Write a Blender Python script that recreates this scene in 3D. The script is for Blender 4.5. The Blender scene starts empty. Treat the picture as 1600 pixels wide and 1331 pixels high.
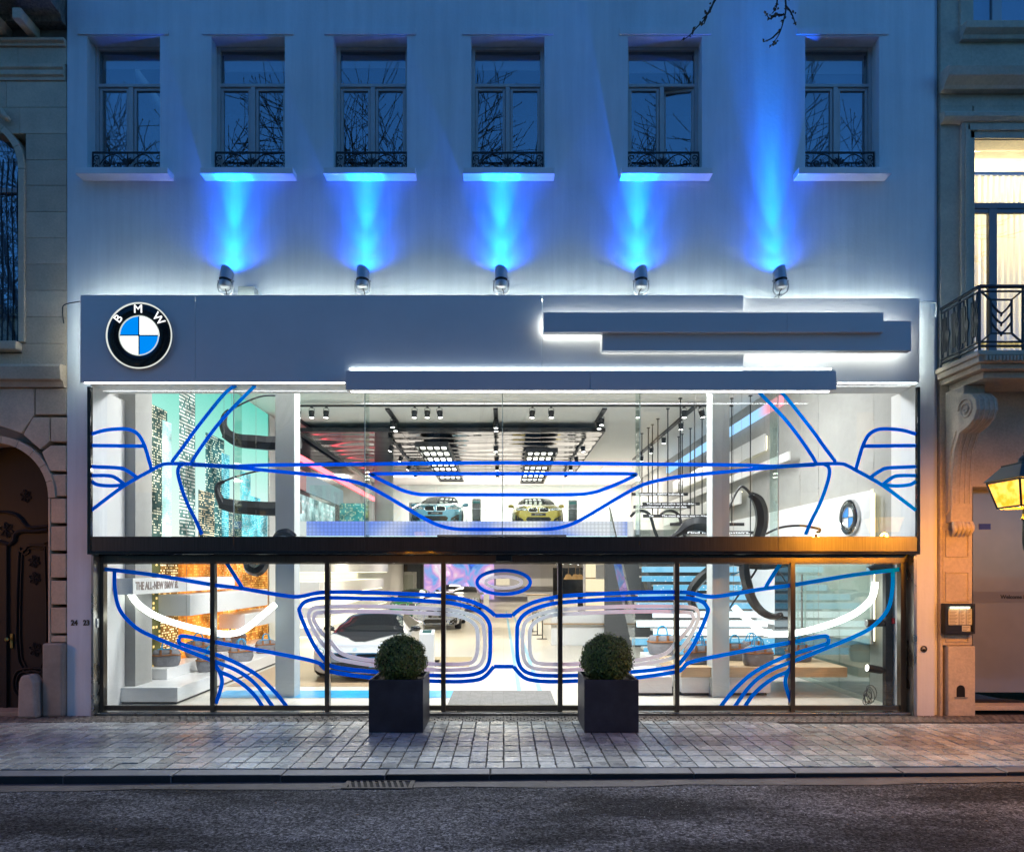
import bpy, bmesh, math, random
from mathutils import Vector, Matrix, Quaternion
from mathutils.bvhtree import BVHTree
from mathutils.geometry import delaunay_2d_cdt
R = math.radians
random.seed(7)
scene = bpy.context.scene

# ------------------------------------------------------------------ camera
D, CX, CZ, EZ, F = 10.67, 787.0, 893.0, 2.25, 1066.67   # camera distance, vanishing point, eye height, focal in px
cam = bpy.data.cameras.new('camera'); cam_o = bpy.data.objects.new('camera', cam)
scene.collection.objects.link(cam_o)
cam_o.location = (0, -D, EZ); cam_o.rotation_euler = (R(90), 0, 0)
cam.lens = 24; cam.sensor_width = 36; cam.clip_start = .05; cam.clip_end = 2000
cam.shift_x = 13/1600; cam.shift_y = (893-665.5)/1600
scene.camera = cam_o

# ------------------------------------------------------------------ dusk sky
world = bpy.data.worlds.new('World'); scene.world = world; world.use_nodes = True
wn = world.node_tree; bg = wn.nodes['Background']
sky = wn.nodes.new('ShaderNodeTexSky'); sky.sky_type = 'NISHITA'; sky.sun_disc = False
sky.sun_elevation = R(14); sky.sun_rotation = R(0); sky.air_density = 1.0; sky.dust_density = .3; sky.ozone_density = 5.0
wb = wn.nodes.new('ShaderNodeVectorMath'); wb.operation = 'MULTIPLY'; wb.inputs[1].default_value = (.80, 1.62, 2.2)   # dusk sky under a warm white balance
wn.links.new(sky.outputs[0], wb.inputs[0]); wn.links.new(wb.outputs[0], bg.inputs[0]); bg.inputs[1].default_value = .15
sun = bpy.data.lights.new('sun', 'SUN'); sun.energy = .01; sun.angle = R(30); sun.color = (1, .9, .8)
sun_o = bpy.data.objects.new('sun', sun); scene.collection.objects.link(sun_o)
sun_o.rotation_euler = (R(80), 0, R(160))

scene.view_settings.view_transform = 'Standard'; scene.view_settings.look = 'None'
scene.view_settings.exposure = 0; scene.view_settings.gamma = 1; scene.view_settings.use_curve_mapping = False
cy = scene.cycles
cy.use_denoising = True
try: cy.denoiser = 'OPENIMAGEDENOISE'; cy.denoising_prefilter = 'ACCURATE'
except Exception: pass
cy.max_bounces = 7; cy.diffuse_bounces = 3; cy.glossy_bounces = 4; cy.transmission_bounces = 6; cy.transparent_max_bounces = 16
cy.caustics_reflective = False; cy.caustics_refractive = False; cy.sample_clamp_indirect = 4; cy.blur_glossy = .5
cy.adaptive_threshold = .015

# ------------------------------------------------------------------ helpers
C = scene.collection
ORG = {}
def W(px, py, y=0.0):
    s = (D+y)/F
    return Vector(((px-CX)*s, y, EZ+(CZ-py)*s))
def XX(px, y=0.0): return (px-CX)*(D+y)/F
def ZZ(py, y=0.0): return EZ+(CZ-py)*(D+y)/F
def tag(o, label=None, cat=None, group=None, kind=None):
    if label: o['label'] = label
    if cat: o['category'] = cat
    if group: o['group'] = group
    if kind: o['kind'] = kind
    return o
def thing(name, label, cat, loc=(0,0,0), group=None):
    o = bpy.data.objects.new(name, None); C.objects.link(o); o.location = loc; o.empty_display_size = .1
    ORG[o] = Vector(loc)
    return tag(o, label, cat, group)
def copy_tree(o, loc=None, rz=None, label=None, parent=None, scale=None, group=None):
    c = o.copy(); C.objects.link(c)
    if parent is not None: c.parent = parent
    if loc is not None: c.location = loc
    if rz is not None: c.rotation_euler = (c.rotation_euler.x, c.rotation_euler.y, rz)
    if scale is not None: c.scale = (scale,)*3 if not hasattr(scale, '__len__') else scale
    if label: c['label'] = label
    if group: c['group'] = group
    for ch in list(o.children): copy_tree(ch, parent=c)
    return c
def smoothpath(pts, n=6, closed=False):
    P = [Vector(p) for p in pts]; out = []; m = len(P)
    rng = range(m if closed else m-1)
    for i in rng:
        p0 = P[(i-1) % m] if closed or i > 0 else P[i]*2-P[i+1]
        p1 = P[i]; p2 = P[(i+1) % m]
        p3 = P[(i+2) % m] if closed or i+2 < m else P[i+1]*2-P[i]
        for k in range(n):
            t = k/n
            out.append(.5*((2*p1)+(p2-p0)*t+(2*p0-5*p1+4*p2-p3)*t*t+(3*p1-p0-3*p2+p3)*t**3))
    if not closed: out.append(P[-1].copy())
    return out
class MB:
    def __init__(s): s.v = []; s.f = []; s.mi = []
    def add(s, vs, fs, m=0):
        b = len(s.v); s.v += [tuple(v) for v in vs]; s.f += [tuple(i+b for i in f) for f in fs]; s.mi += [m]*len(fs); return s
    def box(s, x0, x1, y0, y1, z0, z1, m=0):
        return s.add([(x0,y0,z0),(x1,y0,z0),(x1,y1,z0),(x0,y1,z0),(x0,y0,z1),(x1,y0,z1),(x1,y1,z1),(x0,y1,z1)],
                     [(3,2,1,0),(4,5,6,7),(0,1,5,4),(1,2,6,5),(2,3,7,6),(3,0,4,7)], m)
    def pbox(s, px0, px1, py0, py1, y0, y1, m=0):      # front face given in photo pixels at depth y0
        return s.box(XX(px0,y0), XX(px1,y0), y0, y1, ZZ(py1,y0), ZZ(py0,y0), m)
    def tube(s, path, r, n=8, m=0, closed=False, flat=1.0):
        P = [Vector(p) for p in path]; k = len(P)
        rs = r if hasattr(r, '__len__') else [r]*k
        rings = []; up = None
        for i, p in enumerate(P):
            if closed: t = P[(i+1) % k]-P[i-1]
            else: t = P[min(i+1,k-1)]-P[max(i-1,0)]
            if t.length < 1e-9: t = Vector((0,0,1))
            t.normalize()
            if up is None:
                up = Vector((0,0,1)) if abs(t.z) < .9 else Vector((0,1,0))
            a = (up-t*up.dot(t))
            if a.length < 1e-6: a = t.orthogonal()
            a.normalize(); up = a; b = t.cross(a)
            rings.append([p+a*math.cos(2*math.pi*(j+.5)/n)*rs[i]+b*math.sin(2*math.pi*(j+.5)/n)*rs[i]*flat for j in range(n)])
        vs = [v for rg in rings for v in rg]; fs = []
        for i in range(k if closed else k-1):
            i2 = (i+1) % k
            for j in range(n):
                fs.append((i*n+j, i*n+(j+1) % n, i2*n+(j+1) % n, i2*n+j))
        if not closed:
            fs.append(tuple(range(n-1,-1,-1))); fs.append(tuple((k-1)*n+j for j in range(n)))
        return s.add(vs, fs, m)
    def lathe(s, prof, org=(0,0,0), axis=(0,0,1), n=20, m=0, cap=True):
        org = Vector(org); q = Vector((0,0,1)).rotation_difference(Vector(axis).normalized())
        vs = []; fs = []; k = len(prof)
        for r, h in prof:
            for j in range(n):
                a = 2*math.pi*j/n
                vs.append(org+q @ Vector((r*math.cos(a), r*math.sin(a), h)))
        for i in range(k-1):
            for j in range(n):
                fs.append((i*n+j, i*n+(j+1) % n, (i+1)*n+(j+1) % n, (i+1)*n+j))
        if cap:
            if prof[0][0] > 1e-6: fs.append(tuple(range(n-1,-1,-1)))
            if prof[-1][0] > 1e-6: fs.append(tuple((k-1)*n+j for j in range(n)))
        return s.add(vs, fs, m)
    def cyl(s, p0, p1, r, n=12, m=0, r1=None):
        p0 = Vector(p0); d = Vector(p1)-p0
        return s.lathe([(r,0),(r if r1 is None else r1, d.length)], p0, d, n, m)
    def prism(s, poly, fa, fb, m=0):                    # polygon (list of 2d) swept between two maps
        k = len(poly); vs = [fa(*p) for p in poly]+[fb(*p) for p in poly]
        fs = [tuple(range(k)), tuple(range(2*k-1,k-1,-1))]+[(i,(i+1) % k,k+(i+1) % k,k+i) for i in range(k)]
        return s.add(vs, fs, m)
    def extr(s, poly, axis, a, b, m=0):                 # polygon in the two other axes, swept along axis from a to b
        if axis == 'x': g = lambda t: (lambda u,v: (t,u,v))
        elif axis == 'y': g = lambda t: (lambda u,v: (u,t,v))
        else: g = lambda t: (lambda u,v: (u,v,t))
        return s.prism(poly, g(a), g(b), m)
    def ribbon(s, path, w, y, t=.002, closed=False, m=0):   # band in a plane facing -y, path in (x,z)
        k = len(path); vs = []
        for i in range(k):
            p = Vector(path[i])
            if closed: d1 = (p-Vector(path[i-1])); d2 = (Vector(path[(i+1) % k])-p)
            else:
                d1 = p-Vector(path[i-1]) if i else Vector(path[1])-p
                d2 = Vector(path[i+1])-p if i < k-1 else d1
            d1.normalize(); d2.normalize(); n1 = Vector((-d1.y, d1.x)); n2 = Vector((-d2.y, d2.x)); nn = n1+n2
            if nn.length < .3: nn = n1
            nn.normalize(); sc = w/2/max(.5, nn.dot(n1))
            a = p+nn*sc; b = p-nn*sc
            vs += [(a.x,y,a.y),(b.x,y,b.y),(a.x,y+t,a.y),(b.x,y+t,b.y)]
        fs = []
        for i in range(k if closed else k-1):
            a = 4*i; b = 4*((i+1) % k)
            fs += [(a,b,b+1,a+1),(a+2,a+3,b+3,b+2),(a,a+2,b+2,b),(a+1,b+1,b+3,a+3)]
        return s.add(vs, fs, m)
    def build(s, name, mats, parent=None, smooth=None, bevel=0, label=None, cat=None, group=None, kind=None, origin=None, fixn=True, seg=2):
        mats = mats if isinstance(mats, (list, tuple)) else [mats]
        if parent is not None: org = ORG[parent]
        elif origin is not None: org = Vector(origin)
        else:
            xs = [v[0] for v in s.v]; ys = [v[1] for v in s.v]; zs = [v[2] for v in s.v]
            org = Vector(((min(xs)+max(xs))/2, (min(ys)+max(ys))/2, min(zs)))
        me = bpy.data.meshes.new(name)
        me.from_pydata([(v[0]-org[0], v[1]-org[1], v[2]-org[2]) for v in s.v], [], s.f)
        for mt in mats: me.materials.append(mt)
        me.polygons.foreach_set('material_index', s.mi)
        if fixn and len(s.f) < 60000:
            bm = bmesh.new(); bm.from_mesh(me); bmesh.ops.recalc_face_normals(bm, faces=bm.faces); bm.to_mesh(me); bm.free()
        if smooth is not None:
            me.polygons.foreach_set('use_smooth', [True]*len(me.polygons))
            try: me.set_sharp_from_angle(angle=R(smooth))
            except Exception: pass
        me.update()
        o = bpy.data.objects.new(name, me); C.objects.link(o)
        if parent is not None: o.parent = parent
        else: o.location = org
        ORG[o] = org
        if bevel:
            b = o.modifiers.new('bevel', 'BEVEL'); b.width = bevel; b.segments = seg; b.limit_method = 'ANGLE'; b.angle_limit = R(40)
        return tag(o, label, cat, group, kind)
def text_geo(body, size, depth=.0, font_bold=0, space=1.0):
    cu = bpy.data.curves.new('t', 'FONT'); cu.body = body; cu.size = size; cu.extrude = depth; cu.align_x = 'CENTER'; cu.align_y = 'CENTER'
    cu.offset = font_bold; cu.space_character = space; cu.resolution_u = 3
    ob = bpy.data.objects.new('t', cu); C.objects.link(ob)
    dg = bpy.context.evaluated_depsgraph_get()
    me = bpy.data.meshes.new_from_object(ob.evaluated_get(dg))
    vs = [v.co.copy() for v in me.vertices]; fs = [tuple(p.vertices) for p in me.polygons]
    bpy.data.objects.remove(ob); bpy.data.curves.remove(cu); bpy.data.meshes.remove(me)
    return vs, fs
def add_text(mb, body, size, org, u=(1,0,0), v=(0,0,1), depth=.002, bold=0, sx=1.0, space=1.0, m=0):
    vs, fs = text_geo(body, size, depth, bold, space)
    u = Vector(u); v = Vector(v); n = u.cross(v); org = Vector(org)
    mb.add([org+u*(p.x*sx)+v*p.y+n*p.z for p in vs], fs, m); return mb

# ------------------------------------------------------------------ materials
def nodes_of(m): return m.node_tree.nodes, m.node_tree.links
def M(name, col, rough=.5, metal=0.0, spec=.5, noise=None, bump=None, coat=0.0, rnd=0.0, emit=None, es=0.0, aniso=0.0, rough_noise=None, sheen=0, noise2=None, sss=0):
    m = bpy.data.materials.new(name); m.use_nodes = True
    N, L = nodes_of(m); b = N['Principled BSDF']
    b.inputs['Base Color'].default_value = (*col, 1); b.inputs['Roughness'].default_value = rough; b.inputs['Metallic'].default_value = metal
    b.inputs['Specular IOR Level'].default_value = spec
    b.inputs['Coat Weight'].default_value = coat; b.inputs['Coat Roughness'].default_value = .03
    b.inputs['Anisotropic'].default_value = aniso
    if emit: b.inputs['Emission Color'].default_value = (*emit, 1); b.inputs['Emission Strength'].default_value = es
    tc = None
    def coord():
        nonlocal tc
        if tc is None:
            tc = N.new('ShaderNodeTexCoord')
        return tc.outputs['Object']
    def geo_pos():
        g = N.new('ShaderNodeNewGeometry'); return g.outputs['Position']
    fac = None
    def mulc(prev, out, lo, hi):
        mr = N.new('ShaderNodeMapRange'); L.new(out, mr.inputs[0]); mr.inputs[1].default_value = .3; mr.inputs[2].default_value = .7
        mr.inputs[3].default_value = lo; mr.inputs[4].default_value = hi
        if prev is None: return mr.outputs[0]
        mm = N.new('ShaderNodeMath'); mm.operation = 'MULTIPLY'; L.new(prev, mm.inputs[0]); L.new(mr.outputs[0], mm.inputs[1]); return mm.outputs[0]
    pos = geo_pos() if (noise or noise2 or bump or rough_noise) else None
    for nz in (noise, noise2):
        if nz:
            t = N.new('ShaderNodeTexNoise'); t.inputs['Scale'].default_value = nz[0]; t.inputs['Detail'].default_value = nz[2] if len(nz) > 2 else 6
            t.inputs['Roughness'].default_value = .65
            src = pos
            if len(nz) > 3:
                mp = N.new('ShaderNodeMapping'); mp.inputs['Scale'].default_value = nz[3]; L.new(pos, mp.inputs[0]); src = mp.outputs[0]
            L.new(src, t.inputs['Vector']); fac = mulc(fac, t.outputs['Fac'], 1-nz[1], 1+nz[1])
    if rnd:
        oi = N.new('ShaderNodeObjectInfo'); g2 = N.new('ShaderNodeNewGeometry')
        ad = N.new('ShaderNodeMath'); ad.operation = 'ADD'; L.new(oi.outputs['Random'], ad.inputs[0]); L.new(g2.outputs['Random Per Island'], ad.inputs[1])
        fr = N.new('ShaderNodeMath'); fr.operation = 'FRACT'; L.new(ad.outputs[0], fr.inputs[0])
        mr = N.new('ShaderNodeMapRange'); L.new(fr.outputs[0], mr.inputs[0]); mr.inputs[3].default_value = 1-rnd; mr.inputs[4].default_value = 1+rnd
        if fac is None: fac = mr.outputs[0]
        else:
            mm = N.new('ShaderNodeMath'); mm.operation = 'MULTIPLY'; L.new(fac, mm.inputs[0]); L.new(mr.outputs[0], mm.inputs[1]); fac = mm.outputs[0]
    if fac is not None:
        vm = N.new('ShaderNodeVectorMath'); vm.operation = 'SCALE'; vm.inputs[0].default_value = col; L.new(fac, vm.inputs['Scale'])
        L.new(vm.outputs[0], b.inputs['Base Color'])
    if bump:
        t = N.new('ShaderNodeTexNoise'); t.inputs['Scale'].default_value = bump[0]; t.inputs['Detail'].default_value = 8; t.inputs['Roughness'].default_value = .6
        L.new(pos, t.inputs['Vector'])
        bp = N.new('ShaderNodeBump'); bp.inputs['Strength'].default_value = bump[1]; bp.inputs['Distance'].default_value = bump[2] if len(bump) > 2 else .01
        L.new(t.outputs['Fac'], bp.inputs['Height']); L.new(bp.outputs[0], b.inputs['Normal'])
    if rough_noise:
        t = N.new('ShaderNodeTexNoise'); t.inputs['Scale'].default_value = rough_noise[0]; t.inputs['Detail'].default_value = 5
        L.new(pos, t.inputs['Vector']); mr = N.new('ShaderNodeMapRange'); L.new(t.outputs['Fac'], mr.inputs[0]); mr.inputs[1].default_value = .3; mr.inputs[2].default_value = .7
        mr.inputs[3].default_value = rough_noise[1]; mr.inputs[4].default_value = rough_noise[2]; L.new(mr.outputs[0], b.inputs['Roughness'])
    return m
def E(name, col, s, sample=True):
    m = bpy.data.materials.new(name); m.use_nodes = True; N, L = nodes_of(m)
    N.remove(N['Principled BSDF']); e = N.new('ShaderNodeEmission'); e.inputs[0].default_value = (*col, 1); e.inputs[1].default_value = s
    L.new(e.outputs[0], N['Material Output'].inputs[0])
    if not sample: m.cycles.emission_sampling = 'NONE'
    return m
def glass(name, tint=(.97,.985,.98), ior=1.5, rough=0.0, boost=1.0, bump=None):
    m = bpy.data.materials.new(name); m.use_nodes = True; N, L = nodes_of(m)
    N.remove(N['Principled BSDF'])
    t = N.new('ShaderNodeBsdfTransparent'); t.inputs[0].default_value = (*tint, 1)
    g = N.new('ShaderNodeBsdfGlossy'); g.inputs['Roughness'].default_value = rough
    fr = N.new('ShaderNodeFresnel'); fr.inputs[0].default_value = ior
    geo = N.new('ShaderNodeNewGeometry')
    # same fresnel from both sides of a thin pane
    mx0 = N.new('ShaderNodeMath'); mx0.operation = 'MULTIPLY'; mx0.inputs[1].default_value = boost; mx0.use_clamp = True
    lw = N.new('ShaderNodeLayerWeight'); lw.inputs[0].default_value = .5
    pw = N.new('ShaderNodeMath'); pw.operation = 'POWER'; pw.inputs[1].default_value = 5; L.new(lw.outputs['Facing'], pw.inputs[0])
    f0 = ((ior-1)/(ior+1))**2
    mr = N.new('ShaderNodeMapRange'); mr.inputs[3].default_value = f0*2; mr.inputs[4].default_value = 1; L.new(pw.outputs[0], mr.inputs[0])
    L.new(mr.outputs[0], mx0.inputs[0])
    N.remove(fr); N.remove(geo)
    mx = N.new('ShaderNodeMixShader'); L.new(mx0.outputs[0], mx.inputs[0]); L.new(t.outputs[0], mx.inputs[1]); L.new(g.outputs[0], mx.inputs[2])
    L.new(mx.outputs[0], N['Material Output'].inputs[0])
    if bump:
        gp = N.new('ShaderNodeNewGeometry'); tn = N.new('ShaderNodeTexNoise'); tn.inputs['Scale'].default_value = bump[0]; L.new(gp.outputs['Position'], tn.inputs['Vector'])
        bp = N.new('ShaderNodeBump'); bp.inputs['Strength'].default_value = bump[1]; bp.inputs['Distance'].default_value = .02
        L.new(tn.outputs['Fac'], bp.inputs['Height']); L.new(bp.outputs[0], g.inputs['Normal'])
    return m

stucco = M('white_stucco', (.74,.75,.76), .75, noise=(.8,.06,6), noise2=(1.6,.085,7,(3.2,3.2,.2)), bump=(22,.5,.007))
stucco_trim = M('white_trim', (.74,.75,.76), .6, noise=(3,.05,5), bump=(40,.2,.004))
fascia_m = M('fascia_enamel', (.76,.71,.69), .36, noise=(.9,.05,5), bump=(.9,.05,.05))
bar_m = M('bar_enamel', (.66,.62,.61), .36, noise=(.5,.03,3))
cove = E('cove_led', (.86,1,.95), 42)
cove_s = E('bar_led', (.88,1,.97), 24)
soffit_m = M('white_soffit', (.8,.8,.8), .5)
frame_grey = M('window_frame_grey', (.52,.50,.48), .45, noise=(5,.08))
iron = M('black_iron', (.012,.012,.013), .45)
dark_steel = M('dark_brushed_steel', (.10,.094,.088), .36, metal=1, noise=(2,.22,5,(30,30,.6)))
steel = M('brushed_steel', (.42,.41,.39), .3, metal=1, noise=(3,.15,5,(30,30,1)), rough_noise=(4,.22,.42))
bronze_steel = M('mullion_steel', (.15,.135,.115), .28, metal=1, noise=(4,.2,5,(40,40,1)))
black_m = M('black_matt', (.012,.012,.013), .5)
black_gloss = M('black_gloss', (.01,.01,.011), .12, coat=.5)
shop_glass = glass('shop_glass', (.975,.985,.98), 1.42)
win_glass = glass('window_glass', (.80,.86,.9), 1.85)
joint_m = M('silicone_joint', (.42,.52,.48), .35)
white_wall = M('white_plaster', (.78,.77,.75), .7, noise=(1.2,.03,5), bump=(20,.08,.004))
grey_wall = M('grey_render', (.36,.355,.335), .75, noise=(1.1,.08,6), noise2=(6,.04,6), bump=(14,.2,.006))
col_m = M('column_paint', (.52,.55,.54), .45, noise=(2,.04,4))
ceil_m = M('ceiling_paint', (.86,.85,.81), .8)
white_gloss = M('white_lacquer', (.80,.80,.79), .3, coat=.2)
wood = M('oak_veneer', (.42,.29,.17), .45, noise=(3,.18,6,(1,14,14)))
light_wood = M('light_oak', (.52,.38,.23), .45, noise=(3,.14,6,(1,14,14)))
chrome = M('chrome', (.75,.75,.76), .12, metal=1)
E_white = E('lamp_white', (1,.98,.94), 14, sample=False)
BEAM_W, CORE_W, MID_W, SPILL_W = 1900, 1300, 340, 85
# ================================================================== SHOWROOM FACADE
XL, XR = XX(105), XX(1460)
bld = thing('showroom_building', 'white rendered showroom building with six upper windows and a wide glass front', 'building', (0,0,0))
WIN = [(136,250,117,262,.0), (330,445,312,458,0), (521,636,505,649,0), (736,851,723,867,0), (981,1097,971,1114,0), (1258,1374,1248,1394,0)]
ZT, ZB = ZZ(57.5), ZZ(261.5)
wl = MB()
z0, z3 = 5.16, 12.8
# one continuous outer skin with holes, reveals and a back
xs = [XL]+[XX(v) for w in WIN for v in (w[0], w[1])]+[XR]
zs = [z0, ZB, ZT, z3]
for i in range(len(xs)-1):
    for j in range(3):
        hole = (i % 2 == 1 and j == 1)
        if not hole:
            wl.add([(xs[i],0,zs[j]),(xs[i+1],0,zs[j]),(xs[i+1],0,zs[j+1]),(xs[i],0,zs[j+1])], [(0,1,2,3)])
            wl.add([(xs[i],.4,zs[j]),(xs[i+1],.4,zs[j]),(xs[i+1],.4,zs[j+1]),(xs[i],.4,zs[j+1])], [(3,2,1,0)])
        else:
            a, b, c, d = xs[i], xs[i+1], zs[j], zs[j+1]
            wl.add([(a,0,c),(b,0,c),(b,0,d),(a,0,d),(a,.4,c),(b,.4,c),(b,.4,d),(a,.4,d)], [(0,4,5,1),(1,5,6,2),(2,6,7,3),(3,7,4,0)])
wl.add([(XL,0,z0),(XR,0,z0),(XR,.4,z0),(XL,.4,z0),(XL,0,z3),(XR,0,z3),(XR,.4,z3),(XL,.4,z3)], [(0,3,2,1),(4,5,6,7),(0,4,7,3),(1,2,6,5)])
wl.build('wall', stucco, bld, fixn=False)
MB().box(XL, -6.44, 0, .42, -.05, z0).build('pier', stucco, bld)
MB().box(6.45, XR, 0, .42, -.05, z0).build('pier', stucco, bld)
MB().box(XR, XX(1470), .09, .42, -.05, z3).build('return_strip', stucco, bld)
MB().box(XL-.05, XR+.05, -.25, .45, z3, z3+.3).build('cornice', stucco_trim, bld, bevel=.03)
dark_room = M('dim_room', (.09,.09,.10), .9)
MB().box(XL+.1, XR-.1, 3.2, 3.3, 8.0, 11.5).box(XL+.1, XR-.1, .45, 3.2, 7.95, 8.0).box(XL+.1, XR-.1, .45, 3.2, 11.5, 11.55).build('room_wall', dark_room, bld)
blind_m = M('white_blind', (.7,.7,.68), .8)

def scroll_rail(x0, x1, za, zb, y):
    """wrought iron window guard: two rails, end bars, C scrolls and a central flower"""
    mb = MB(); w = x1-x0; h = zb-za; cx = (x0+x1)/2
    mb.box(x0, x1, y-.012, y+.012, zb-.022, zb); mb.box(x0, x1, y-.01, y+.01, za+.01, za+.026)
    mb.box(x0, x0+.014, y-.009, y+.009, za, zb-.02); mb.box(x1-.014, x1, y-.009, y+.009, za, zb-.02)
    def spiral(cxx, czz, r0, a0, turns, sgn):
        n = 16
        return [(cxx+sgn*math.cos(a0+turns*2*math.pi*i/n)*r0*(1-.8*i/n), y, czz+math.sin(a0+turns*2*math.pi*i/n)*r0*(1-.8*i/n)) for i in range(n+1)]
    for sg in (-1, 1):
        big = [(cx+sg*(.04+.36*w*t), y, za+.03+(h-.07)*math.sin(math.pi*(.08+.84*t))**.8) for t in [i/12 for i in range(13)]]
        mb.tube(big, .009, 5)
        mb.tube(spiral(cx+sg*.30*w, za+h*.42, h*.26, 2.2, 1.3, sg), .009, 5)
        mb.tube(spiral(cx+sg*.13*w, za+h*.30, h*.22, 0.6, -1.2, sg), .009, 5)
        mb.tube(spiral(cx+sg*.44*w, za+h*.70, h*.18, -1.2, 1.2, sg), .008, 5)
        mb.tube(spiral(cx+sg*.45*w, za+h*.26, h*.17, 1.2, -1.2, sg), .008, 5)
        for k in (1, 2):
            mb.tube([(cx, y, za+h*.30), (cx+sg*.03*k, y-.01, za+h*(.5+.06*(3-k))), (cx+sg*.055*k, y, za+h*(.62+.1*(2-k)))], [.012,.016,.003], 5)
    mb.tube([(cx, y, za+.01), (cx, y-.015, za+h*.4), (cx, y, za+h*.95)], [.01,.02,.005], 6)
    return mb
for i, (a, b, s0, s1, _) in enumerate(WIN):
    x0, x1 = XX(a), XX(b); yf = .21
    fr = MB()
    t = .055; zm = ZZ(134, yf); zw = .05
    fr.box(x0, x0+t, yf, yf+.09, ZB, ZT).box(x1-t, x1, yf, yf+.09, ZB, ZT).box(x0+t, x1-t, yf+.001, yf+.09, ZT-t*.9, ZT).box(x0+t, x1-t, yf+.001, yf+.09, ZB, ZB+.06)
    fr.box(x0+t, x1-t, yf-.006, yf+.09, zm-zw/2, zm+zw/2)
    cx = (x0+x1)/2; fr.box(cx-.035, cx+.035, yf-.004, yf+.09, ZB+.06, zm-zw/2)
    win = fr.build('window', frame_grey, bld, bevel=.006)
    win['label'] = 'upper window with its right sash tilted inwards' if i == 4 else 'closed upper window with grey frame'
    for k, (sa, sb) in enumerate(((x0+t+.004, cx-.039), (cx+.039, x1-t-.004))):
        s = MB(); q = .042; zl, zh = ZB+.064, zm-zw/2-.004; y0 = yf+.02
        s.box(sa, sa+q, y0, y0+.05, zl, zh).box(sb-q, sb, y0, y0+.05, zl, zh).box(sa+q, sb-q, y0, y0+.05, zh-q, zh).box(sa+q, sb-q, y0, y0+.05, zl, zl+q)
        pn = MB().box(sa+q, sb-q, y0+.025, y0+.033, zl+q, zh-q)
        for mb in (s, pn):
            if i == 4 and k == 1:       # tilted open: hinge along the right jamb, the free edge swings in
                mb.v = [((sb-(sb-v[0])*math.cos(.16)), v[1]+(sb-v[0])*math.sin(.16)+.0, v[2]-(v[2]-zl)*.0) for v in mb.v]
        s.build('sash', frame_grey, win, bevel=.004); pn.build('pane', win_glass, win)
    MB().box(x0+t, x1-t, yf+.045, yf+.053, zm+zw/2, ZT-t*.9).build('pane', win_glass, win)
    drop = [.22,.26,.20,.24,.28,.30][i]
    MB().box(x0+t+.01, x1-t-.01, yf+.12, yf+.125, ZT-drop-.05, ZT-.04).build('blind', blind_m, win)
    if i == 5: MB().box(x0+t+.01, x1-t-.01, yf+.14, yf+.145, ZB+.1, ZT-.1).build('curtain', M('grey_curtain', (.34,.36,.38), .9), win)
    if i == 0: MB().box(x0+t+.01, cx-.1, yf+.3, yf+.305, ZB+.05, ZT-.1).build('curtain', blind_m, win)
    sl = MB(); yb = -.21
    sl.box(XX(s0, yb), XX(s1, yb), yb, -.002, ZZ(271.5, yb), ZZ(261.5, yb))
    sl.build('sill', stucco_trim, win, bevel=.008)
    MB().box(x0-.14, x1+.14, -.022, -.001, ZT+.02, ZT+.12).build('lintel_band', stucco, win, bevel=.004)
    scroll_rail(x0+.015, x1-.015, ZB+.004, ZB+.31, .12).build('window_guard', iron, win, smooth=40)

# ------------------------------------------------------------------ fascia sign
yA, yR = -.35, -.20
fas = thing('fascia_sign', 'long grey enamel sign fascia with backlit stepped bars above the shop window', 'sign', (0, yA, 5.1))
zt, zb_ = ZZ(461, yA), ZZ(597, yA)
segs = [XX(125, yA), XX(305, yA), XX(847, yA), XX(1162, yA)]
for a, b in zip(segs, segs[1:]):
    MB().box(a+.003, b-.003, yA, yA+.03, zb_, zt).build('panel', fascia_m, fas, bevel=.003)
MB().box(XX(1162, yA)+.02, XX(1437, yR), yR, yR+.03, ZZ(597.5, yR), ZZ(466, yR)).build('panel', fascia_m, fas, bevel=.003)
MB().box(segs[0]+.06, segs[3]-.03, yA+.03, -.11, zb_+.012, zb_+.03).box(segs[3]-.02, XX(1437, yR)-.05, yR+.03, -.11, zb_+.045, zb_+.065).build('soffit', soffit_m, fas)
for x in [i*1.3-5.9 for i in range(10)]:
    MB().box(x, x+.04, (yA if x < 3.5 else yR)+.03, -.001, 5.5, 5.54).box(x, x+.04, (yA if x < 3.5 else yR)+.03, -.001, 6.2, 6.24).build('bracket', black_m, fas)
bars = [(849,1381,488,519,-.55,-.42,[849,1230,1381]), (941,1424,501,548,-.475,-.36,[941,1424]), (540,1307,579,609,-.55,-.352,[540,922,1307])]
for (a, b, t_, bt, yf, yb, cuts) in bars:
    for c0, c1 in zip(cuts, cuts[1:]):
        MB().box(XX(c0, yf)+.0025, XX(c1, yf)-.0025, yf, yb, ZZ(bt, yf), ZZ(t_, yf)).build('light_bar', bar_m, fas, bevel=.003)
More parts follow.
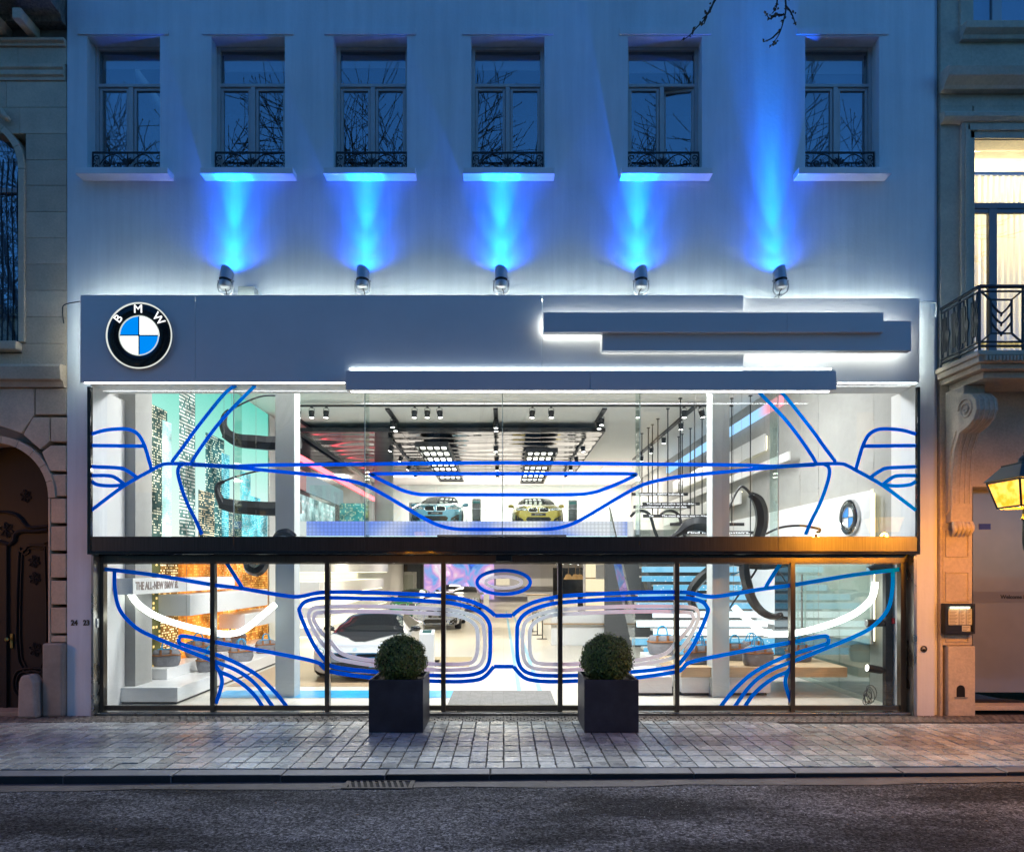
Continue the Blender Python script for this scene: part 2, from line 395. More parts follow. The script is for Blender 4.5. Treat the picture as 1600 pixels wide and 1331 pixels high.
# led lines: on the back of the fascia facing the wall, behind the bars, under the bottom edge
led = MB()
led.box(segs[0]+.05, segs[3], yA+.031, yA+.045, zt-.075, zt-.055).box(segs[3]+.05, XX(1437,yR)-.03, yR+.031, yR+.045, zt-.075, zt-.055)
led.box(segs[0]+.05, segs[0]+.07, yA+.031, yA+.045, zb_+.1, zt-.1)
led.box(XX(1437,yR)-.07, XX(1437,yR)-.05, yR+.031, yR+.045, zb_+.1, zt-.1)
led.build('led_line', cove, fas)
led2 = MB()
def back_led(a, b, t_, bt, yf, yb, sides):
    x0, x1, zl, zh = XX(a,yf), XX(b,yf), ZZ(bt,yf), ZZ(t_,yf); i = .02
    if 't' in sides: led2.box(x0+i, x1-i, yb+.001, yb+.012, zh-i-.015, zh-i)
    if 'b' in sides: led2.box(x0+i, x1-i, yb+.001, yb+.012, zl+i, zl+i+.015)
    if 'l' in sides: led2.box(x0+i, x0+i+.015, yb+.001, yb+.012, zl+i+.02, zh-i-.02)
    if 'r' in sides: led2.box(x1-i-.015, x1-i, yb+.001, yb+.012, zl+i+.02, zh-i-.02)
back_led(849,1381,488,519,-.55,-.42,'tblr')
back_led(941,1424,501,548,-.475,-.36,'tblr')
led2.build('led_line', cove_s, fas)
led3 = MB(); led3.box(XX(546,-.4), XX(1300,-.4), -.372, -.36, ZZ(578,-.36)-.0, ZZ(577,-.36)+.012)
led3.build('led_line', E('slot_led', (.75,.93,1), 12), fas)
led4 = MB(); led4.box(segs[0]+.06, XX(540,yA)-.02, yA+.012, yA+.03, zb_-.012, zb_-.001).box(XX(1310,yR), XX(1433,yR), yR+.012, yR+.03, ZZ(597.5,yR)-.012, ZZ(597.5,yR)-.001)
led4.box(XX(546,-.55), XX(1300,-.55), -.47, -.44, ZZ(609,-.55)-.008, ZZ(609,-.55)-.001)
led4.build('led_line', E('edge_led', (.95,.98,1), 11), fas)
MB().tube(smoothpath([(XX(125,yA)+.02,-.3,6.36),(XX(112),-.16,6.36),(XX(101),-.05,6.30),(XX(101),-.02,6.12)],6), .008, 6).build('cable', black_m, fas, smooth=60)
MB().tube(smoothpath([(XX(1437,yR)-.03,-.15,6.40),(XX(1450),-.12,6.42),(XX(1459),-.06,6.38),(XX(1461),-.02,6.22)],6), .012, 6).build('cable', stucco_trim, fas, smooth=60)
MB().box(XX(372,-.2), XX(397,-.2), -.2, -.01, 6.40, ZZ(447,-.2)).build('junction_box', M('box_grey',(.34,.37,.36),.5), fas, bevel=.006)

# ------------------------------------------------------------------ round emblem
def roundel(name, label, ctr, Rr, u, v, lit, parent_group=None):
    u = Vector(u); v = Vector(v); n = u.cross(v).normalized(); ctr = Vector(ctr)   # n points to the viewer
    t = thing(name, label, 'emblem', ctr-v*Rr)
    P = lambda r, a, h: ctr+u*(r*math.cos(a))+v*(r*math.sin(a))+n*h
    def ring(r0, r1, h0, h1, mt, nm, par=t, k=72, dome=None):
        mb = MB(); prof = dome or [(r0,0),(r0,h0),(r1,h1),(r1,0)]
        vs = [P(r, 2*math.pi*j/k, h) for (r, h) in prof for j in range(k)]; m_ = len(prof)
        fs = [(i*k+j, i*k+(j+1) % k, (i+1)*k+(j+1) % k, (i+1)*k+j) for i in range(m_-1) for j in range(k)]
        mb.add(vs, fs); return mb.build(nm, mt, par, smooth=40)
    ring(0,0,0,0, black_gloss, 'black_ring', dome=[(Rr*.60,.04),(Rr*.62,.055),(Rr*.78,.066),(Rr*.945,.052),(Rr*.963,.04)])
    ring(0,0,0,0, chrome if not lit else E('rim_light',(.95,1,.93),.85), 'rim', dome=[(Rr*.962,.04),(Rr*.966,.056),(Rr*.985,.060),(Rr,.05)])
    ring(0,0,0,0, chrome, 'back_ring', dome=[(Rr*.999,.05),(Rr*.999,0)])
    ring(0,0,0,0, chrome if not lit else E('inner_rim_light',(.8,.9,.85),.8), 'inner_rim', dome=[(Rr*.575,.03),(Rr*.58,.06),(Rr*.592,.063),(Rr*.603,.05)])
    for q, nm in enumerate(('white_quarter','blue_quarter','white_quarter','blue_quarter')):
        a0 = q*math.pi/2+.025; a1 = (q+1)*math.pi/2-.025; k = 16
        mb = MB(); vs = [P(.02*Rr*1.4, (a0+a1)/2, .045)]
        vs += [P(Rr*.575, a0+(a1-a0)*j/k, .042) for j in range(k+1)]
        vs += [ctr+(p-ctr)-n*.04 for p in list(vs)]
        m_ = k+2
        fs = [(0, j, j+1) for j in range(1, k+1)]+[(m_, m_+j+1, m_+j) for j in range(1, k+1)]+[(j, j+m_, j+1+m_, j+1) for j in range(0, k+1)]+[(k+1, k+1+m_, m_, 0)]
        mb.add(vs, fs)
        blue = 'blue' in nm
        if lit: mt = E('emblem_blue', (.0,.27,.95), 1.0) if blue else E('emblem_white', (1,1,.97), 1.9)
        else: mt = M('emblem_blue_enamel', (.05,.28,.75), .2, coat=.5) if blue else M('emblem_white_enamel', (.75,.78,.8), .2, coat=.5)
        mb.build(nm, mt, t)
    cr = MB()
    for q in range(4):
        a = q*math.pi/2; d = u*math.cos(a)+v*math.sin(a); s = u*-math.sin(a)+v*math.cos(a)
        vs = [ctr+d*(e*Rr)+s*(w*Rr*.02)+n*h for e in (.0,.575) for w, h in ((-1,0.03),(1,.03),(1,.052),(-1,.052))]
        cr.add(vs, [(0,1,2,3),(7,6,5,4),(0,4,5,1),(1,5,6,2),(2,6,7,3),(3,7,4,0)])
    cr.build('cross_bar', chrome, t)
    for ch, ang, rad in (('B',141,.772),('M',90.5,.772),('W',38.5,.772)):
        a = R(ang); up = u*math.cos(a)+v*math.sin(a); rt = u*math.sin(a)-v*math.cos(a)
        mb = MB(); add_text(mb, ch, Rr*.35, ctr+up*(rad*Rr)+n*.070, rt, up, .003, bold=0, sx=1.05)
        mb.build('letter', E('letter_light',(1,1,1),1.5) if lit else chrome, t)
    return t
roundel('round_emblem', 'large round lit emblem with blue and white quarters on the grey fascia', W(220,526,yA)+Vector((0,-.002,0)), .50, (1,0,0), (0,0,1), True)

# ------------------------------------------------------------------ blue floodlights on the fascia
flood_body = M('flood_silver', (.42,.42,.44), .35, metal=.6)
flood_px = [(351,8,.10), (566,3,.03), (783,0,0), (1002,-1,-.02), (1221,-5,-.08)]
order = ['leftmost','second from left','middle','fourth from left','rightmost']
for i, (px, tilt, lean) in enumerate(flood_px):
    yb = -.24; base = W(px, 458, yb)
    t = thing('floodlight', f'{order[i]} of the five silver floodlights throwing blue light up the white wall', 'floodlight', base, group='floodlights on the fascia')
    ax = Vector((lean, .12, 1)).normalized()
    p0 = base+Vector((0,0,.07))
    hb = MB(); hb.lathe([(.03,-.02),(.075,0),(.088,.02),(.092,.09),(.092,.10)], p0, ax, 24)
    hb.build('housing', flood_body, t, smooth=35)
    fins = MB()
    fins.lathe([(.1,0),(.1,.002)], p0+ax*.1335, ax, 24)
    for k in range(3): fins.lathe([(.084,0),(.084,.006)], p0+ax*(.104+k*.010), ax, 24)
    fins.build('cooling_ring', black_m, t)
    # snoot with a slanted mouth, open towards the wall
    mb = MB(); n = 28; q = Vector((0,0,1)).rotation_difference(ax); vs = []
    sd = 1 if lean >= 0 else -1
    for rr, side in ((.098,0),(.088,1)):
        for j in range(n):
            a = 2*math.pi*j/n; lo = Vector((rr*math.cos(a), rr*math.sin(a), .135)); 
            hh = .135+.20-.09*(.5+.5*math.cos(a-(R(60) if sd > 0 else R(120))))
            hi = Vector((rr*math.cos(a), rr*math.sin(a), hh))
            vs += [p0+q @ lo, p0+q @ hi]
    m2 = 2*n; fs = []
    for j in range(n):
        k = (j+1) % n
        fs += [(2*j,2*k,2*k+1,2*j+1),(m2+2*j+1,m2+2*k+1,m2+2*k,m2+2*j),(2*j+1,2*k+1,m2+2*k+1,m2+2*j+1)]
    mb.add(vs, fs); mb.build('snoot', flood_body, t, smooth=40)
    lens = MB(); lens.lathe([(.086,0),(.086,.004)], p0+ax*.137, ax, 24); lens.build('lens', E('blue_lens', (.05,.35,1), 8, sample=False), t)
    yk = MB(); xx = Vector((1,0,0))
    yk.tube(smoothpath([p0+xx*.105+ax*.12, p0+xx*.115+ax*.05, p0+xx*.10-Vector((0,-.05,.03)), p0-Vector((0,-.09,.075)), p0-xx*.10-Vector((0,-.05,.03)), p0-xx*.115+ax*.05, p0-xx*.105+ax*.12], 4), .010, 6)
    yk.cyl(p0+xx*.125+ax*.12, p0-xx*.125+ax*.12, .014, 10); yk.box(base.x-.035, base.x+.035, base.y+.05, base.y+.238, base.z-.02, base.z+.012)
    yk.build('bracket', flood_body, t, smooth=40)
    cb = MB(); cb.tube(smoothpath([p0+Vector((.01,-.02,0)), p0+Vector((.035*sd,-.03,-.06)), p0+Vector((.05*sd,-.02,-.15))], 5), .007, 5); cb.build('cable', black_m, t, smooth=60)
    for nm, ang, pw, cl in (('beam', 27, BEAM_W, (.001,.12,1.0)), ('core', 12, CORE_W, (.0,.24,1.0)), ('mid', 62, MID_W, (.0,.10,1.0)), ('spill', 150, SPILL_W, (.0,.10,1.0))):
        L_ = bpy.data.lights.new('flood_'+nm, 'SPOT'); L_.energy = pw*(1.0,.9,1.06,.95,.82)[i]; L_.color = cl; L_.spot_size = R(ang); L_.spot_blend = 1.0; L_.shadow_soft_size = .03
        lo = bpy.data.objects.new('flood_'+nm, L_); C.objects.link(lo); lo.parent = t
        d = Vector((lean*.35, .062 if nm == 'beam' else .072, 1)).normalized()
        lo.location = (p0+ax*.305)-base; lo.rotation_euler = d.to_track_quat('-Z','Y').to_euler()

# ------------------------------------------------------------------ shop front
yU, yL = -.10, .20
shop = thing('shop_front', 'full width glass shop front with dark steel beam between its two storeys', 'shop front', (0,0,0))
uj = [142, 365, 570, 785, 1000, 1216, 1433]
zu0, zu1 = ZZ(838, yU), 5.14
for a, b in zip(uj, uj[1:]):
    MB().box(XX(a,yU)+.006, XX(b,yU)-.006, yU, yU+.012, zu0-.2, zu1).build('upper_pane', shop_glass, shop)
for a in uj[1:-1]:
    MB().box(XX(a,yU)-.0058, XX(a,yU)+.0058, yU-.001, yU+.013, zu0-.2, zu1).build('pane_joint', joint_m, shop)
for a in (365, 570, 1000, 1216):   # glass fins behind the joints
    MB().box(XX(a,yU)-.008, XX(a,yU)+.008, yU+.02, yU+.32, zu0, zu1).build('glass_fin', glass('fin_glass', (.86,.95,.92), 1.4), shop)
fb = MB(); fb.box(XX(136,-.14), XX(142,-.14)-.004, -.14, -.08, ZZ(866,-.14), 5.10); fb.build('side_frame', black_gloss, shop, bevel=.004)
fb = MB(); fb.box(XX(1433,-.14)+.004, XX(1437,-.14)+.01, -.14, -.08, ZZ(866,-.14), 5.10); fb.build('side_frame', black_gloss, shop, bevel=.004)
yb = -.13
bm_x = [142, 365, 570, 785, 1000, 1216, 1433]
for a, b in zip(bm_x, bm_x[1:]):
    MB().box(XX(a,yb)+.002, XX(b,yb)-.002, yb, yb+.012, ZZ(861,yb), ZZ(838,yb)).build('beam_cover', dark_steel, shop, bevel=.002)
MB().box(XX(142,yb), XX(1433,yb), yb+.013, .30, ZZ(861,yb)+.005, ZZ(838,yb)-.012).build('beam', black_m, shop)
MB().box(XX(137,yb), XX(1436,yb), yb-.012, .18, ZZ(866,yb), ZZ(861,yb)-.002).build('beam_edge', black_gloss, shop, bevel=.003)
zh0, zh1 = ZZ(879, yL), ZZ(866, yL)-.0
MB().box(-6.42, 6.42, yL-.06, yL+.09, zh0, ZZ(868, yL)).build('header', bronze_steel, shop, bevel=.003)
MB().box(-6.43, 6.43, yL-.03, yL+.1, ZZ(868, yL)+.002, 2.60).build('upper_rail', black_m, shop)
# side reveals
MB().box(-6.438, -6.40, -.02, yL+.1, 0, 2.50).build('reveal', steel, shop, bevel=.003)
MB().box(6.40, 6.448, -.02, yL+.1, 0, 2.50).build('reveal', steel, shop, bevel=.003)
mull = [160, 333.5, 512, 693, 875, 1057, 1237, 1409]
for k, px in enumerate(mull):
    w = .036 if 0 < k < 7 else .045; x = XX(px, yL)
    MB().box(x-w, x+w, yL-.05, yL+.06, .0, zh0-.001).build('mullion', bronze_steel, shop, bevel=.004)
for k, (a, b) in enumerate(zip(mull, mull[1:])):
    x0, x1 = XX(a,yL)+.037, XX(b,yL)-.037
    g = yL+(.03 if k == 3 else .0); door = k == 3
    nm = 'door_leaf' if door else 'pane_frame'
    z0_ = .035 if door else .045
    fr = MB().box(x0, x1, g-.025, g+.03, z0_, .125).box(x0, x1, g-.025, g+.03, zh0-.022, zh0-.002)
    o = fr.build(nm, bronze_steel, shop, bevel=.003)
    MB().box(x0, x1, g-.005, g+.007, .126, zh0-.023).build('pane', shop_glass, o)
MB().box(-6.43, 6.43, yL-.14, yL+.12, -.02, .03).build('threshold', steel, shop, bevel=.004)
MB().box(XX(775,yL), XX(799,yL), yL-.09, yL-.061, ZZ(877,yL), ZZ(868,yL)).build('door_sensor', black_gloss, shop, bevel=.004)
MB().box(-6.40, -6.385, .05, .10, ZZ(980,.08), ZZ(966,.08)).box(-6.385,-6.378,.065,.085,ZZ(974,.08),ZZ(970,.08)).build('intercom', M('intercom_alu',(.65,.65,.66),.35,metal=.7), shop, bevel=.003)

# ------------------------------------------------------------------ blue line drawing stuck on the glass
def vinyl(name, col, tr):
    m = bpy.data.materials.new(name); m.use_nodes = True; N, L = nodes_of(m); N.remove(N['Principled BSDF'])
    d = N.new('ShaderNodeBsdfDiffuse'); d.inputs[0].default_value = (*col, 1)
    gp = N.new('ShaderNodeNewGeometry'); nv = N.new('ShaderNodeTexNoise'); nv.inputs['Scale'].default_value = .55; nv.inputs['Detail'].default_value = 1; L.new(gp.outputs['Position'], nv.inputs['Vector'])
    mv = N.new('ShaderNodeMapRange'); L.new(nv.outputs['Fac'], mv.inputs[0]); mv.inputs[1].default_value = .36; mv.inputs[2].default_value = .64; mv.inputs[3].default_value = .0; mv.inputs[4].default_value = 1.0
    mc_ = N.new('ShaderNodeMix'); mc_.data_type = 'RGBA'; L.new(mv.outputs[0], mc_.inputs[0]); mc_.inputs[6].default_value = (col[0], col[1]*.7, col[2]*.8, 1); mc_.inputs[7].default_value = (col[0]*1.1, min(1, col[1]*1.45), min(1, col[2]*1.15), 1); L.new(mc_.outputs[2], d.inputs[0])
    t = N.new('ShaderNodeBsdfTranslucent'); t.inputs[0].default_value = (*[c*tr for c in col], 1)
    a = N.new('ShaderNodeAddShader'); L.new(d.outputs[0], a.inputs[0]); L.new(t.outputs[0], a.inputs[1]); L.new(a.outputs[0], N['Material Output'].inputs[0]); return m
vin_blue = vinyl('blue_vinyl', (.0,.24,.82), .45)
vin_grey = vinyl('grey_vinyl', (.74,.74,.77), .55)
def mir(p): return [(1574-x, y) for x, y in p]
def stripes(parent, paths, plane, wpx, mt, both=True, n=5):
    sc = (D+plane)/F
    for si, (pts, closed) in enumerate(paths):
        for q in ((pts, mir(pts)) if both else (pts,)):
            pp = smoothpath([((x-CX)*sc, EZ+(CZ-y)*sc) for x, y in q], n, closed) if len(q) > 2 else [Vector(((x-CX)*sc, EZ+(CZ-y)*sc)) for x, y in q]
            MB().ribbon(pp, wpx*sc, plane-.0004*si, .0015, closed).build('stripe', mt, parent)
gu = thing('window_drawing', 'blue line drawing of a car roof and wing mirrors stuck on the upper glass', 'window graphic', (0, yU, zu0))
pu = yU-.0035
belt = [(143,797),(188,763),(212,748),(236,735),(250,727.5),(262,724.5),(300,725),(360,728.5),(420,726.5),(570,725),(700,723.5),(787,723)]
U = [([(300,726),(360,729.5),(440,737),(500,743),(530,747.5),(570,757.5),(609,778),(656,806),(683,819.5),(710,826),(745,827),(787,827)],0),
     ([(369,602),(350,616),(308,668),(287,697),(268,722)],0), ([(399,602),(354.5,647),(329,678),(308,708),(299,723)],0),
     ([(143,678),(165,672),(190,670),(205,672),(217,680),(226,697),(233,720),(237,734)],0), ([(143,696),(226,697)],0),
     ([(143,729),(185,731),(198,735),(213,745)],0), ([(143,743),(168,743),(180,746),(195,757)],0), ([(143,752),(152,757),(170,759),(192,758)],0),
     ([(286,725.5),(280,729),(278,739),(283,760),(293.5,788),(306,813),(315.6,835)],0), (belt,0)]
stripes(gu, U, pu, 5.6, vin_blue)
stripes(gu, [([(583,740.5),(620,740),(787,740),(950,740),(988,740.5),(991,743),(971,753),(946.5,763),(926,769.5),(892.5,772.7),(787,773),(680,772.7),(654,772),(631,766.6),(609,756.5),(584,744)],1)], pu-.001, 5.6, vin_blue, both=False)
gl = thing('window_drawing', 'blue and grey line drawing of a car grille and lamps on the lower glass', 'window graphic', (0, yL, .1))
pl = yL-.0105
Lw = [([(162,888.6),(240,898),(330,913),(380,919.5),(430,928),(464,932),(491,927),(509,925),(562,925),(622,927),(692,931),(731,938),(754,947),(765,954),(773.5,961.5)],0),
      ([(773.5,961.5),(787,961.5)],0), ([(771.7,1041),(787,1041)],0),
      ([(279.5,997),(284,993.5),(300,995.5),(329,1001.5),(424,1019),(493,1033.5),(507,1043.6),(517,1049),(561,1056),(600,1060),(672,1063.5),(715,1064.5),(744,1062),(758,1056),(771.7,1041)],0),
      ([(279.5,997),(280,1003),(286,1006.6),(330,1020),(360,1031),(400,1053),(430,1081),(450,1106)],0),
      ([(179,893),(179,915),(183,941),(190,957),(204,973),(220,985),(250,999),(300,1019),(330,1031),(370,1047),(400,1069),(428,1106)],0),
      ([(333,1032),(337,1039),(344,1049),(360,1056),(380,1069),(398,1086),(412,1106)],0), ([(343,1048),(347,1065),(342,1085),(337,1099)],0),
      ([(354,879),(366,898),(379,919)],0),
      ([(468,955),(470,947),(476.5,940),(489,936),(509,933.7),(562,934.7),(622,936),(697,941),(724,946),(744,953),(758,963),(765,976),(766,990),(766,1015),(764,1034),(757,1046),(745,1052),(725,1055),(672,1054.8),(590,1049.7),(541,1044.6),(517,1039.6),(507,1030),(491,1008),(476.5,978)],1)]
stripes(gl, Lw, pl, 6.2, vin_blue)
Lg = [([(482.6,965.5),(483.6,955.5),(490.7,949.5),(509,947.6),(562,947),(622,948),(697,952),(724,957),(744,964.5),(754,974),(757,990),(757,1020),(751,1037),(736,1044.3),(697,1046.7),(673,1045.7),(590,1039.6),(531,1030),(516,1019),(501,1002),(489,982)],1),
      ([(490.7,969.5),(491.7,962),(501,956.5),(562,955),(622,956),(697,959.4),(724,964.5),(740,973.6),(746,987),(746,1015),(741,1031),(729,1036.5),(697,1037.5),(673,1037),(590,1032.5),(537,1022),(517,1003),(501,986)],1)]
stripes(gl, Lg, pl-.001, 6.0, vin_grey)
el = lambda rx, ry: [(787+rx*math.cos(a*math.pi/12), 909.5+ry*math.sin(a*math.pi/12)) for a in range(24)]
stripes(gl, [(el(41.5,18.5),1)], pl, 5.5, vin_blue, both=False)
stripes(gl, [(el(28,9),1)], pl, 4.8, vin_grey, both=False)
ATR_W, LOW_W, UP_W = 440, 80, 260
# ================================================================== SHOWROOM INTERIOR
WLX, WRX = -6.55, 6.48
CEIL, FL2, EDGE, GC = 6.65, 3.70, 9.0, 2.85     # atrium ceiling, upper floor, front edge of upper floor, ground storey ceiling
def S(name, mb, mt, **k): return mb.build(name, mt, kind='structure', **k)
def tile_floor(name, col, sx, sy, rough):
    m = bpy.data.materials.new(name); m.use_nodes = True; N, L = nodes_of(m); b = N['Principled BSDF']
    g = N.new('ShaderNodeNewGeometry'); br = N.new('ShaderNodeTexBrick'); L.new(g.outputs['Position'], br.inputs['Vector'])
    br.inputs['Scale'].default_value = 1; br.offset = 0; br.inputs['Brick Width'].default_value = sx; br.inputs['Row Height'].default_value = sy
    br.inputs['Mortar Size'].default_value = .004; br.inputs['Color1'].default_value = (*col,1); br.inputs['Color2'].default_value = (*[c*.94 for c in col],1); br.inputs['Mortar'].default_value = (*[c*.6 for c in col],1)
    L.new(br.outputs['Color'], b.inputs['Base Color']); b.inputs['Roughness'].default_value = rough; return m
floor_m = tile_floor('pale_stone_tiles', (.70,.65,.56), .9, .9, .32)
S('floor', MB().box(WLX-.1, WRX+.1, .32, 42.2, -.05, .018), floor_m)
S('wall_left', MB().box(WLX-.2, WLX, .41, 42.2, .0, CEIL), white_wall)
S('wall_right', MB().box(WRX, WRX+.2, .41, 42.2, .0, CEIL), grey_wall)
S('ceiling', MB().box(WLX-.2, WRX+.2, .41, 24.2, CEIL, CEIL+.15), ceil_m)
S('wall_back', MB().box(WLX-.2, WRX+.2, 42.0, 42.2, 0, GC+.2), white_wall)
S('wall_back_upper', MB().box(WLX, WRX, 24.0, 24.2, FL2, CEIL), white_wall)
S('wall_front', MB().box(WLX, WRX, .405, .5, 5.16, CEIL).box(WLX-.1, -6.445, .425, .945, 0, 5.155).box(6.455, WRX+.1, .425, .70, 0, 5.155), white_wall)
S('upper_floor', MB().box(WLX, 3.75, EDGE, 24.0, GC+.02, FL2).box(3.75, WRX, 13.0, 24.0, GC+.02, FL2), white_wall)
S('lower_ceiling', MB().box(WLX, WRX, 24.0, 42.0, GC, GC+.1).box(WLX, 3.74, EDGE+.02, 24.0, GC, GC+.019).box(3.76, WRX, 13.02, 24.0, GC, GC+.019), ceil_m)
for k in range(4):      # thin shadow grooves of the upper back wall panels
    pass
pb = thing('wall_panelling', 'white wall panels with thin dark joints behind the two upper cars', 'wall panel', (0,23.9,FL2))
for r in range(3):
    for c_ in range(5):
        MB().box(-4.2+c_*1.65, -4.2+c_*1.65+1.62, 23.93, 23.99, FL2+.1+r*.8, FL2+.1+r*.8+.77).build('panel', white_gloss, pb)
# pilaster at the left, free columns
S('pilaster_left', MB().box(WLX, -6.27, .95, 1.5, .02, CEIL-.001), grey_wall)
for i, (x0, x1) in enumerate(((430,460),(1113,1140))):
    y = 1.45; a, b = XX(x0,y), XX(x1,y)
    MB().box(a, b, y, y+.34, .018, CEIL-.002).build('column', col_m, label='square pale grey column behind the glass, '+('left of the white sports car' if i == 0 else 'in front of the stairs'), cat='column', bevel=.008)

# ------------------------------------------------------------------ added fill lights of the room
def area(name, loc, sx, sy, watts, col=(1,.95,.88), rot=(0,0,0), parent=None):
    L_ = bpy.data.lights.new(name, 'AREA'); L_.shape = 'RECTANGLE'; L_.size = sx; L_.size_y = sy; L_.energy = watts; L_.color = col
    o = bpy.data.objects.new(name, L_); C.objects.link(o); o.location = loc; o.rotation_euler = rot
    if parent: o.parent = parent; o.location = Vector(loc)-ORG[parent]
    return o
lamp_frame = M('lamp_frame', (.75,.75,.75), .5)
lamp_glow = E('lamp_diffuser', (1,.97,.92), 3, sample=False)
def ceiling_fill(x, y, z, sx, sy, w, label, col=(1,.95,.88)):  # added fill lamp shaped as a ceiling panel, brightens the hall
    t = thing('ceiling_fill', label, 'fill light', (x,y,z), group='added fill lights of the showroom')
    MB().box(x-sx/2-.03, x+sx/2+.03, y-sy/2-.03, y+sy/2+.03, z-.02, z-.001).build('frame', lamp_frame, t)
    MB().box(x-sx/2, x+sx/2, y-sy/2, y+sy/2, z-.026, z-.021).build('diffuser', lamp_glow, t)
    area('fill_lamp', (x,y,z-.04), sx, sy, w, col, parent=t)
for k, x in enumerate((-3.2, 0, 3.2)):
    ceiling_fill(x, 2.6, CEIL, 2.4, 1.2, ATR_W, f'added fill light over the front of the hall, {["left","middle","right"][k]} one', (.96,.98,1))
for k, (x, y) in enumerate(((-4.4,11.3),(-.4,11.3),(-3.4,18),(.6,18),(-3.4,24.5),(1.5,24.5),(-3.4,31),(1.5,31),(-3,37.5),(2.5,37.5),(4.9,16),(4.9,21))):
    ceiling_fill(x, y, GC, 1.8, 1.2, LOW_W, f'added fill light under the lower ceiling, {["first","second","third","fourth","fifth","sixth"][k//2]} row, {"left" if k % 2 == 0 else "right"}', (1,.88,.70))
for k, (x, y) in enumerate(((-4.6,20.5),(4.8,18.5),(4.8,22),(.6,21.5),(-2,21.5))):
    ceiling_fill(x, y, CEIL, 1.2, .9, UP_W, f'{["far left","front right","far right","right of the middle","left of the middle"][k]} added fill light above the upper floor', (1,.95,.88))

# ------------------------------------------------------------------ city skyline light wall
def skyline(name, dark, lit, cw, ch, thr, s, axis='y', fill=(.2,.8,.25,.75), seed=0.0, lit2=None, zmix=None):
    m = bpy.data.materials.new(name); m.use_nodes = True; N, L = nodes_of(m); N.remove(N['Principled BSDF'])
    g = N.new('ShaderNodeNewGeometry'); sp = N.new('ShaderNodeSeparateXYZ'); L.new(g.outputs['Position'], sp.inputs[0])
    def mth(op, a, b=None):
        n = N.new('ShaderNodeMath'); n.operation = op
        for i, v in enumerate((a, b)):
            if v is None: continue
            if isinstance(v, (int, float)): n.inputs[i].default_value = v
            else: L.new(v, n.inputs[i])
        return n.outputs[0]
    U_ = mth('DIVIDE', sp.outputs['Y' if axis == 'y' else 'X'], cw); V_ = mth('DIVIDE', sp.outputs['Z'], ch)
    fu, fv = mth('FLOOR', U_), mth('FLOOR', V_); ru, rv = mth('FRACT', U_), mth('FRACT', V_)
    cmb = N.new('ShaderNodeCombineXYZ'); L.new(fu, cmb.inputs[0]); L.new(fv, cmb.inputs[1]); cmb.inputs[2].default_value = seed
    wn_ = N.new('ShaderNodeTexWhiteNoise'); L.new(cmb.outputs[0], wn_.inputs[0])
    cm2 = N.new('ShaderNodeCombineXYZ'); L.new(fv, cm2.inputs[0]); cm2.inputs[1].default_value = seed+3
    w2 = N.new('ShaderNodeTexWhiteNoise'); L.new(cm2.outputs[0], w2.inputs[0])
    nz = N.new('ShaderNodeTexNoise'); nz.inputs['Scale'].default_value = .8; L.new(g.outputs['Position'], nz.inputs['Vector'])
    bri = mth('ADD', mth('ADD', mth('MULTIPLY', wn_.outputs[0], .6), mth('MULTIPLY', w2.outputs[0], .25)), mth('MULTIPLY', nz.outputs['Fac'], .3))
    on = mth('GREATER_THAN', bri, thr)
    msk = mth('MULTIPLY', mth('MULTIPLY', mth('GREATER_THAN', ru, fill[0]), mth('LESS_THAN', ru, fill[1])), mth('MULTIPLY', mth('GREATER_THAN', rv, fill[2]), mth('LESS_THAN', rv, fill[3])))
    k = mth('MULTIPLY', on, msk)
    lc = N.new('ShaderNodeMix'); lc.data_type = 'RGBA'; lc.inputs[6].default_value = (*lit,1); lc.inputs[7].default_value = (*(lit2 or lit),1); L.new(w2.outputs[0], lc.inputs[0])
    mx = N.new('ShaderNodeMix'); mx.data_type = 'RGBA'; L.new(k, mx.inputs[0]); mx.inputs[6].default_value = (*[c_*1.6+.015 for c_ in dark],1); L.new(lc.outputs[2], mx.inputs[7])
    e = N.new('ShaderNodeEmission'); L.new(mx.outputs[2], e.inputs[0])
    n3 = N.new('ShaderNodeTexNoise'); n3.inputs['Scale'].default_value = 2.2; n3.inputs['Detail'].default_value = 3; L.new(g.outputs['Position'], n3.inputs['Vector'])
    mr3 = N.new('ShaderNodeMapRange'); L.new(n3.outputs['Fac'], mr3.inputs[0]); mr3.inputs[1].default_value = .35; mr3.inputs[2].default_value = .68; mr3.inputs[3].default_value = .45*s; mr3.inputs[4].default_value = 1.9*s; L.new(mr3.outputs[0], e.inputs[1])
    L.new(e.outputs[0], N['Material Output'].inputs[0])
    m.cycles.emission_sampling = 'NONE'
    return m
def grad_print(name, stops, s, noise=0):
    m = bpy.data.materials.new(name); m.use_nodes = True; N, L = nodes_of(m); N.remove(N['Principled BSDF'])
    g = N.new('ShaderNodeNewGeometry'); sp = N.new('ShaderNodeSeparateXYZ'); L.new(g.outputs['Position'], sp.inputs[0])
    mr = N.new('ShaderNodeMapRange'); L.new(sp.outputs['Z'], mr.inputs[0]); mr.inputs[1].default_value = 0; mr.inputs[2].default_value = 6.7
    cr = N.new('ShaderNodeValToRGB'); L.new(mr.outputs[0], cr.inputs[0])
    for i, (p, c) in enumerate(stops):
        e_ = cr.color_ramp.elements[i] if i < 2 else cr.color_ramp.elements.new(p)
        e_.position = p; e_.color = (*c,1)
    e = N.new('ShaderNodeEmission'); L.new(cr.outputs[0], e.inputs[0]); e.inputs[1].default_value = s; L.new(e.outputs[0], N['Material Output'].inputs[0])
    return m
mur = thing('skyline_mural', 'backlit picture wall of city towers at night under a teal sky', 'picture wall', (WLX, 1.6, .3))
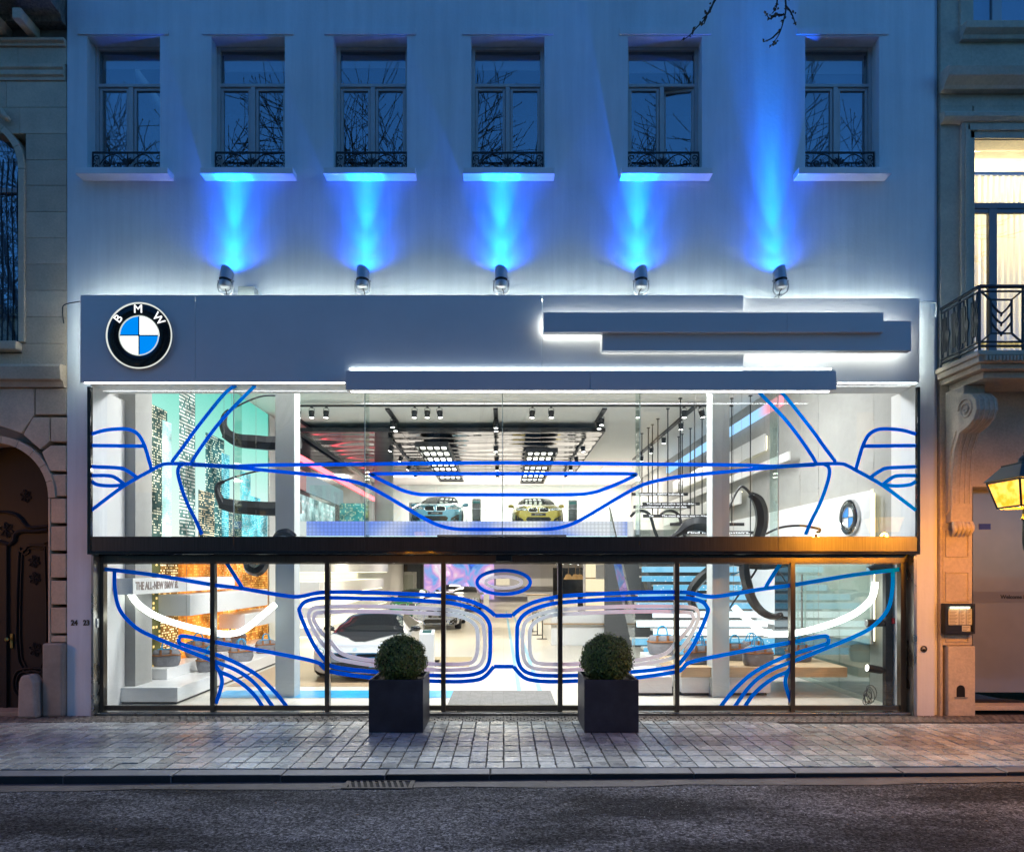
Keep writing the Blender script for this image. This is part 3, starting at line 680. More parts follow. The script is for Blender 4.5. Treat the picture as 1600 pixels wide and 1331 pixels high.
sky_print = grad_print('teal_print', [(.30,(.85,.40,.10)),(1,(.13,.62,.50)),(.42,(.95,1,.92)),(.60,(.72,1,.92)),(.80,(.36,.86,.72))], 1.2)
y0, y1 = 1.62, 8.2
MB().box(WLX+.001, WLX+.03, y0, y1, .3, CEIL-.05).build('picture', sky_print, mur)
warm = (1,.80,.45); wh = (.95,1,.9); ora = (1,.35,.06)
towers = [ # y0,y1,ztop, material
  (1.70,2.55,5.35, skyline('tower_print_a', (.03,.06,.05), (1.0,.95,.7), 0.058,0.051,0.52,1.6, seed=1), 2.6),
  (2.35,2.72,5.15, skyline('tower_print_b', (.35,.62,.58), (.9,1,1), 0.047,0.041,0.46,1.3, seed=2), 2.6),
  (3.05,3.75,6.20, skyline('tower_print_c', (.06,.12,.11), (1,1,.9), 0.055,0.070,0.42,1.6, seed=3), 2.6),
  (3.05,3.80,6.34, skyline('tower_print_d', (.85,.9,.75), (1,1,.9), 0.156,0.041,0.46,1.1, seed=4), 6.2),
  (4.25,5.25,5.30, skyline('tower_print_e', (.02,.075,.075), (.85,1,.8), 0.066,0.053,0.54,1.5, seed=5), 2.6),
  (5.1,5.55,5.0, skyline('tower_print_f', (.04,.25,.30), (.5,.95,1), 0.047,0.049,0.46,1.4, seed=6), 2.6),
  (3.9,4.7,4.0, skyline('tower_print_g', (.03,.05,.045), (1,.8,.5), 0.055,0.049,0.46,1.7, seed=7), 2.6),
  (6.2,6.9,4.75, skyline('tower_print_h', (.10,.45,.50), (.8,1,1), 0.055,0.049,0.51,1.2, seed=8), 2.6),
  (6.9,7.6,4.2, skyline('tower_print_i', (.05,.35,.42), (.6,1,1), 0.047,0.041,0.51,1.3, seed=9), 2.6),
  (7.6,8.15,3.8, skyline('tower_print_j', (.05,.28,.34), (.7,1,1), 0.047,0.041,0.51,1.3, seed=10), 2.6),
  (5.5,6.3,4.0, skyline('tower_print_k', (.05,.10,.10), (1,.95,.7), 0.055,0.049,0.56,1.3, seed=11), 2.6)]
for k, (a, b, zt_, mt, zl) in enumerate(towers):
    MB().box(WLX+.0305+.0004*k, WLX+.034+.0004*k, a, b, zl, zt_).build('tower', mt, mur)
streets = [(1.62,2.3,.32,2.6, skyline('street_print_a', (.035,.035,.008), (.9,.6,.2), .11,.09,.72,1.6, seed=21)),
  (2.3,3.0,.32,2.6, skyline('street_print_b', (.10,.045,.006), (1,.62,.2), .06,.05,.46,2.4, seed=22, lit2=(1,.9,.6))),
  (3.0,4.3,.32,2.6, skyline('street_print_c', (.55,.16,.015), (1,.5,.1), .09,.06,.60,1.3, seed=23)),
  (4.3,5.2,.32,2.6, skyline('street_print_d', (.40,.11,.012), (1,.55,.12), .08,.05,.56,1.5, seed=24)),
  (5.2,6.4,.32,2.6, skyline('street_print_e', (.50,.14,.012), (1,.75,.3), .07,.05,.55,1.7, seed=25)),
  (6.4,8.15,.32,2.6, skyline('street_print_f', (.30,.10,.012), (1,.55,.12), .1,.06,.60,1.4, seed=26))]
for a, b, c_, d, mt in streets:
    MB().box(WLX+.0305, WLX+.034, a+.001, b-.001, c_, d-.001).build('street', mt, mur)
MB().box(WLX, WLX+.06, y1, y1+.05, .3, CEIL-.05).box(WLX, WLX+.06, y0-.06, y0, .3, CEIL-.05).build('frame', steel, mur)

# white display bars with lettering on the left wall
def left_bar(name, label, y0, y1, za, zb, x1=-6.2, text=None, cut=None):
    t = thing(name, label, 'display panel', (WLX, y0, za))
    MB().box(WLX+.05, x1, y0, y1, za, zb).build('panel', white_gloss, t, bevel=.006)
    if text:
        mb = MB(); add_text(mb, text, .19, (x1+.004, y0+.82, (za+zb)/2), (0,1,0), (0,0,1), .003, bold=.004)
        ys_ = [v[1] for v in mb.v]; yc = (min(ys_)+max(ys_))/2; kf = 1.48/(max(ys_)-min(ys_)); mb.v = [(v[0], yc+(v[1]-yc)*kf, v[2]) for v in mb.v]
        mb.build('lettering', M('letter_bronze', (.28,.22,.2), .5), t)
    return t
left_bar('display_bar', 'white wall bar lettered with the new car name above the neon curve', 0.62, 4.9, 1.87, 2.14, -6.13, 'THE ALL-NEW BMW i8.')
left_bar('display_bar', 'blank white wall bar below the lettered one, beside the left column', 2.18, 6.4, 1.42, 1.82, -5.9)
left_bar('display_bar', 'blank white wall bar lowest on the left wall by the grey column', 4.9, 8.2, .95, 1.28, -5.9)
# ------------------------------------------------------------------ stepped platform and bags
MB().box(-6.52, -5.49, .82, 7.6, .06, .30).box(-6.48, -5.53, .86, 7.55, .018, .06, 1).build('display_platform', [white_gloss, black_m], label='low white platform along the skyline wall carrying grey bags', cat='platform', bevel=.006)
MB().box(-6.50, -6.08, 1.66, 7.2, .301, .50).build('display_step', white_gloss, label='narrow white step on top of the low white platform', cat='step', bevel=.006)
bag_grey = M('bag_felt', (.20,.20,.215), .75, noise=(5,.22,6), bump=(9,.6,.03))
bag_brown = M('bag_leather', (.30,.13,.05), .5); bag_blue = M('bag_blue', (.02,.33,.62), .5)
def bag(loc, rz, sc, label, group='grey tote bags'):
    t = thing('tote_bag', label, 'bag', loc, group)
    ZP = [(0,.20,.105),(.01,.225,.12),(.10,.255,.13),(.20,.255,.115),(.235,.245,.105),(.255,.25,.10),(.30,.225,.07),(.325,.19,.035)]
    def loft(rings, mt, nm, smooth=50, n=28):
        mb = MB(); vs = []; fs = []
        for z, a, b in rings:
            for j in range(n):
                th = 2*math.pi*j/n; c_, s_ = math.cos(th), math.sin(th)
                e = .55
                vs.append((loc[0]+math.copysign(abs(c_)**e, c_)*a*(1+.02*math.sin(5*th+z*30)), loc[1]+math.copysign(abs(s_)**e, s_)*b*(1+.05*math.sin(3*th+z*20)), loc[2]+z+.006*math.sin(4*th)*(z > .2)))
        for i in range(len(rings)-1):
            for j in range(n): fs.append((i*n+j, i*n+(j+1) % n, (i+1)*n+(j+1) % n, (i+1)*n+j))
        fs += [tuple(range(n-1,-1,-1)), tuple((len(rings)-1)*n+j for j in range(n))]
        mb.add(vs, fs); return mb.build(nm, mt, t, smooth=smooth)
    loft(ZP, bag_grey, 'body')
    loft([(.205,.258,.119),(.208,.266,.126),(.228,.264,.123),(.231,.256,.115)], bag_brown, 'trim')
    loft([(.318,.16,.034),(.335,.15,.03),(.338,.12,.02)], bag_blue, 'lining')
    for sg in (-1, 1):
        h = MB(); y = sg*.05
        h.tube(smoothpath([(loc[0]-.09,loc[1]+sg*.10,loc[2]+.24),(loc[0]-.085,loc[1]+sg*.075,loc[2]+.33),(loc[0]-.065,loc[1]+y*.8,loc[2]+.44),(loc[0],loc[1]+y*.6,loc[2]+.485),(loc[0]+.065,loc[1]+y*.8,loc[2]+.44),(loc[0]+.085,loc[1]+sg*.075,loc[2]+.33),(loc[0]+.09,loc[1]+sg*.10,loc[2]+.24)],5), .011, 6)
        h.build('handle', bag_blue, t, smooth=60)
        for q in (-1, 1):
            MB().box(loc[0]+q*.088-.02, loc[0]+q*.088+.02, loc[1]+sg*.108-.006, loc[1]+sg*.108+.006, loc[2]+.225, loc[2]+.33).build('tab', bag_brown, t, bevel=.003)
    t.rotation_euler = (0,0,rz); t.scale = (sc,)*3
    return t
b0 = bag(Vector((-6.0,2.28,.301))*0+Vector((-5.99,2.3,.301)), 0, .9, 'x')   # prototype, placed below
left_bags = [(-6.27,2.02,.502,.35,.80,'grey tote bag nearest the street on the narrow white step'), (-6.27,3.35,.502,.5,.86,'second grey tote bag on the narrow white step'),
             (-5.76,2.75,.302,.6,.86,'front grey tote bag on the low platform edge'), (-5.74,4.25,.302,.7,.84,'second grey tote bag on the low platform edge, behind the mullion'),
             (-5.72,5.75,.302,.5,.80,'rear grey tote bag on the low platform near the column'), (-6.27,5.2,.502,.5,.9,'third grey tote bag on the narrow white step'), (-6.27,4.4,.502,.5,.8,'grey tote bag half hidden behind the left mullion')]
right_bags = [(XX(1035,4.1),4.1,.47,-.2,1.25,'dark grey tote bag at the left end, in front of the stairs'), (XX(1092,1.95),1.95,.55,.1,1.05,'grey tote bag at the left end of the wooden bench'),
              (XX(1090,2.75),2.75,.55,.3,1.05,'grey tote bag behind another at the left end of the bench'), (XX(1148,2.5),2.5,.55,-.3,1.0,'grey tote bag behind the right hand column'),
              (XX(1174,2.9),2.9,.55,.2,1.0,'grey tote bag at the back of the wooden bench'), (XX(1184,1.75),1.75,.55,0,1.06,'grey tote bag on the bench right of the column'), (XX(1248,2.3),2.3,.55,.2,.98,'brightly lit grey tote bag at the right end of the bench')]
first = True
for x, y, z, rz, sc, lb in [(a,b,c,d,e*1.18,f) for a,b,c,d,e,f in left_bags]+right_bags:
    if first: b0.location = (x,y,z); b0.rotation_euler = (0,0,rz); b0.scale = (sc,)*3; b0['label'] = lb; first = False
    else: copy_tree(b0, (x,y,z), rz, lb, scale=sc)
# wooden bench with white blocks
t = thing('display_bench', 'thick oak bench top on white blocks carrying grey bags', 'bench', (4,1.7,.018))
MB().box(XX(1064,1.5), XX(1324,1.5), 1.5, 3.2, .37, .548).build('top', light_wood, t, bevel=.006)
MB().box(XX(998,1.35), XX(1056,1.35)-.0, 1.62, 3.0, .07, .36).box(XX(1064,1.5)+.05, XX(1205,1.6), 1.62, 3.1, .07, .369).build('block', white_gloss, t, bevel=.006)
MB().box(XX(1000,1.35), XX(1200,1.6), 1.66, 2.9, .019, .07).build('plinth', black_m, t)
MB().box(XX(1010,3.9), XX(1062,3.9), 3.8, 4.6, .018, .46).build('display_block', white_gloss, label='white block carrying the dark bag in front of the stairs', cat='plinth', bevel=.006)
# ------------------------------------------------------------------ neon curves
neon = E('neon_white', (.93,1,.93), 6)
for nm, pts in (('left', [(201,905),(201.5,915),(206,930),(220,947),(248,964),(290,978),(340,989),(366,989),(384,982),(405,965),(430,944)]), ('right', [(1367,909),(1366.5,918),(1361,936),(1342,954),(1315,968),(1280,980),(1240,989),(1205,990),(1186,984),(1168,968),(1147,948)])):
    y = .95; t = thing('neon_tube', f'glowing white neon tube bent like a headlamp outline behind the {nm} pane', 'neon light', W(*pts[0], y))
    MB().tube(smoothpath([W(a,b,y) for a, b in pts],8), .052, 14).build('tube', neon, t, smooth=60)
    for q in (pts[0], pts[5], pts[-1]):
        p = W(*q, y); MB().tube([p+Vector((0,.03,.05)), Vector((p.x, y+.03, CEIL))], .003, 4).build('hanger', steel, t)

# ------------------------------------------------------------------ entrance mat, floor strips
MB().box(XX(700,.85), XX(868,.85), .75, 2.1, .022, .03).build('entrance_mat', M('grey_mat', (.20,.19,.18), .95, noise=(40,.3,3)), label='grey entrance mat inside the sliding door', cat='mat')
MB().box(-5.4, -1.6, 2.6, 6.6, .0215, .0235).build('wooden_floor_inlay', tile_floor('oak_planks', (.42,.29,.17), 1.8, .16, .4), kind='structure')
MB().box(-5.2, -.6, 1.4, 2.15, .0215, .024).build('floor_band', M('blue_floor', (.03,.36,.68), .3, noise=(1.5,.35,3)), label='pale blue floor graphic in front of the white sports car', cat='floor graphic')
for k, (a, b) in enumerate((((791,955),(812,1083)),((801,955),(845,1083)))):
    pts = []
    for (px, py) in (a, b):
        d = (EZ-.022)*F/(py-CZ); pts.append(((px-CX)*d/F, d-D))
    (xa, ya), (xb, yb2) = pts; w = .045
    MB().add([(xa-w,ya,.023),(xb-w,yb2,.023),(xb+w,yb2,.023),(xa+w,ya,.023),(xa-w,ya,.0215),(xb-w,yb2,.0215),(xb+w,yb2,.0215),(xa+w,ya,.0215)], [(0,1,2,3),(7,6,5,4),(0,4,5,1),(1,5,6,2),(2,6,7,3),(3,7,4,0)]).build('floor_stripe', M('pale_blue_tape', (.25,.52,.72), .5), label=f'{["left","right"][k]} pale blue stripe along the aisle floor', cat='floor stripe')
MB().box(XX(672,6.2), XX(735,6.2), 5.4, 7.2, .0215, .0235).build('floor_band', M('sand_floor', (.50,.38,.2), .4), label='sand and blue floor graphic beside the white pedestal', cat='floor graphic')

# ------------------------------------------------------------------ ceiling tracks, mirror ceiling, light boxes
mirror = bpy.data.materials.new('mirror_steel'); mirror.use_nodes = True; N, L = nodes_of(mirror); N.remove(N['Principled BSDF'])
gm = N.new('ShaderNodeBsdfGlossy'); gm.inputs[0].default_value = (.30,.29,.28,1); gm.inputs['Roughness'].default_value = .09; gp = N.new('ShaderNodeNewGeometry'); wv = N.new('ShaderNodeTexWave'); wv.bands_direction = 'Y'; wv.inputs['Scale'].default_value = .38; wv.inputs['Distortion'].default_value = 5; wv.inputs['Detail'].default_value = 1.5; L.new(gp.outputs['Position'], wv.inputs['Vector'])
bpm = N.new('ShaderNodeBump'); bpm.inputs['Strength'].default_value = .45; bpm.inputs['Distance'].default_value = .05; L.new(wv.outputs['Fac'], bpm.inputs['Height']); L.new(bpm.outputs[0], gm.inputs['Normal']); L.new(gm.outputs[0], N['Material Output'].inputs[0])
mp_ = thing('mirror_ceiling', 'suspended polished steel ceiling panel above the upper cars', 'ceiling panel', (0,9.4,6.4))
for a, b in ((-6.0,-3.05),(-3.04,.0),(.01,2.97)):
    MB().box(a, b, 9.44, 18.6, 6.40, 6.45).build('sheet', mirror, mp_)
MB().box(-6.02, 2.99, 9.36, 9.435, 6.36, 6.47).box(2.975, 3.0, 9.436, 18.6, 6.38, 6.47).build('edge', black_m, mp_)
lb_m = E('tube_light', (1,1,.86), 9)
for k, (x0, x1, ya, yb2) in enumerate(((-2.65,-1.65,9.7,17.7),(.7,1.7,10.7,18.3))):
    t = thing('light_box', f'black louvred light box with four rows of tubes above the {["blue","gold"][k]} car', 'light box', (x0, ya, 6.0))
    fr = MB(); fr.box(x0, x1, ya, ya+.06, 5.98, 6.13).box(x0, x1, yb2-.06, yb2, 5.98, 6.13).box(x0, x0+.03, ya+.061, yb2-.061, 5.98, 6.13).box(x1-.03, x1, ya+.061, yb2-.061, 5.98, 6.13).box(x0+.03, x1-.03, ya+.061, yb2-.061, 6.10, 6.13)
    fr.build('housing', black_m, t)
    n = 7; ll = (yb2-ya-.3)/n
    for r in range(n):
        tb = MB()
        for c_ in range(4):
            xa = x0+.10+c_*.215; tb.box(xa, xa+.12, ya+.15+r*ll, ya+.15+r*ll+ll*.62, 6.05, 6.08)
        tb.build('tube_row', lb_m, t)
        MB().box(x0+.031, x1-.031, ya+.15+r*ll+ll*.70, ya+.15+r*ll+ll*.9, 6.0, 6.09).build('louvre', black_m, t)
    for yy in (ya+.5, yb2-.5): MB().cyl(((x0+x1)/2, yy, 6.13), ((x0+x1)/2, yy, 6.40), .008, 6).build('hanger', black_m, t)
def track(name, label, x0, x1, ya, yb2, z):
    MB().box(x0, x1, ya, yb2, z-.045, z-.001).build(name, black_m, label=label, cat='light track', group='black ceiling tracks')
track('light_track', 'long black ceiling track running across the front of the hall', -5.4, 5.95, 7.0, 7.06, CEIL-.08)
for k, (x, ya, yb2, z) in enumerate(((-5.9,7.7,10.2,CEIL),(-3.13,7.7,9.35,CEIL),(-.22,7.7,9.35,CEIL),(2.72,7.7,9.35,CEIL),(5.08,7.5,16.0,CEIL))):
    track('light_track', f'short black ceiling track running back from the front, {["first","second","third","fourth","fifth"][k]} from the left', x-.06, x+.06, ya, yb2, z)
for k, (x, nm) in enumerate(((-3.5,'left'),(-.25,'middle'),(2.5,'right'))):
    track('light_track', f'black track hung under the steel ceiling panel, {nm} one', x-.03, x+.03, 10.2, 17.6, 6.38)
def spot(loc, label, tilt=0.0, rz=0.0, sc=1.0, group='black track spotlights'):
    t = thing('track_spotlight', label, 'spotlight', loc, group)
    x, y, z = loc
    MB().lathe([(.03,-.10),(.06,-.105),(.065,-.12),(.065,-.27),(.062,-.285)], (x,y,z), (0,0,1), 14).build('housing', black_m, t, smooth=40)
    MB().lathe([(.054,-.289),(.054,-.2855)], (x,y,z), (0,0,1), 14).build('lens', E_white, t)
    MB().box(x-.025,x+.025,y-.06,y+.06,z-.025,z).tube([(x-.07,y,z-.19),(x-.07,y,z-.06),(x,y,z-.025),(x+.07,y,z-.06),(x+.07,y,z-.19)], .007, 5).build('bracket', black_m, t)
    t.rotation_euler = (0,tilt,rz); t.scale = (sc,)*3
    return t
fz = CEIL-.125
spots = [(XX(px,7.03), 7.03, fz, ti, f'black spotlight on the front ceiling track, {nm}') for px, ti, nm in ((466,0,'leftmost, beside the grey column'),(487,0,'second from left'),(510,.05,'third from left'),(648,.05,'left of the middle group of three'),(668,.03,'centre of the middle group of three'),(686,-.12,'right of the middle group of three'),(832,.05,'left of the pair above the gold car'),(861,-.03,'right of the pair above the gold car'),(1069,0,'left of the pair by the right column'),(1094,-.25,'beside the right column'))]
trk = [(-3.13,8.6,'front lamp of the second short track'),(-3.13,9.1,'rear lamp of the second short track'),(-.22,8.7,'front lamp of the middle short track'),(-.22,9.15,'rear lamp of the middle short track'),(2.72,8.3,'front lamp of the fourth short track'),(2.72,8.8,'rear lamp of the fourth short track'),(-5.9,8.6,'lamp of the leftmost short track')]
spots += [(x, y, CEIL-.045, 0, 'black spotlight, '+nm) for x, y, nm in trk]
spots += [(5.08, y, CEIL-.045, 0, f'black spotlight on the long right hand track, {nm} from the front') for y, nm in ((8.9,'first'),(11.0,'second'),(12.8,'third'),(14.5,'fourth'))]
spots += [(x, y, 6.335, ti, f'black spotlight under the steel ceiling panel, {sd} track, {nm}') for x, sd, ti in ((-3.5,'left',.4),(-.25,'middle',.0),(2.5,'right',-.1)) for y, nm in ((11.0,'front'),(13.0,'second'),(15.0,'third'),(17.0,'rear'))]
sp0 = None
for x, y, z, ti, lb in spots:
    if sp0 is None: sp0 = spot((x,y,z), lb, ti)
    else:
        o = copy_tree(sp0, (x,y,z), label=lb); o.rotation_euler = (0,ti,0)
for k, (px, py, y) in enumerate(((568,880,13),(580,881,14),(596,882,15),(618,882,16),(786,881,14),(868,884,20),(880,884,20.5),(893,884,21),(1000,882,22),(905,884,24))):
    o = copy_tree(sp0, (XX(px,y), y, GC), label=f'black spotlight under the lower ceiling, {["first","second","third","fourth","fifth","sixth","seventh","eighth","ninth","tenth"][k]} from the left in its row', group='spotlights under the lower ceiling'); o.rotation_euler = (0,.15,0); o.scale = (.9,)*3

# ------------------------------------------------------------------ edge of the upper floor: led screen band
def led_band():
    m = bpy.data.materials.new('led_band'); m.use_nodes = True; N, L = nodes_of(m); N.remove(N['Principled BSDF'])
    g = N.new('ShaderNodeNewGeometry'); n1 = N.new('ShaderNodeTexNoise'); n1.inputs['Scale'].default_value = .55; n1.inputs['Detail'].default_value = 1; L.new(g.outputs['Position'], n1.inputs['Vector'])
    cr = N.new('ShaderNodeValToRGB'); L.new(n1.outputs['Fac'], cr.inputs[0]); e0 = cr.color_ramp.elements
    e0[0].position = .42; e0[0].color = (.22,.36,1,1); e0[1].position = .62; e0[1].color = (.9,.95,1,1)
    for p, c_ in ((.48,(.34,.48,1,1)),(.53,(.62,.70,1,1))): q = e0.new(p); q.color = c_
    wv = N.new('ShaderNodeTexVoronoi'); wv.inputs['Scale'].default_value = 9; wv.inputs['Randomness'].default_value = 0; L.new(g.outputs['Position'], wv.inputs['Vector'])
    mr = N.new('ShaderNodeMapRange'); L.new(wv.outputs['Distance'], mr.inputs[0]); mr.inputs[1].default_value = 0; mr.inputs[2].default_value = .7; mr.inputs[3].default_value = 1.6; mr.inputs[4].default_value = .8
    e = N.new('ShaderNodeEmission'); L.new(cr.outputs[0], e.inputs[0]); L.new(mr.outputs[0], e.inputs[1]); L.new(e.outputs[0], N['Material Output'].inputs[0]); return m
t = thing('led_screen_band', 'blue and white led screen along the edge of the upper floor', 'screen', (-1,EDGE-.1,GC))
MB().box(-5.66, 3.55, EDGE-.06, EDGE-.002, 3.05, FL2-.0).build('screen', led_band(), t)
MB().box(-5.66, 3.55, EDGE-.08, EDGE-.061, 3.05, 3.27).build('bright_edge', E('cyan_edge', (.6,.92,1), 2.6), t)
MB().box(XX(683,EDGE-.3), XX(885,EDGE-.3), EDGE-.3, EDGE-.1, 3.10, 3.30).build('beam', black_m, t)
MB().box(-5.95, -5.665, EDGE-.08, EDGE-.002, 3.05, FL2+.0).build('end_cap', white_gloss, t)
bal = glass('balustrade_glass', (.93,.98,.96), 1.45)
for k in range(5):
    MB().box(-5.6+k*1.83, -5.6+k*1.83+1.80, EDGE+.05, EDGE+.066, FL2, FL2+1.05).build('glass_balustrade', bal, label=f'clear glass balustrade panel at the upper floor edge, {["first","second","third","fourth","fifth"][k]} from left', cat='balustrade', group='glass balustrade panels')
# ------------------------------------------------------------------ right wall: light strips, panels, lettering, emblem
strip_m = bpy.data.materials.new('colour_strip'); strip_m.use_nodes = True
N, L = nodes_of(strip_m); N.remove(N['Principled BSDF']); g = N.new('ShaderNodeNewGeometry'); sp = N.new('ShaderNodeSeparateXYZ'); L.new(g.outputs['Position'], sp.inputs[0])
mr = N.new('ShaderNodeMapRange'); L.new(sp.outputs['Y'], mr.inputs[0]); mr.inputs[1].default_value = 5.1; mr.inputs[2].default_value = 7.5
cr = N.new('ShaderNodeValToRGB'); L.new(mr.outputs[0], cr.inputs[0]); cr.color_ramp.elements[0].position = .25; cr.color_ramp.elements[0].color = (1,.35,.42,1); cr.color_ramp.elements[1].position = .55; cr.color_ramp.elements[1].color = (.35,.65,1,1)
e = N.new('ShaderNodeEmission'); L.new(cr.outputs[0], e.inputs[0]); e.inputs[1].default_value = 1.5; L.new(e.outputs[0], N['Material Output'].inputs[0])
MB().box(6.36, 6.47, 5.1, 16, 6.10, 6.32).build('light_strip', strip_m, label='thin blue and pink light strip high on the right wall', cat='light strip')
warmled = E('warm_cove', (1,.93,.62), 3.5)
def right_panel(label, ya, yb, za, zb, x=6.36, edges='', th=.1):
    t = thing('wall_panel', label, 'wall panel', (x, ya, za), group='white panels on the right wall')
    MB().box(x, x+.05, ya, yb, za, zb).build('panel', white_gloss, t, bevel=.004)
    lg = MB()
    if 't' in edges: lg.box(x+.065, x+.085, ya+.05, yb, zb-.04, zb-.02)
    if 'b' in edges: lg.box(x+.065, x+.085, ya+.05, yb, za+.02, za+.04)
    if 'f' in edges: lg.box(x+.065, x+.085, ya+.02, ya+.04, za+.05, zb-.05)
    if lg.v: lg.build('cove_light', warmled, t)
    return t
right_panel('framed white panel glowing at its edges high on the right wall', 6.0, 15, 5.2, 5.62, edges='bf')
right_panel('narrow white bar on the right wall below the framed panel', 4.2, 15, 4.68, 4.87, x=6.2)
right_panel('second narrow white bar on the right wall', 7.4, 16, 4.05, 4.4, x=6.25, edges='t')
dado = right_panel('long white dado panel with a glowing top edge and the round emblem', 1.12, 20, 1.0, 3.66, x=6.34, edges='tf')
tx = MB(); add_text(tx, 'DRIVEN BY BMW.'[8:], .34, (6.334, 4.45, 2.98), (0,-1,0), (0,0,1), .006, bold=.004, sx=1.5, space=1.5)
tx.build('lettering', white_gloss, dado)
roundel('round_emblem', 'chrome round emblem on the white panel at the right end of the hall', (6.335, 1.78, 3.24), .325, (0,-1,0), (0,0,1), False)
MB().box(6.30, 6.335, 1.02, 1.06, 2.5, 3.66).build('glow_strip', E('vertical_glow', (1,.95,.6), 2.0), label='vertical warm light strip in the right corner', cat='light strip')
# glass partition along the right wall on the ground storey
t = thing('glass_partition', 'clear glass partition standing along the right wall on the ground floor', 'partition', (6.25,1,.02))
for k in range(3): MB().box(6.22, 6.235, .95+k*1.05, .95+k*1.05+1.03, .02, 2.5).build('pane', glass('part_glass', (.86,.93,.9), 1.7), t)
for k in range(2): MB().cyl((6.19, 3.5+k*.35, .5), (6.19, 3.5+k*.35, 2.2), .022, 10).build('door_pull', steel, t, smooth=60)
MB().box(6.30, 6.46, 4.2, 5.2, .02, 2.8).build('dark_doorway', black_gloss, label='dark doorway in the right wall behind the glass partition', cat='doorway')
# black pole with three spotlights
yp = .62; t = thing('spotlight_pole', 'black pole with three spotlights at the right end of the window', 'spotlight pole', W(1390,1104,yp))
MB().box(XX(1384,yp), XX(1395,yp), yp, yp+.1, .018, 2.56).build('pole', black_m, t, bevel=.004)
for (ax_, ay_, bx_, by_) in ((1381,882,1357,891),(1380,973,1354,973),(1378,1047,1355,1043)):
    a, b = W(ax_,ay_,yp+.05), W(bx_,by_,yp+.05); d = (b-a).normalized()
    h = MB(); h.lathe([(.02,-.03),(.055,0),(.062,.03),(.066,(b-a).length)], a, d, 16); o = h.build('spotlight', black_m, t, smooth=40)
    MB().lathe([(.056,0),(.056,.004)], b+d*.001, d, 16).build('lens', E('pole_lens', (1,.97,.9), 4, False) if ay_ == 1047 else chrome, o)
    MB().tube([a, Vector((XX(1385,yp), yp+.05, a.z))], .014, 6).build('arm', steel, o)
MB().box(XX(1393,yp)+.0, XX(1400,yp), yp-.03, yp-.001, ZZ(974,yp), ZZ(965,yp)).build('fire_alarm_button', M('alarm_red', (.6,.02,.02), .4), label='small red fire alarm box on the black pole', cat='alarm', bevel=.003)
cab = MB()
for k in range(5):
    r_ = .10+.012*k; cab.tube([(6.02+.02*k+r_*.55*math.cos(a*.5+k), yp+.05+.03*math.sin(a*.9), .14+.02*k+r_*math.sin(a*.5+k)) for a in range(14)], .006, 4)
cab.build('cable_coil', black_m, label='coil of black cable at the foot of the black pole', cat='cable')

# ------------------------------------------------------------------ hanging rods with text signs
rods = [(1003,677),(1013,668),(1019.5,663),(1028,654),(1043.5,638),(1063,622),(1085.5,630),(1097,654),(1060.6,682),(1066,678),(1078.6,669),(1143.5,622),(1172.5,618),(1238.7,612)]
signs = [(987,1075,772,'Welcome to BMW Individual.',1), (1004,1093.5,787,'The most exclusive way to drive.',3), (990,1080,791.8,'The combination of character and class.',8), (1028,1113,806,'The most dynamic way to drive.',5), (1005,1030,806,'The',0), (1047,1163,819,'',6), (1066,1180,832,'Find more   upstairs.',11)]
sg_white = E('sign_white', (.95,.97,1), 1.5, sample=False)
for k, (px, py) in enumerate(rods):
    d = 4.4*F/(CZ-py); y = d-D
    y = min(max(y, 3.6), 13)
    zb2 = [ZZ(774,y),ZZ(789,y),ZZ(804,y),ZZ(804,y),ZZ(790,y),ZZ(820,y),ZZ(820,y),ZZ(808,y),ZZ(770,y),ZZ(790,y),ZZ(808,y),ZZ(818,y),2.6,2.6][k]
    o = MB().cyl((XX(px,y),y,zb2), (XX(px,y),y,CEIL), .014 if k > 10 else .017, 6).lathe([(.05,0),(.05,.02)], (XX(px,y),y,CEIL-.021), (0,0,1), 10)
    o.build('hanging_rod', black_m, label=f'thin black rod hanging from the ceiling, {["first","second","third","fourth","fifth","sixth","seventh","eighth","ninth","tenth","eleventh","twelfth","thirteenth","fourteenth"][sorted(range(len(rods)), key=lambda q: rods[q][0]).index(k)]} from the left', cat='rod', group='hanging rods')
for k, (a, b, py, tx_, rk) in enumerate(signs):
    y = 8.2-.35*k if k not in (5,6) else 6.4-.3*k/5
    lb = f'narrow black hanging sign reading {tx_}' if tx_ else 'blank narrow black hanging sign'
    lb = lb.replace('BMW ', '').replace('Find more   upstairs.', 'upstairs').rstrip('.')
    t = thing('hanging_sign', lb, 'sign', W((a+b)/2, py, y), group='hanging text signs')
    MB().box(XX(a,y), XX(b,y), y, y+.03, ZZ(py+2.4,y), ZZ(py-2.4,y)).build('board', black_m, t)
    if tx_:
        mb = MB(); add_text(mb, tx_, .072, W((a+b)/2, py, y)-Vector((0,.003,0)), depth=.001, bold=.002, sx=1.0)
        xs_ = [v[0] for v in mb.v]; w_ = max(xs_)-min(xs_); tgt = (XX(b,y)-XX(a,y))*.86; c0 = (max(xs_)+min(xs_))/2
        if tx_ != 'The': mb.v = [((v[0]-c0)*tgt/w_+c0, v[1], v[2]) for v in mb.v]
        mb.build('lettering', sg_white, t)

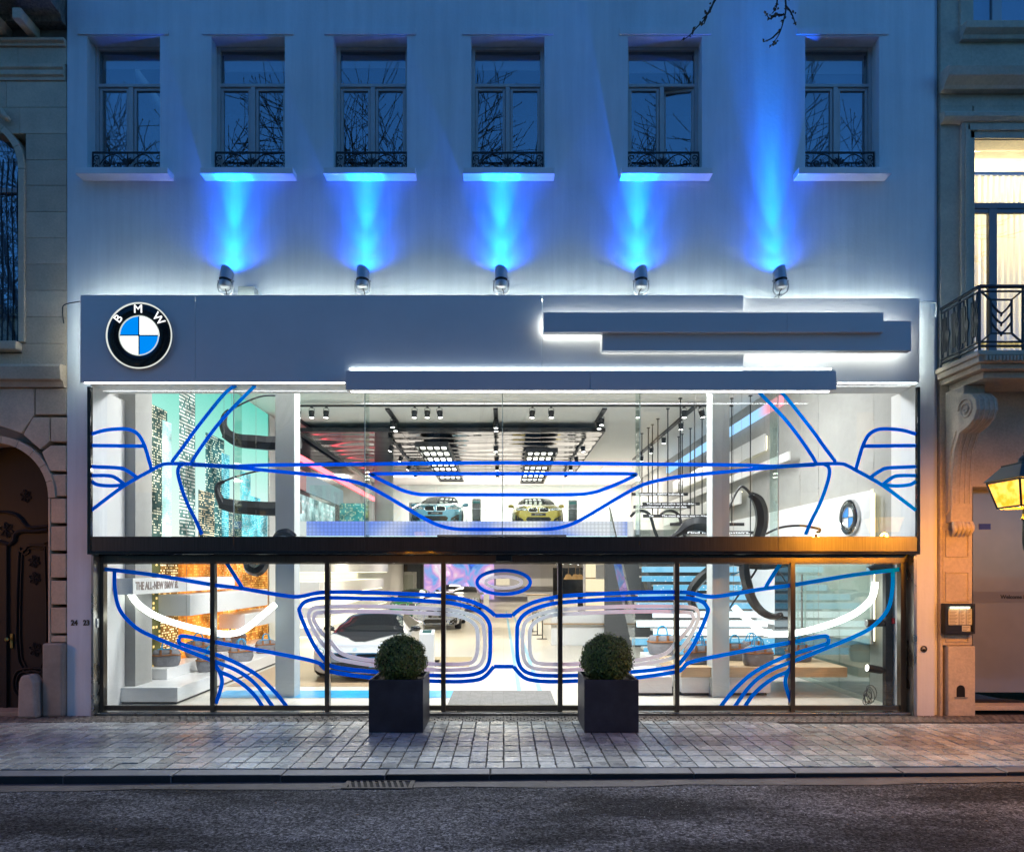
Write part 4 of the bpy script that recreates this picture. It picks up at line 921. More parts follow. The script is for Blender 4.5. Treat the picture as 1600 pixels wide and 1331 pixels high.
# ------------------------------------------------------------------ hanging black car body frames
carbon = M('carbon_black', (.012,.012,.014), .36, coat=.15, bump=(14,.25,.01))
carbon_g = M('carbon_grey', (.035,.035,.04), .33, coat=.2, bump=(9,.4,.02))
rivet = M('rivet', (.5,.5,.5), .3, metal=1)
def px_tube(pts, y, r, flat=1.0, n=8, dy=None):
    pp = smoothpath([tuple(W(p[0],p[1],y+(p[3] if len(p) > 3 else 0)))+((p[2] if len(p) > 2 else r),) for p in []] or [W(p[0],p[1],y+(p[3] if len(p) > 3 else 0)) for p in pts], 5)
    rr = [(p[2] if len(p) > 2 else r) for p in pts]; k = len(pp); rs = []
    for i in range(k):
        f_ = i/(k-1)*(len(rr)-1); j = min(int(f_), len(rr)-2); rs.append(rr[j]+(rr[j+1]-rr[j])*(f_-j))
    return MB().tube(pp, rs, n, flat=flat)
def frame_thing(label, y, parts, loc, hang):
    t = thing('car_body_frame', label, 'car frame', loc, 'black car body frames hung from the ceiling')
    for nm, pts, r, mt in parts:
        px_tube(pts, y, r, .8, 10 if r < .04 else 6).build(nm, mt, t, smooth=45)
        if 'sill' in nm or 'pillar' in nm:
            pp = smoothpath([W(p[0],p[1],y) for p in pts], 3); rv = MB()
            for q in pp[1:-1:2]: rv.lathe([(.008,-.02),(.008,0)], q+Vector((0,-.5*r-.02,.2*r)), (0,-1,0), 6)
            rv.build('rivets', rivet, t)
    for q in hang:
        p = W(*q, y); MB().tube([p, Vector((p.x,p.y,CEIL))], .003, 4).build('cable', steel, t)
    return t
frame_thing('upper black car side frame hung in front of the skyline wall', 2.6, [('sill', [(352,677,0.111),(372,688,0.143),(400,691,0.150),(430,693,0.150),(470,691,0.130)], .11, carbon), ('pillar', [(356,680,0.104),(349,665,0.078),(351,650,0.058),(358,641,0.039)], .05, carbon), ('rail', [(354,646,.02),(372,634,.018),(402,621,.018),(425,618,.018),(462,622,.018)], .018, carbon_g)], W(400,700,2.6), ((362,640),(440,620)))
frame_thing('lower black car side frame hung in front of the skyline wall', 2.4, [('sill', [(345,786,0.117),(365,791,0.143),(400,794,0.150),(430,795,0.150),(470,793,0.130)], .11, carbon), ('pillar', [(348,788,0.111),(340,770,0.078),(341,757,0.058),(350,752,0.039)], .05, carbon), ('rail', [(343,755,.02),(362,747,.018),(393,738,.018),(415,735,.018),(462,738,.018)], .018, carbon_g)], W(400,800,2.4), ((350,750),(440,736)))
frame_thing('small black car body pod hung low left of the column', 2.3, [('pod', [(383,872,0.065),(390,886,0.143),(402,891,0.143),(412,884,0.117),(416,872,0.065)], .1, carbon)], W(400,895,2.3), ((400,872),))
frame_thing('black car panel resting on the beam by the left column', 1.1, [('panel', [(428,839,0.026),(437,833,0.065),(450,832,0.078),(462,838,0.039)], .05, carbon)], W(445,840,1.1), ())
frame_thing('large black car body frame hung in front of the stairs', 2.4, [
    ('pillar', [(1120,868,0.130),(1112,888,0.130),(1094,905,0.130),(1081,922,0.117),(1080,938,0.104),(1088,955,0.072)], .1, carbon),
    ('cross_beam', [(1090,876,0.065),(1140,876,0.091),(1175,880,0.130),(1200,884,0.078),(1232,880,0.065)], .07, carbon),
    ('sill_pillar', [(1165,868,0.117),(1163,890,0.130),(1168,915,0.130),(1176,938,0.117),(1190,955,0.098),(1208,963,0.078),(1222,960,0.065)], .09, carbon_g),
    ('strut', [(1190,876,.022),(1172,905,.02),(1150,935,.016),(1140,950,.012)], .02, carbon_g), ('rod', [(1205,880,.014),(1222,900,.014),(1235,922,.012)], .014, carbon), ('rail', [(1208,962,.03),(1225,964,.02),(1240,966,.018)], .02, carbon),
    ('pipe', [(1142,898,.012),(1155,893,.012),(1164,883,.012),(1172,878,.012)], .012, M('blue_pipe', (.05,.4,.75), .4))], W(1160,965,2.4), ((1120,872),(1200,876)))
frame_thing('upper black car door frame hung right of the column', 2.6, [
    ('rail', [(1133,812,.028),(1143,785,.028),(1152,767,.028),(1159,760,.03),(1168,766,.035),(1178,778,.05)], .03, carbon), ('sill_pillar', [(1172,772,0.065),(1184,782,0.117),(1190,800,0.130),(1190,820,0.124),(1184,842,0.117)], .09, carbon)], W(1170,840,2.6), ((1159,760),))
frame_thing('slender black roof bow hung below the embossed lettering', 2.2, [('rail', [(1196,834,.02),(1220,824,.022),(1250,821,.022),(1275,825,.024),(1281,828,.028),(1276,834,.03),(1271,843,.03)], .02, carbon)], W(1240,835,2.2), ((1250,822),))
frame_thing('black car dashboard hump hung left of the right column', 3.0, [('panel', [(1044,842,0.039),(1060,833,0.065),(1074,822,0.130),(1090,818,0.169),(1108,822,0.169),(1128,834,0.104)], .1, carbon), ('rail', [(1040,843,.015),(1060,830,.02),(1072,816,.02),(1086,812,.02),(1106,818,.02)], .02, chrome)], W(1085,842,3.0), ((1086,812),))

# ------------------------------------------------------------------ staircase with led risers
stair = thing('staircase', 'open staircase with glowing blue and white led risers behind the bags', 'staircase', (4,6,.02))
def riser_mat(name, c0, c1, s, sc):
    m = bpy.data.materials.new(name); m.use_nodes = True; N, L = nodes_of(m); N.remove(N['Principled BSDF'])
    g = N.new('ShaderNodeNewGeometry'); v = N.new('ShaderNodeTexVoronoi'); v.inputs['Scale'].default_value = sc; L.new(g.outputs['Position'], v.inputs['Vector'])
    cr = N.new('ShaderNodeValToRGB'); L.new(v.outputs['Distance'], cr.inputs[0]); cr.color_ramp.elements[0].position = .12; cr.color_ramp.elements[0].color = (1,1,1,1); cr.color_ramp.elements[1].position = .25; cr.color_ramp.elements[1].color = (*c0,1)
    n = N.new('ShaderNodeTexNoise'); n.inputs['Scale'].default_value = 1.2; L.new(g.outputs['Position'], n.inputs['Vector'])
    mx = N.new('ShaderNodeMix'); mx.data_type = 'RGBA'; mr = N.new('ShaderNodeMapRange'); L.new(n.outputs['Fac'], mr.inputs[0]); mr.inputs[1].default_value = .45; mr.inputs[2].default_value = .6; L.new(mr.outputs[0], mx.inputs[0])
    L.new(cr.outputs[0], mx.inputs[6]); mx.inputs[7].default_value = (*c1,1)
    e = N.new('ShaderNodeEmission'); L.new(mx.outputs[2], e.inputs[0]); e.inputs[1].default_value = s; L.new(e.outputs[0], N['Material Output'].inputs[0]); return m
rb = riser_mat('riser_blue', (.16,.50,.75), (.28,.62,.85), 1.3, 12); rw = riser_mat('riser_white', (.75,.93,1), (.9,.97,1), 2.2, 9)
tread_m = M('tread_grey', (.55,.54,.52), .4); stringer_m = M('stringer_dark', (.06,.06,.062), .5)
rows = [(1017,1006,1262,rb),(1002.5,988,1270,rb),(988,1021,1272,rw),(974.5,995,1276,rw),(960,1020,1276,rw),(946.5,995,1250,rb),(932.5,997,1256,rb),(918,1021,1274,rb),(904,1003,1250,rb),(889.5,1003,1250,rb),(876,1003,1270,rb),(862,1010,1270,rb)]
for k, (py, a, b, mt) in enumerate(rows):
    y = 5.2+.30*k; x0, x1 = XX(a,y), XX(b,y); z = ZZ(py,y)
    MB().box(x0, x1, y, y+.03, z-.075, z+.075).build('riser', mt, stair)
    MB().box(x0, x1, y+.031, y+.36, z+.03, z+.08).build('tread', tread_m, stair)
for x in (XX(1035,6), XX(1150,6), XX(1262,6)):
    MB().extr([(5.3,.02),(5.6,.02),(9.1,2.75),(9.1,3.0),(8.8,3.0)], 'x', x-.05, x+.05).build('stringer', stringer_m, stair)
MB().box(XX(985,5.6)-.02, XX(985,5.6), 5.1, 5.12, .02, .03).extr([(5.2,.2),(5.25,1.2),(9.0,4.1),(9.0,3.0)], 'x', XX(992,5.2), XX(992,5.2)+.015).build('glass_side', bal, stair)
MB().tube([(XX(992,5.2),5.25,1.2),(XX(992,5.2),9.0,4.1)], .022, 8).build('handrail', steel, stair, smooth=60)
MB().box(3.0, 6.2, 9.6, 9.7, .02, 3.0).build('stair_wall', M('dark_wall', (.10,.10,.10), .6), label='dark grey wall behind the staircase', cat='wall')
MB().box(XX(1262,5.6), XX(1274,5.6), 5.6, 9.2, .02, 3.3).build('stair_wall', M('olive_wall', (.34,.33,.26), .7), label='pale olive wall at the right side of the staircase', cat='wall')
# escalator handrails on the upper floor
t = thing('escalator', 'escalator balustrades rising beside the hanging signs on the upper floor', 'escalator', (4,12,3))
for k, (x0, x1) in enumerate(((1000,1022),(1045,1066))):
    y = 11.0+k
    MB().tube(smoothpath([W(x1+6,842,y),W(x1,826,y),W(x0+16,806,y),W(x0+8,799,y),W(x0,798,y+.2),W(x0-8,800,y+.6),W(x0-14,806,y+1)],5), .05, 8).build('handrail', stringer_m, t, smooth=60)
    MB().extr([(y,2.8),(y+.03,2.8),(y+.03,FL2+.8),(y,FL2+.8)], 'x', XX(x0-8,y), XX(x0+16,y)).build('glass_side', bal, t)

# ------------------------------------------------------------------ upper floor, left side: black wall with red light and pictures
MB().box(WLX+.01, -6.2, EDGE+.2, 23.9, FL2, 6.39).build('media_wall', black_gloss, label='glossy black media wall at the left of the upper floor', cat='wall')
MB().box(-6.19, -6.13, EDGE+.2, 22, 5.62, 5.78).build('red_light_line', E('red_line', (1,.13,.16), 5), label='red light line along the black media wall', cat='light strip')
for k, (ya, yb2, mt, lb) in enumerate(((9.6,10.6,M('red_poster',(.4,.02,.04),.4),'red poster at the near end of the black media wall'),(10.7,15.5,E('grey_screen',(.5,.62,.68),.75,False),'pale grey screen with faint lettering on the media wall'))):
    MB().box(-6.19, -6.15, ya, yb2, 4.75, 5.35).build('wall_screen', mt, label=lb, cat='screen')
MB().box(-6.19, -6.15, 9.9, 14.2, 3.75, 4.6).build('wall_screen', skyline('screen_print', (.30,.42,.42), (.75,.85,.85), .5,.16,.55,1.0, seed=31), label='low screen with pale building stripes on the media wall', cat='screen')
MB().box(-6.0, -5.0, 14.3, 14.4, 3.72, 4.75).build('wall_screen', skyline('screen_print2', (.03,.18,.18), (.9,.95,.6), .06,.05,.66,1.0, axis='x', seed=32), label='teal skyline screen at the end of the media wall', cat='screen')
S('round_pillar_upper', MB().cyl((-4.6,15.6,FL2), (-4.6,15.6,CEIL-.001), .36, 24), white_wall, smooth=60)
MB().box(-4.6, -3.2, 22.5, 22.6, FL2, 5.6).build('dark_opening', M('dark_opening', (.05,.055,.06), .4), label='dark stair opening behind the blue car', cat='doorway')
for k, (px, y) in enumerate(((744.5,14.6),(895,15))):
    t = thing('info_stand', f'tall black info stand right of the {["blue","gold"][k]} car', 'info stand', (XX(px,y),y,FL2))
    x = XX(px,y); MB().box(x-.16, x+.16, y, y+.12, FL2, FL2+1.25).build('body', black_gloss, t, bevel=.004)
    MB().box(x-.13, x+.13, y-.006, y-.001, FL2+1.08, FL2+1.18).build('display', E('stand_display', (.1,.3,.28), .8, False), t)
# ------------------------------------------------------------------ ground floor, back
def bokeh():
    m = bpy.data.materials.new('bokeh_print'); m.use_nodes = True; N, L = nodes_of(m); N.remove(N['Principled BSDF'])
    g = N.new('ShaderNodeNewGeometry'); n = N.new('ShaderNodeTexNoise'); n.inputs['Scale'].default_value = .6; n.inputs['Detail'].default_value = 2; n.inputs['Distortion'].default_value = 1.2; L.new(g.outputs['Position'], n.inputs['Vector'])
    cr = N.new('ShaderNodeValToRGB'); L.new(n.outputs['Fac'], cr.inputs[0]); q = cr.color_ramp.elements; q[0].position = .32; q[0].color = (.06,.16,.70,1); q[1].position = .68; q[1].color = (1,.95,1,1)
    for p, c_ in ((.42,(.25,.5,.95,1)),(.5,(.62,.38,.85,1)),(.57,(.95,.55,.85,1))): a = q.new(p); a.color = c_
    v = N.new('ShaderNodeTexVoronoi'); v.inputs['Scale'].default_value = 1.3; L.new(g.outputs['Position'], v.inputs['Vector'])
    mr = N.new('ShaderNodeMapRange'); L.new(v.outputs['Distance'], mr.inputs[0]); mr.inputs[1].default_value = .22; mr.inputs[2].default_value = .27; mr.inputs[3].default_value = 1.5; mr.inputs[4].default_value = 1.05
    e = N.new('ShaderNodeEmission'); L.new(cr.outputs[0], e.inputs[0]); L.new(mr.outputs[0], e.inputs[1]); L.new(e.outputs[0], N['Material Output'].inputs[0]); return m
MB().box(XX(663,39), XX(772,39), 39, 39.1, .25, 2.80).build('video_wall', bokeh(), label='pink and blue video wall at the far end of the showroom', cat='screen')
t = thing('lift', 'steel lift doors in a dark glossy surround at the back left', 'lift', (XX(632,34),34,.02))
MB().box(XX(600,34), XX(662,34), 34.0, 34.2, .02, GC-.01).build('surround', black_gloss, t)
MB().box(XX(612,34), XX(651,34), 33.93, 33.99, .02, 2.25).build('frame', steel, t)
for a, b in ((616,630.5),(631,646)): MB().box(XX(a,33.9), XX(b,33.9), 33.88, 33.925, .02, 2.05).build('door', M('lift_door', (.35,.36,.32), .3, metal=.8), t)
MB().box(XX(540,30), XX(598,30), 30, 30.2, .02, GC-.01).build('partition_wall', white_wall, label='white partition wall with a doorway left of the lift', cat='wall')
MB().box(XX(582,29.9), XX(592,29.9), 29.9, 29.99, .02, 2.1).build('doorway', black_gloss, label='black doorway in the white partition', cat='doorway')
MB().box(XX(500,22), XX(524,22), 22, 22.2, .02, GC-.01).build('glass_cabinet', black_gloss, label='dark glossy cabinet behind the white sports car', cat='cabinet')
for k, (za, zb2, xr) in enumerate(((2.25,2.75,-5.2),(1.55,1.95,-5.4),(.9,1.2,-5.2),(.35,.6,-5.3))):
    t = thing('wall_shelf', f'long white wall shelf on the left wall past the column, {["top","second","third","bottom"][k]} one', 'shelf', (WLX,9.3,za))
    MB().box(WLX+.01, xr, 9.3, 20, za, zb2).build('front', white_gloss, t, bevel=.005)
    MB().box(WLX+.1, xr-.05, 9.4, 20, za-.03, za-.015).build('cove_light', warmled, t)
# reception counter and back bar
t = thing('reception_counter', 'white reception counter with an oak ledge in the middle of the hall', 'counter', (2.4,10,.02))
y = 10.0; MB().box(XX(861,y), XX(963,y), y, y+.5, .02, .98).box(XX(861,y), XX(861,y)+.5, y+.501, 15, .02, .98).build('body', white_gloss, t, bevel=.006)
MB().box(XX(849,y), XX(951,y), y-.14, y-.002, .66, .70).build('ledge', wood, t, bevel=.004)
MB().box(XX(861,y)-.04, XX(963,y), y-.02, y+.55, .981, 1.01).build('worktop', white_gloss, t, bevel=.004)
for k in range(3): MB().cyl((XX(845,13)-.1*k, 12+1.4*k, .02), (XX(845,13)-.1*k, 12+1.4*k, .78), .02, 8).lathe([(.2,0),(.2,.01)], (XX(845,13)-.1*k, 12+1.4*k, .02), (0,0,1), 14).lathe([(.05,0),(.18,.02),(.19,.05),(.12,.06)], (XX(845,13)-.1*k, 12+1.4*k, .78), (0,0,1), 14).build('bar_stool', stringer_m, label=f'dark bar stool beside the reception counter, {["nearest","middle","farthest"][k]}', cat='stool', smooth=50)
t = thing('display_shelving', 'bright back lit shelves behind the reception counter', 'shelves', (3,13,.02))
y = 13.5; x0, x1 = XX(915,y), XX(962,y)
MB().box(x0, x1, y+.4, y+.45, .02, 2.75).build('back_panel', E('lit_back', (1,.83,.55), 1.3), t)
for z in (.5,1.0,1.5,2.0): MB().box(x0, x1, y, y+.4, z, z+.04).build('shelf', light_wood, t)
MB().box(x0-.04, x0, y, y+.45, .02, 2.78).box(x1, x1+.04, y, y+.45, .02, 2.78).build('side', white_gloss, t)
MB().box(XX(935,12), x1, 12.6, 12.7, 2.0, 2.5).build('sign_panel', white_gloss, t)
MB().box(XX(912,11), XX(955,11), 11, 11.1, 2.63, 2.80).build('light_strip', E('violet_strip', (.55,.6,1), 1.5), label='short violet light strip under the lower ceiling', cat='light strip')
MB().box(XX(963,10.8), XX(983,10.8), 10.6, 12.6, .02, GC+.9).build('wall_pier', grey_wall, label='beige pier between the reception counter and the stairs', cat='pier')
t = thing('rear_shelves', 'white wall shelves along the far back wall', 'shelves', (3,41,.5))
MB().box(XX(775,41), XX(870,41), 41, 41.9, 1.15, 1.75).build('upper_shelf', white_gloss, t); MB().box(XX(775,41), XX(870,41), 41.2, 41.9, .35, .7).build('lower_shelf', white_gloss, t)
MB().box(XX(775,40.9), XX(796,40.9), 40.9, 40.99, 1.25, 1.72).build('picture', E('small_screen', (1,.85,.6), 1.0, False), t)
MB().box(XX(864,32), XX(912,32), 32, 32.2, .02, 2.5).build('shop_window', black_gloss, label='dark glazed doorway with pendant lamps at the back right', cat='doorway')
wick = M('wicker', (.40,.25,.10), .8)
for k, px in enumerate((888,899,906)):
    y = 18+k*.5; p = W(px, 905, y); MB().lathe([(.05,.22),(.10,.2),(.20,.0),(.19,0)], p, (0,0,1), 14, cap=False).cyl(p+Vector((0,0,.2)), (p.x,p.y,GC), .006, 5).build('pendant_lamp', wick, label=f'woven pendant lamp behind the counter, {["left","middle","right"][k]} one', cat='pendant lamp', group='woven pendant lamps', smooth=50)
for k, (px, py, y) in enumerate(((840,946,24),(883,925,22))):
    MB().box(XX(px,y)-.5, XX(px,y)+.6, y, y+.7, .02, 1.05).box(XX(px,y)-.55, XX(px,y)+.65, y-.05, y+.75, 1.051, 1.09,1).build('service_desk', [white_gloss, wood], label=f'white service desk with wooden top, {["nearer the aisle","further right"][k]}', cat='desk')
t = thing('info_pedestal', 'white info pedestal with a tilted screen beside the white sports car', 'pedestal', (XX(666.5,3.9),3.9,.02))
x = XX(666.5,3.9); MB().extr([(3.9,.02),(4.1,.02),(4.1,1.0),(3.9,.93)], 'x', x-.155, x+.155).build('body', white_gloss, t, bevel=.006)
MB().add([(x-.10,3.92,.942),(x+.10,3.92,.942),(x+.10,4.07,.995),(x-.10,4.07,.995)], [(0,1,2,3)]).build('screen', E('pedestal_screen', (.15,.32,.32), .8, False), t)
MB().box(XX(760,27)-.15, XX(760,27)+.15, 27, 27.3, .02, 1.0).build('info_pedestal', white_gloss, label='small white pedestal beside the aisle far back', cat='pedestal', bevel=.01)
# ================================================================== CARS
def interp(tab, y):
    if y <= tab[0][0]: return tab[0][1]
    for (a, va), (b, vb) in zip(tab, tab[1:]):
        if y <= b:
            t = (y-a)/(b-a); t = t*t*(3-2*t)*.5+t*.5
            return va+(vb-va)*t
    return tab[-1][1]
tyre_m = M('tyre', (.015,.015,.016), .7); rim_m = M('alloy', (.25,.25,.26), .3, metal=1); car_glass = M('car_glass', (.012,.014,.016), .06, spec=.35)
lamp_glass = M('headlamp', (.30,.32,.34), .12, metal=.4, coat=1, noise=(22,.6,3)); lamp_ring = E('lamp_ring', (1,1,1), 1.4, False); plate_m = M('black_plate', (.02,.02,.022), .4)
def make_car(label, loc, paint, spec, group='cars on show', rz=0.0):
    """loft of cross sections, nose at y=0 facing -y; details are patches laid onto the lofted skin"""
    t = thing('car', label, 'car', (0,0,0), group)
    Ln = spec['len']; ys = [0,.02,.05,.1,.17,.26,.38,.52]+[.7+(Ln-1.25)*i/21 for i in range(22)]+[Ln-.4,Ln-.25,Ln-.12,Ln-.04,Ln]
    n = 13; vs = []
    for y in ys:
        hw, zb, zs_, zt_, rw = (interp(spec[k], y) for k in ('hw','zb','zs','zt','rw'))
        half = [(0,zb),(.55*hw,zb),(.86*hw,zb+.015),(.965*hw,zb+.07),(hw,zb+.4*(zs_-zb)),(hw*.995,zb+.75*(zs_-zb)),(hw*.965,zs_-.03),(hw*.90+(.0),zs_+.02*(zt_-zs_)),
                (max(rw, .0)+(hw*.88-rw)*.55, zs_+.42*(zt_-zs_)), (rw+(hw*.86-rw)*.16, zs_+.80*(zt_-zs_)), (rw*.86, zs_+.945*(zt_-zs_)), (rw*.45, zs_+.99*(zt_-zs_)), (0,zt_)]
        ring = [(x, y, z) for x, z in half]+[(-x, y, z) for x, z in half[-2:0:-1]]
        vs += ring
    k = 2*n-2; fs = []; cls = []
    wsa, wsb, rwa, rwb = spec['glass']
    for i in range(len(ys)-1):
        ym = (ys[i]+ys[i+1])/2
        for j in range(k):
            fs.append((i*k+j, i*k+(j+1) % k, (i+1)*k+(j+1) % k, (i+1)*k+j))
            jj = j if j < n-1 else k-1-j
            c = 'body'
            if jj >= 9 and wsa < ym < wsb: c = 'windscreen'
            elif jj >= 9 and rwa < ym < rwb: c = 'rear_window'
            elif jj in (7,8) and wsb-.25 < ym < rwa+.3: c = 'side_window'
            cls.append(c)
    fs.append(tuple(range(k))); cls.append('body'); fs.append(tuple((len(ys)-1)*k+j for j in range(k-1,-1,-1))); cls.append('body')
    bvh = BVHTree.FromPolygons([Vector(v) for v in vs], fs)
    body = MB().add(vs, [f for f, c in zip(fs, cls) if c == 'body']).build('body', paint, t, smooth=38)
    for c in ('windscreen','rear_window','side_window'):
        ff = [f for f, q in zip(fs, cls) if q == c]
        if ff: MB().add(vs, ff).build(c, car_glass, t, smooth=60, fixn=False)
    def patch(nm, poly, mt, off=.006, par=None, mirror=True, axis='y', step=.05):
        """lay a flat outline (x,z seen from the front, or x,y seen from above) onto the skin"""
        for sg in ((1,-1) if mirror else (1,)):
            P2 = [Vector((sg*a, b)) for a, b in poly]; m = len(P2); pts = list(P2); 
            dens = []
            for i in range(m):
                a, b = P2[i], P2[(i+1) % m]; s_ = max(1, int((b-a).length/step))
                dens += [a.lerp(b, q/s_) for q in range(s_)]
            m = len(dens); edges = [(i, (i+1) % m) for i in range(m)]
            xs_ = [p.x for p in dens]; zs_ = [p.y for p in dens]; pts = list(dens)
            gx = min(xs_)+step*.5
            while gx < max(xs_):
                gz = min(zs_)+step*.5
                while gz < max(zs_): pts.append(Vector((gx, gz))); gz += step
                gx += step
            r = delaunay_2d_cdt(pts, edges, [], 1, 1e-5)
            ov, of = r[0], r[2]; out = []
            for p in ov:
                if axis == 'y': h = bvh.ray_cast(Vector((p.x, -3, p.y)), Vector((0,1,0)))
                else: h = bvh.ray_cast(Vector((p.x, p.y, 4)), Vector((0,0,-1)))
                if h[0] is None:
                    q = bvh.find_nearest(Vector((p.x, .2, p.y)) if axis == 'y' else Vector((p.x, p.y, .8))); q0 = q[0]
                else: q0 = h[0]
                out.append(q0+(Vector((0,-off,0)) if axis == 'y' else Vector((0,0,off))))
            o = MB().add(out, [f for f in of if len(f) >= 3]).build(nm, mt, par or t, smooth=60)
        return o
    spec['front'](t, patch, paint)
    # wheels
    wr = spec['wheel']
    for (wy, sg) in ((spec['axles'][0],-1),(spec['axles'][0],1),(spec['axles'][1],-1),(spec['axles'][1],1)):
        hw = interp(spec['hw'], wy); xo = sg*(hw+.008); xi = sg*(hw-.23); cz = wr
        d = Vector((1,0,0))*(1 if xo > xi else -1)
        w = MB().lathe([(wr*.62,0),(wr*.95,0),(wr,.03),(wr,.20),(wr*.95,.238),(wr*.62,.238)], (xi,wy,cz), d, 26).build('wheel', tyre_m, t, smooth=40)
        rm = MB().lathe([(wr*.66,.0),(wr*.66,.232),(wr*.60,.232),(wr*.56,.19),(wr*.56,.18)], (xi,wy,cz), d, 26)
        for q in range(5):
            a = q*2*math.pi/5; u = Vector((0,math.cos(a),math.sin(a))); v = Vector((0,-math.sin(a),math.cos(a)))
            c0 = Vector((xi,wy,cz))+d*.19
            rm.add([c0+u*(wr*.08)+v*.05, c0+u*(wr*.08)-v*.05, c0+u*(wr*.6)-v*.03, c0+u*(wr*.6)+v*.03, c0+d*.035+u*(wr*.08)+v*.05, c0+d*.035+u*(wr*.08)-v*.05, c0+d*.035+u*(wr*.6)-v*.03, c0+d*.035+u*(wr*.6)+v*.03], [(0,1,2,3),(7,6,5,4),(0,4,5,1),(1,5,6,2),(2,6,7,3),(3,7,4,0)])
        rm.build('rim', rim_m, w)
        arch = MB(); rr = wr*1.12
        arch.add([(sg*(hw+.004), wy+rr*math.cos(a*math.pi/14), cz+rr*math.sin(a*math.pi/14)) for a in range(-3,18)], [tuple(range(21))]); arch.build('wheel_arch', plate_m, t)
    # mirrors
    my, mz = spec['mirror']
    for sg in (-1,1):
        hw = interp(spec['hw'], my); mb = MB(); c0 = Vector((sg*(hw+.05), my, mz))
        rg = []; 
        for a, sc in ((-.09,.55),(-.075,.85),(-.03,1),(.03,.96),(.05,.8)):
            rg.append([c0+Vector((math.cos(q*math.pi/6)*.125*sc, a, math.sin(q*math.pi/6)*.07*sc)) for q in range(12)])
        vv = [p for r_ in rg for p in r_]; ff = [(i*12+j, i*12+(j+1) % 12, (i+1)*12+(j+1) % 12, (i+1)*12+j) for i in range(4) for j in range(12)]+[tuple(range(11,-1,-1)), tuple(48+j for j in range(12))]
        mb.add(vv, ff).tube([c0-Vector((sg*.06,0,.04)), c0-Vector((sg*.16,-.02,.07))], .022, 6)
        mb.build('mirror', spec.get('mirror_mat') or paint, t, smooth=45)
    t.location = loc; t.rotation_euler = (0,0,rz)
    return t
def sedan_front(t, patch, paint):
    patch('headlight', [(.40,.655),(.43,.735),(.62,.775),(.80,.79),(.845,.745),(.80,.69),(.62,.665)], lamp_glass)
    for cx_ in (.53,.70): patch('lamp_ring', [(cx_+.052*math.cos(a*math.pi/6), .715+.042*math.sin(a*math.pi/6)) for a in range(12)], lamp_ring, off=.012, step=.03)
    for cx_ in (.53,.70): patch('lamp_eye', [(cx_+.036*math.cos(a*math.pi/6), .715+.028*math.sin(a*math.pi/6)) for a in range(12)], black_gloss, off=.016, step=.03)
    patch('grille_rim', [(.03,.63),(.05,.60),(.30,.605),(.375,.65),(.375,.72),(.33,.775),(.08,.785),(.035,.755)], chrome, off=.010)
    patch('grille', [(.048,.64),(.06,.616),(.295,.62),(.358,.655),(.358,.715),(.32,.758),(.085,.768),(.052,.745)], black_m, off=.018)
    patch('lower_intake', [(-.36,.20),(-.46,.36),(-.38,.43),(.38,.43),(.46,.36),(.36,.20)], black_m, mirror=False)
    patch('side_intake', [(.52,.22),(.56,.36),(.82,.50),(.855,.44),(.80,.22)], black_m)
    patch('bumper_blade', [(.50,.40),(.54,.44),(.80,.56),(.86,.55),(.62,.43)], paint, off=.03)
    patch('number_plate', [(-.26,.475),(-.26,.575),(.26,.575),(.26,.475)], plate_m, off=.014, mirror=False)
    patch('emblem', [(.042*math.cos(a*math.pi/8), .835+.03*math.sin(a*math.pi/8)) for a in range(16)], M('bonnet_badge', (.3,.4,.6), .2), off=.008, mirror=False, step=.03)
    patch('hood_line', [(.34,.32),(.36,.32),(.52,1.15),(.50,1.15)], paint, off=.012, axis='z', step=.06)
    mb = MB(); add_text(mb, 'BMW M4', .065, (0,-.022,.523), depth=.002); mb.build('plate_text', M('plate_white', (.8,.8,.8), .5), t)
sedan = dict(len=4.67, hw=[(0,.70),(.05,.76),(.17,.84),(.38,.90),(.7,.925),(1.5,.925),(3.6,.93),(4.3,.89),(4.6,.80),(4.67,.74)],
    zb=[(0,.24),(.1,.18),(.4,.16),(4.2,.17),(4.67,.30)], zs=[(0,.66),(.05,.70),(.26,.76),(.7,.83),(1.4,.92),(3.9,.97),(4.5,.95),(4.67,.88)],
    zt=[(0,.74),(.05,.79),(.17,.845),(.4,.90),(1.0,.985),(1.45,1.03),(1.9,1.24),(2.3,1.365),(2.8,1.385),(3.3,1.34),(3.9,1.12),(4.1,1.06),(4.55,1.03),(4.67,.95)],
    rw=[(0,.52),(.4,.62),(1.4,.70),(1.6,.66),(2.2,.58),(2.8,.57),(3.4,.58),(3.9,.66),(4.67,.62)], glass=(1.45,2.28,3.2,3.95), wheel=.335, axles=(.85,3.66), mirror=(1.75,.98), front=sedan_front)
def paint(name, col, metal=.3, **k): return M(name, col, .28, metal=metal, coat=1.0, **k)
blue_p = paint('blue_paint', (.13,.42,.60)); gold_p = paint('gold_paint', (.50,.38,.03), .4); green_p = paint('green_paint', (.01,.30,.12), .2); white_p = paint('white_paint', (.46,.47,.49), 0)
camo = paint('camouflage_wrap', (.6,.6,.6), 0)
N, L = nodes_of(camo); v = N.new('ShaderNodeTexNoise'); v.inputs['Scale'].default_value = 7; v.inputs['Detail'].default_value = 3; v.inputs['Distortion'].default_value = 2; tcn = N.new('ShaderNodeTexCoord'); L.new(tcn.outputs['Object'], v.inputs['Vector'])
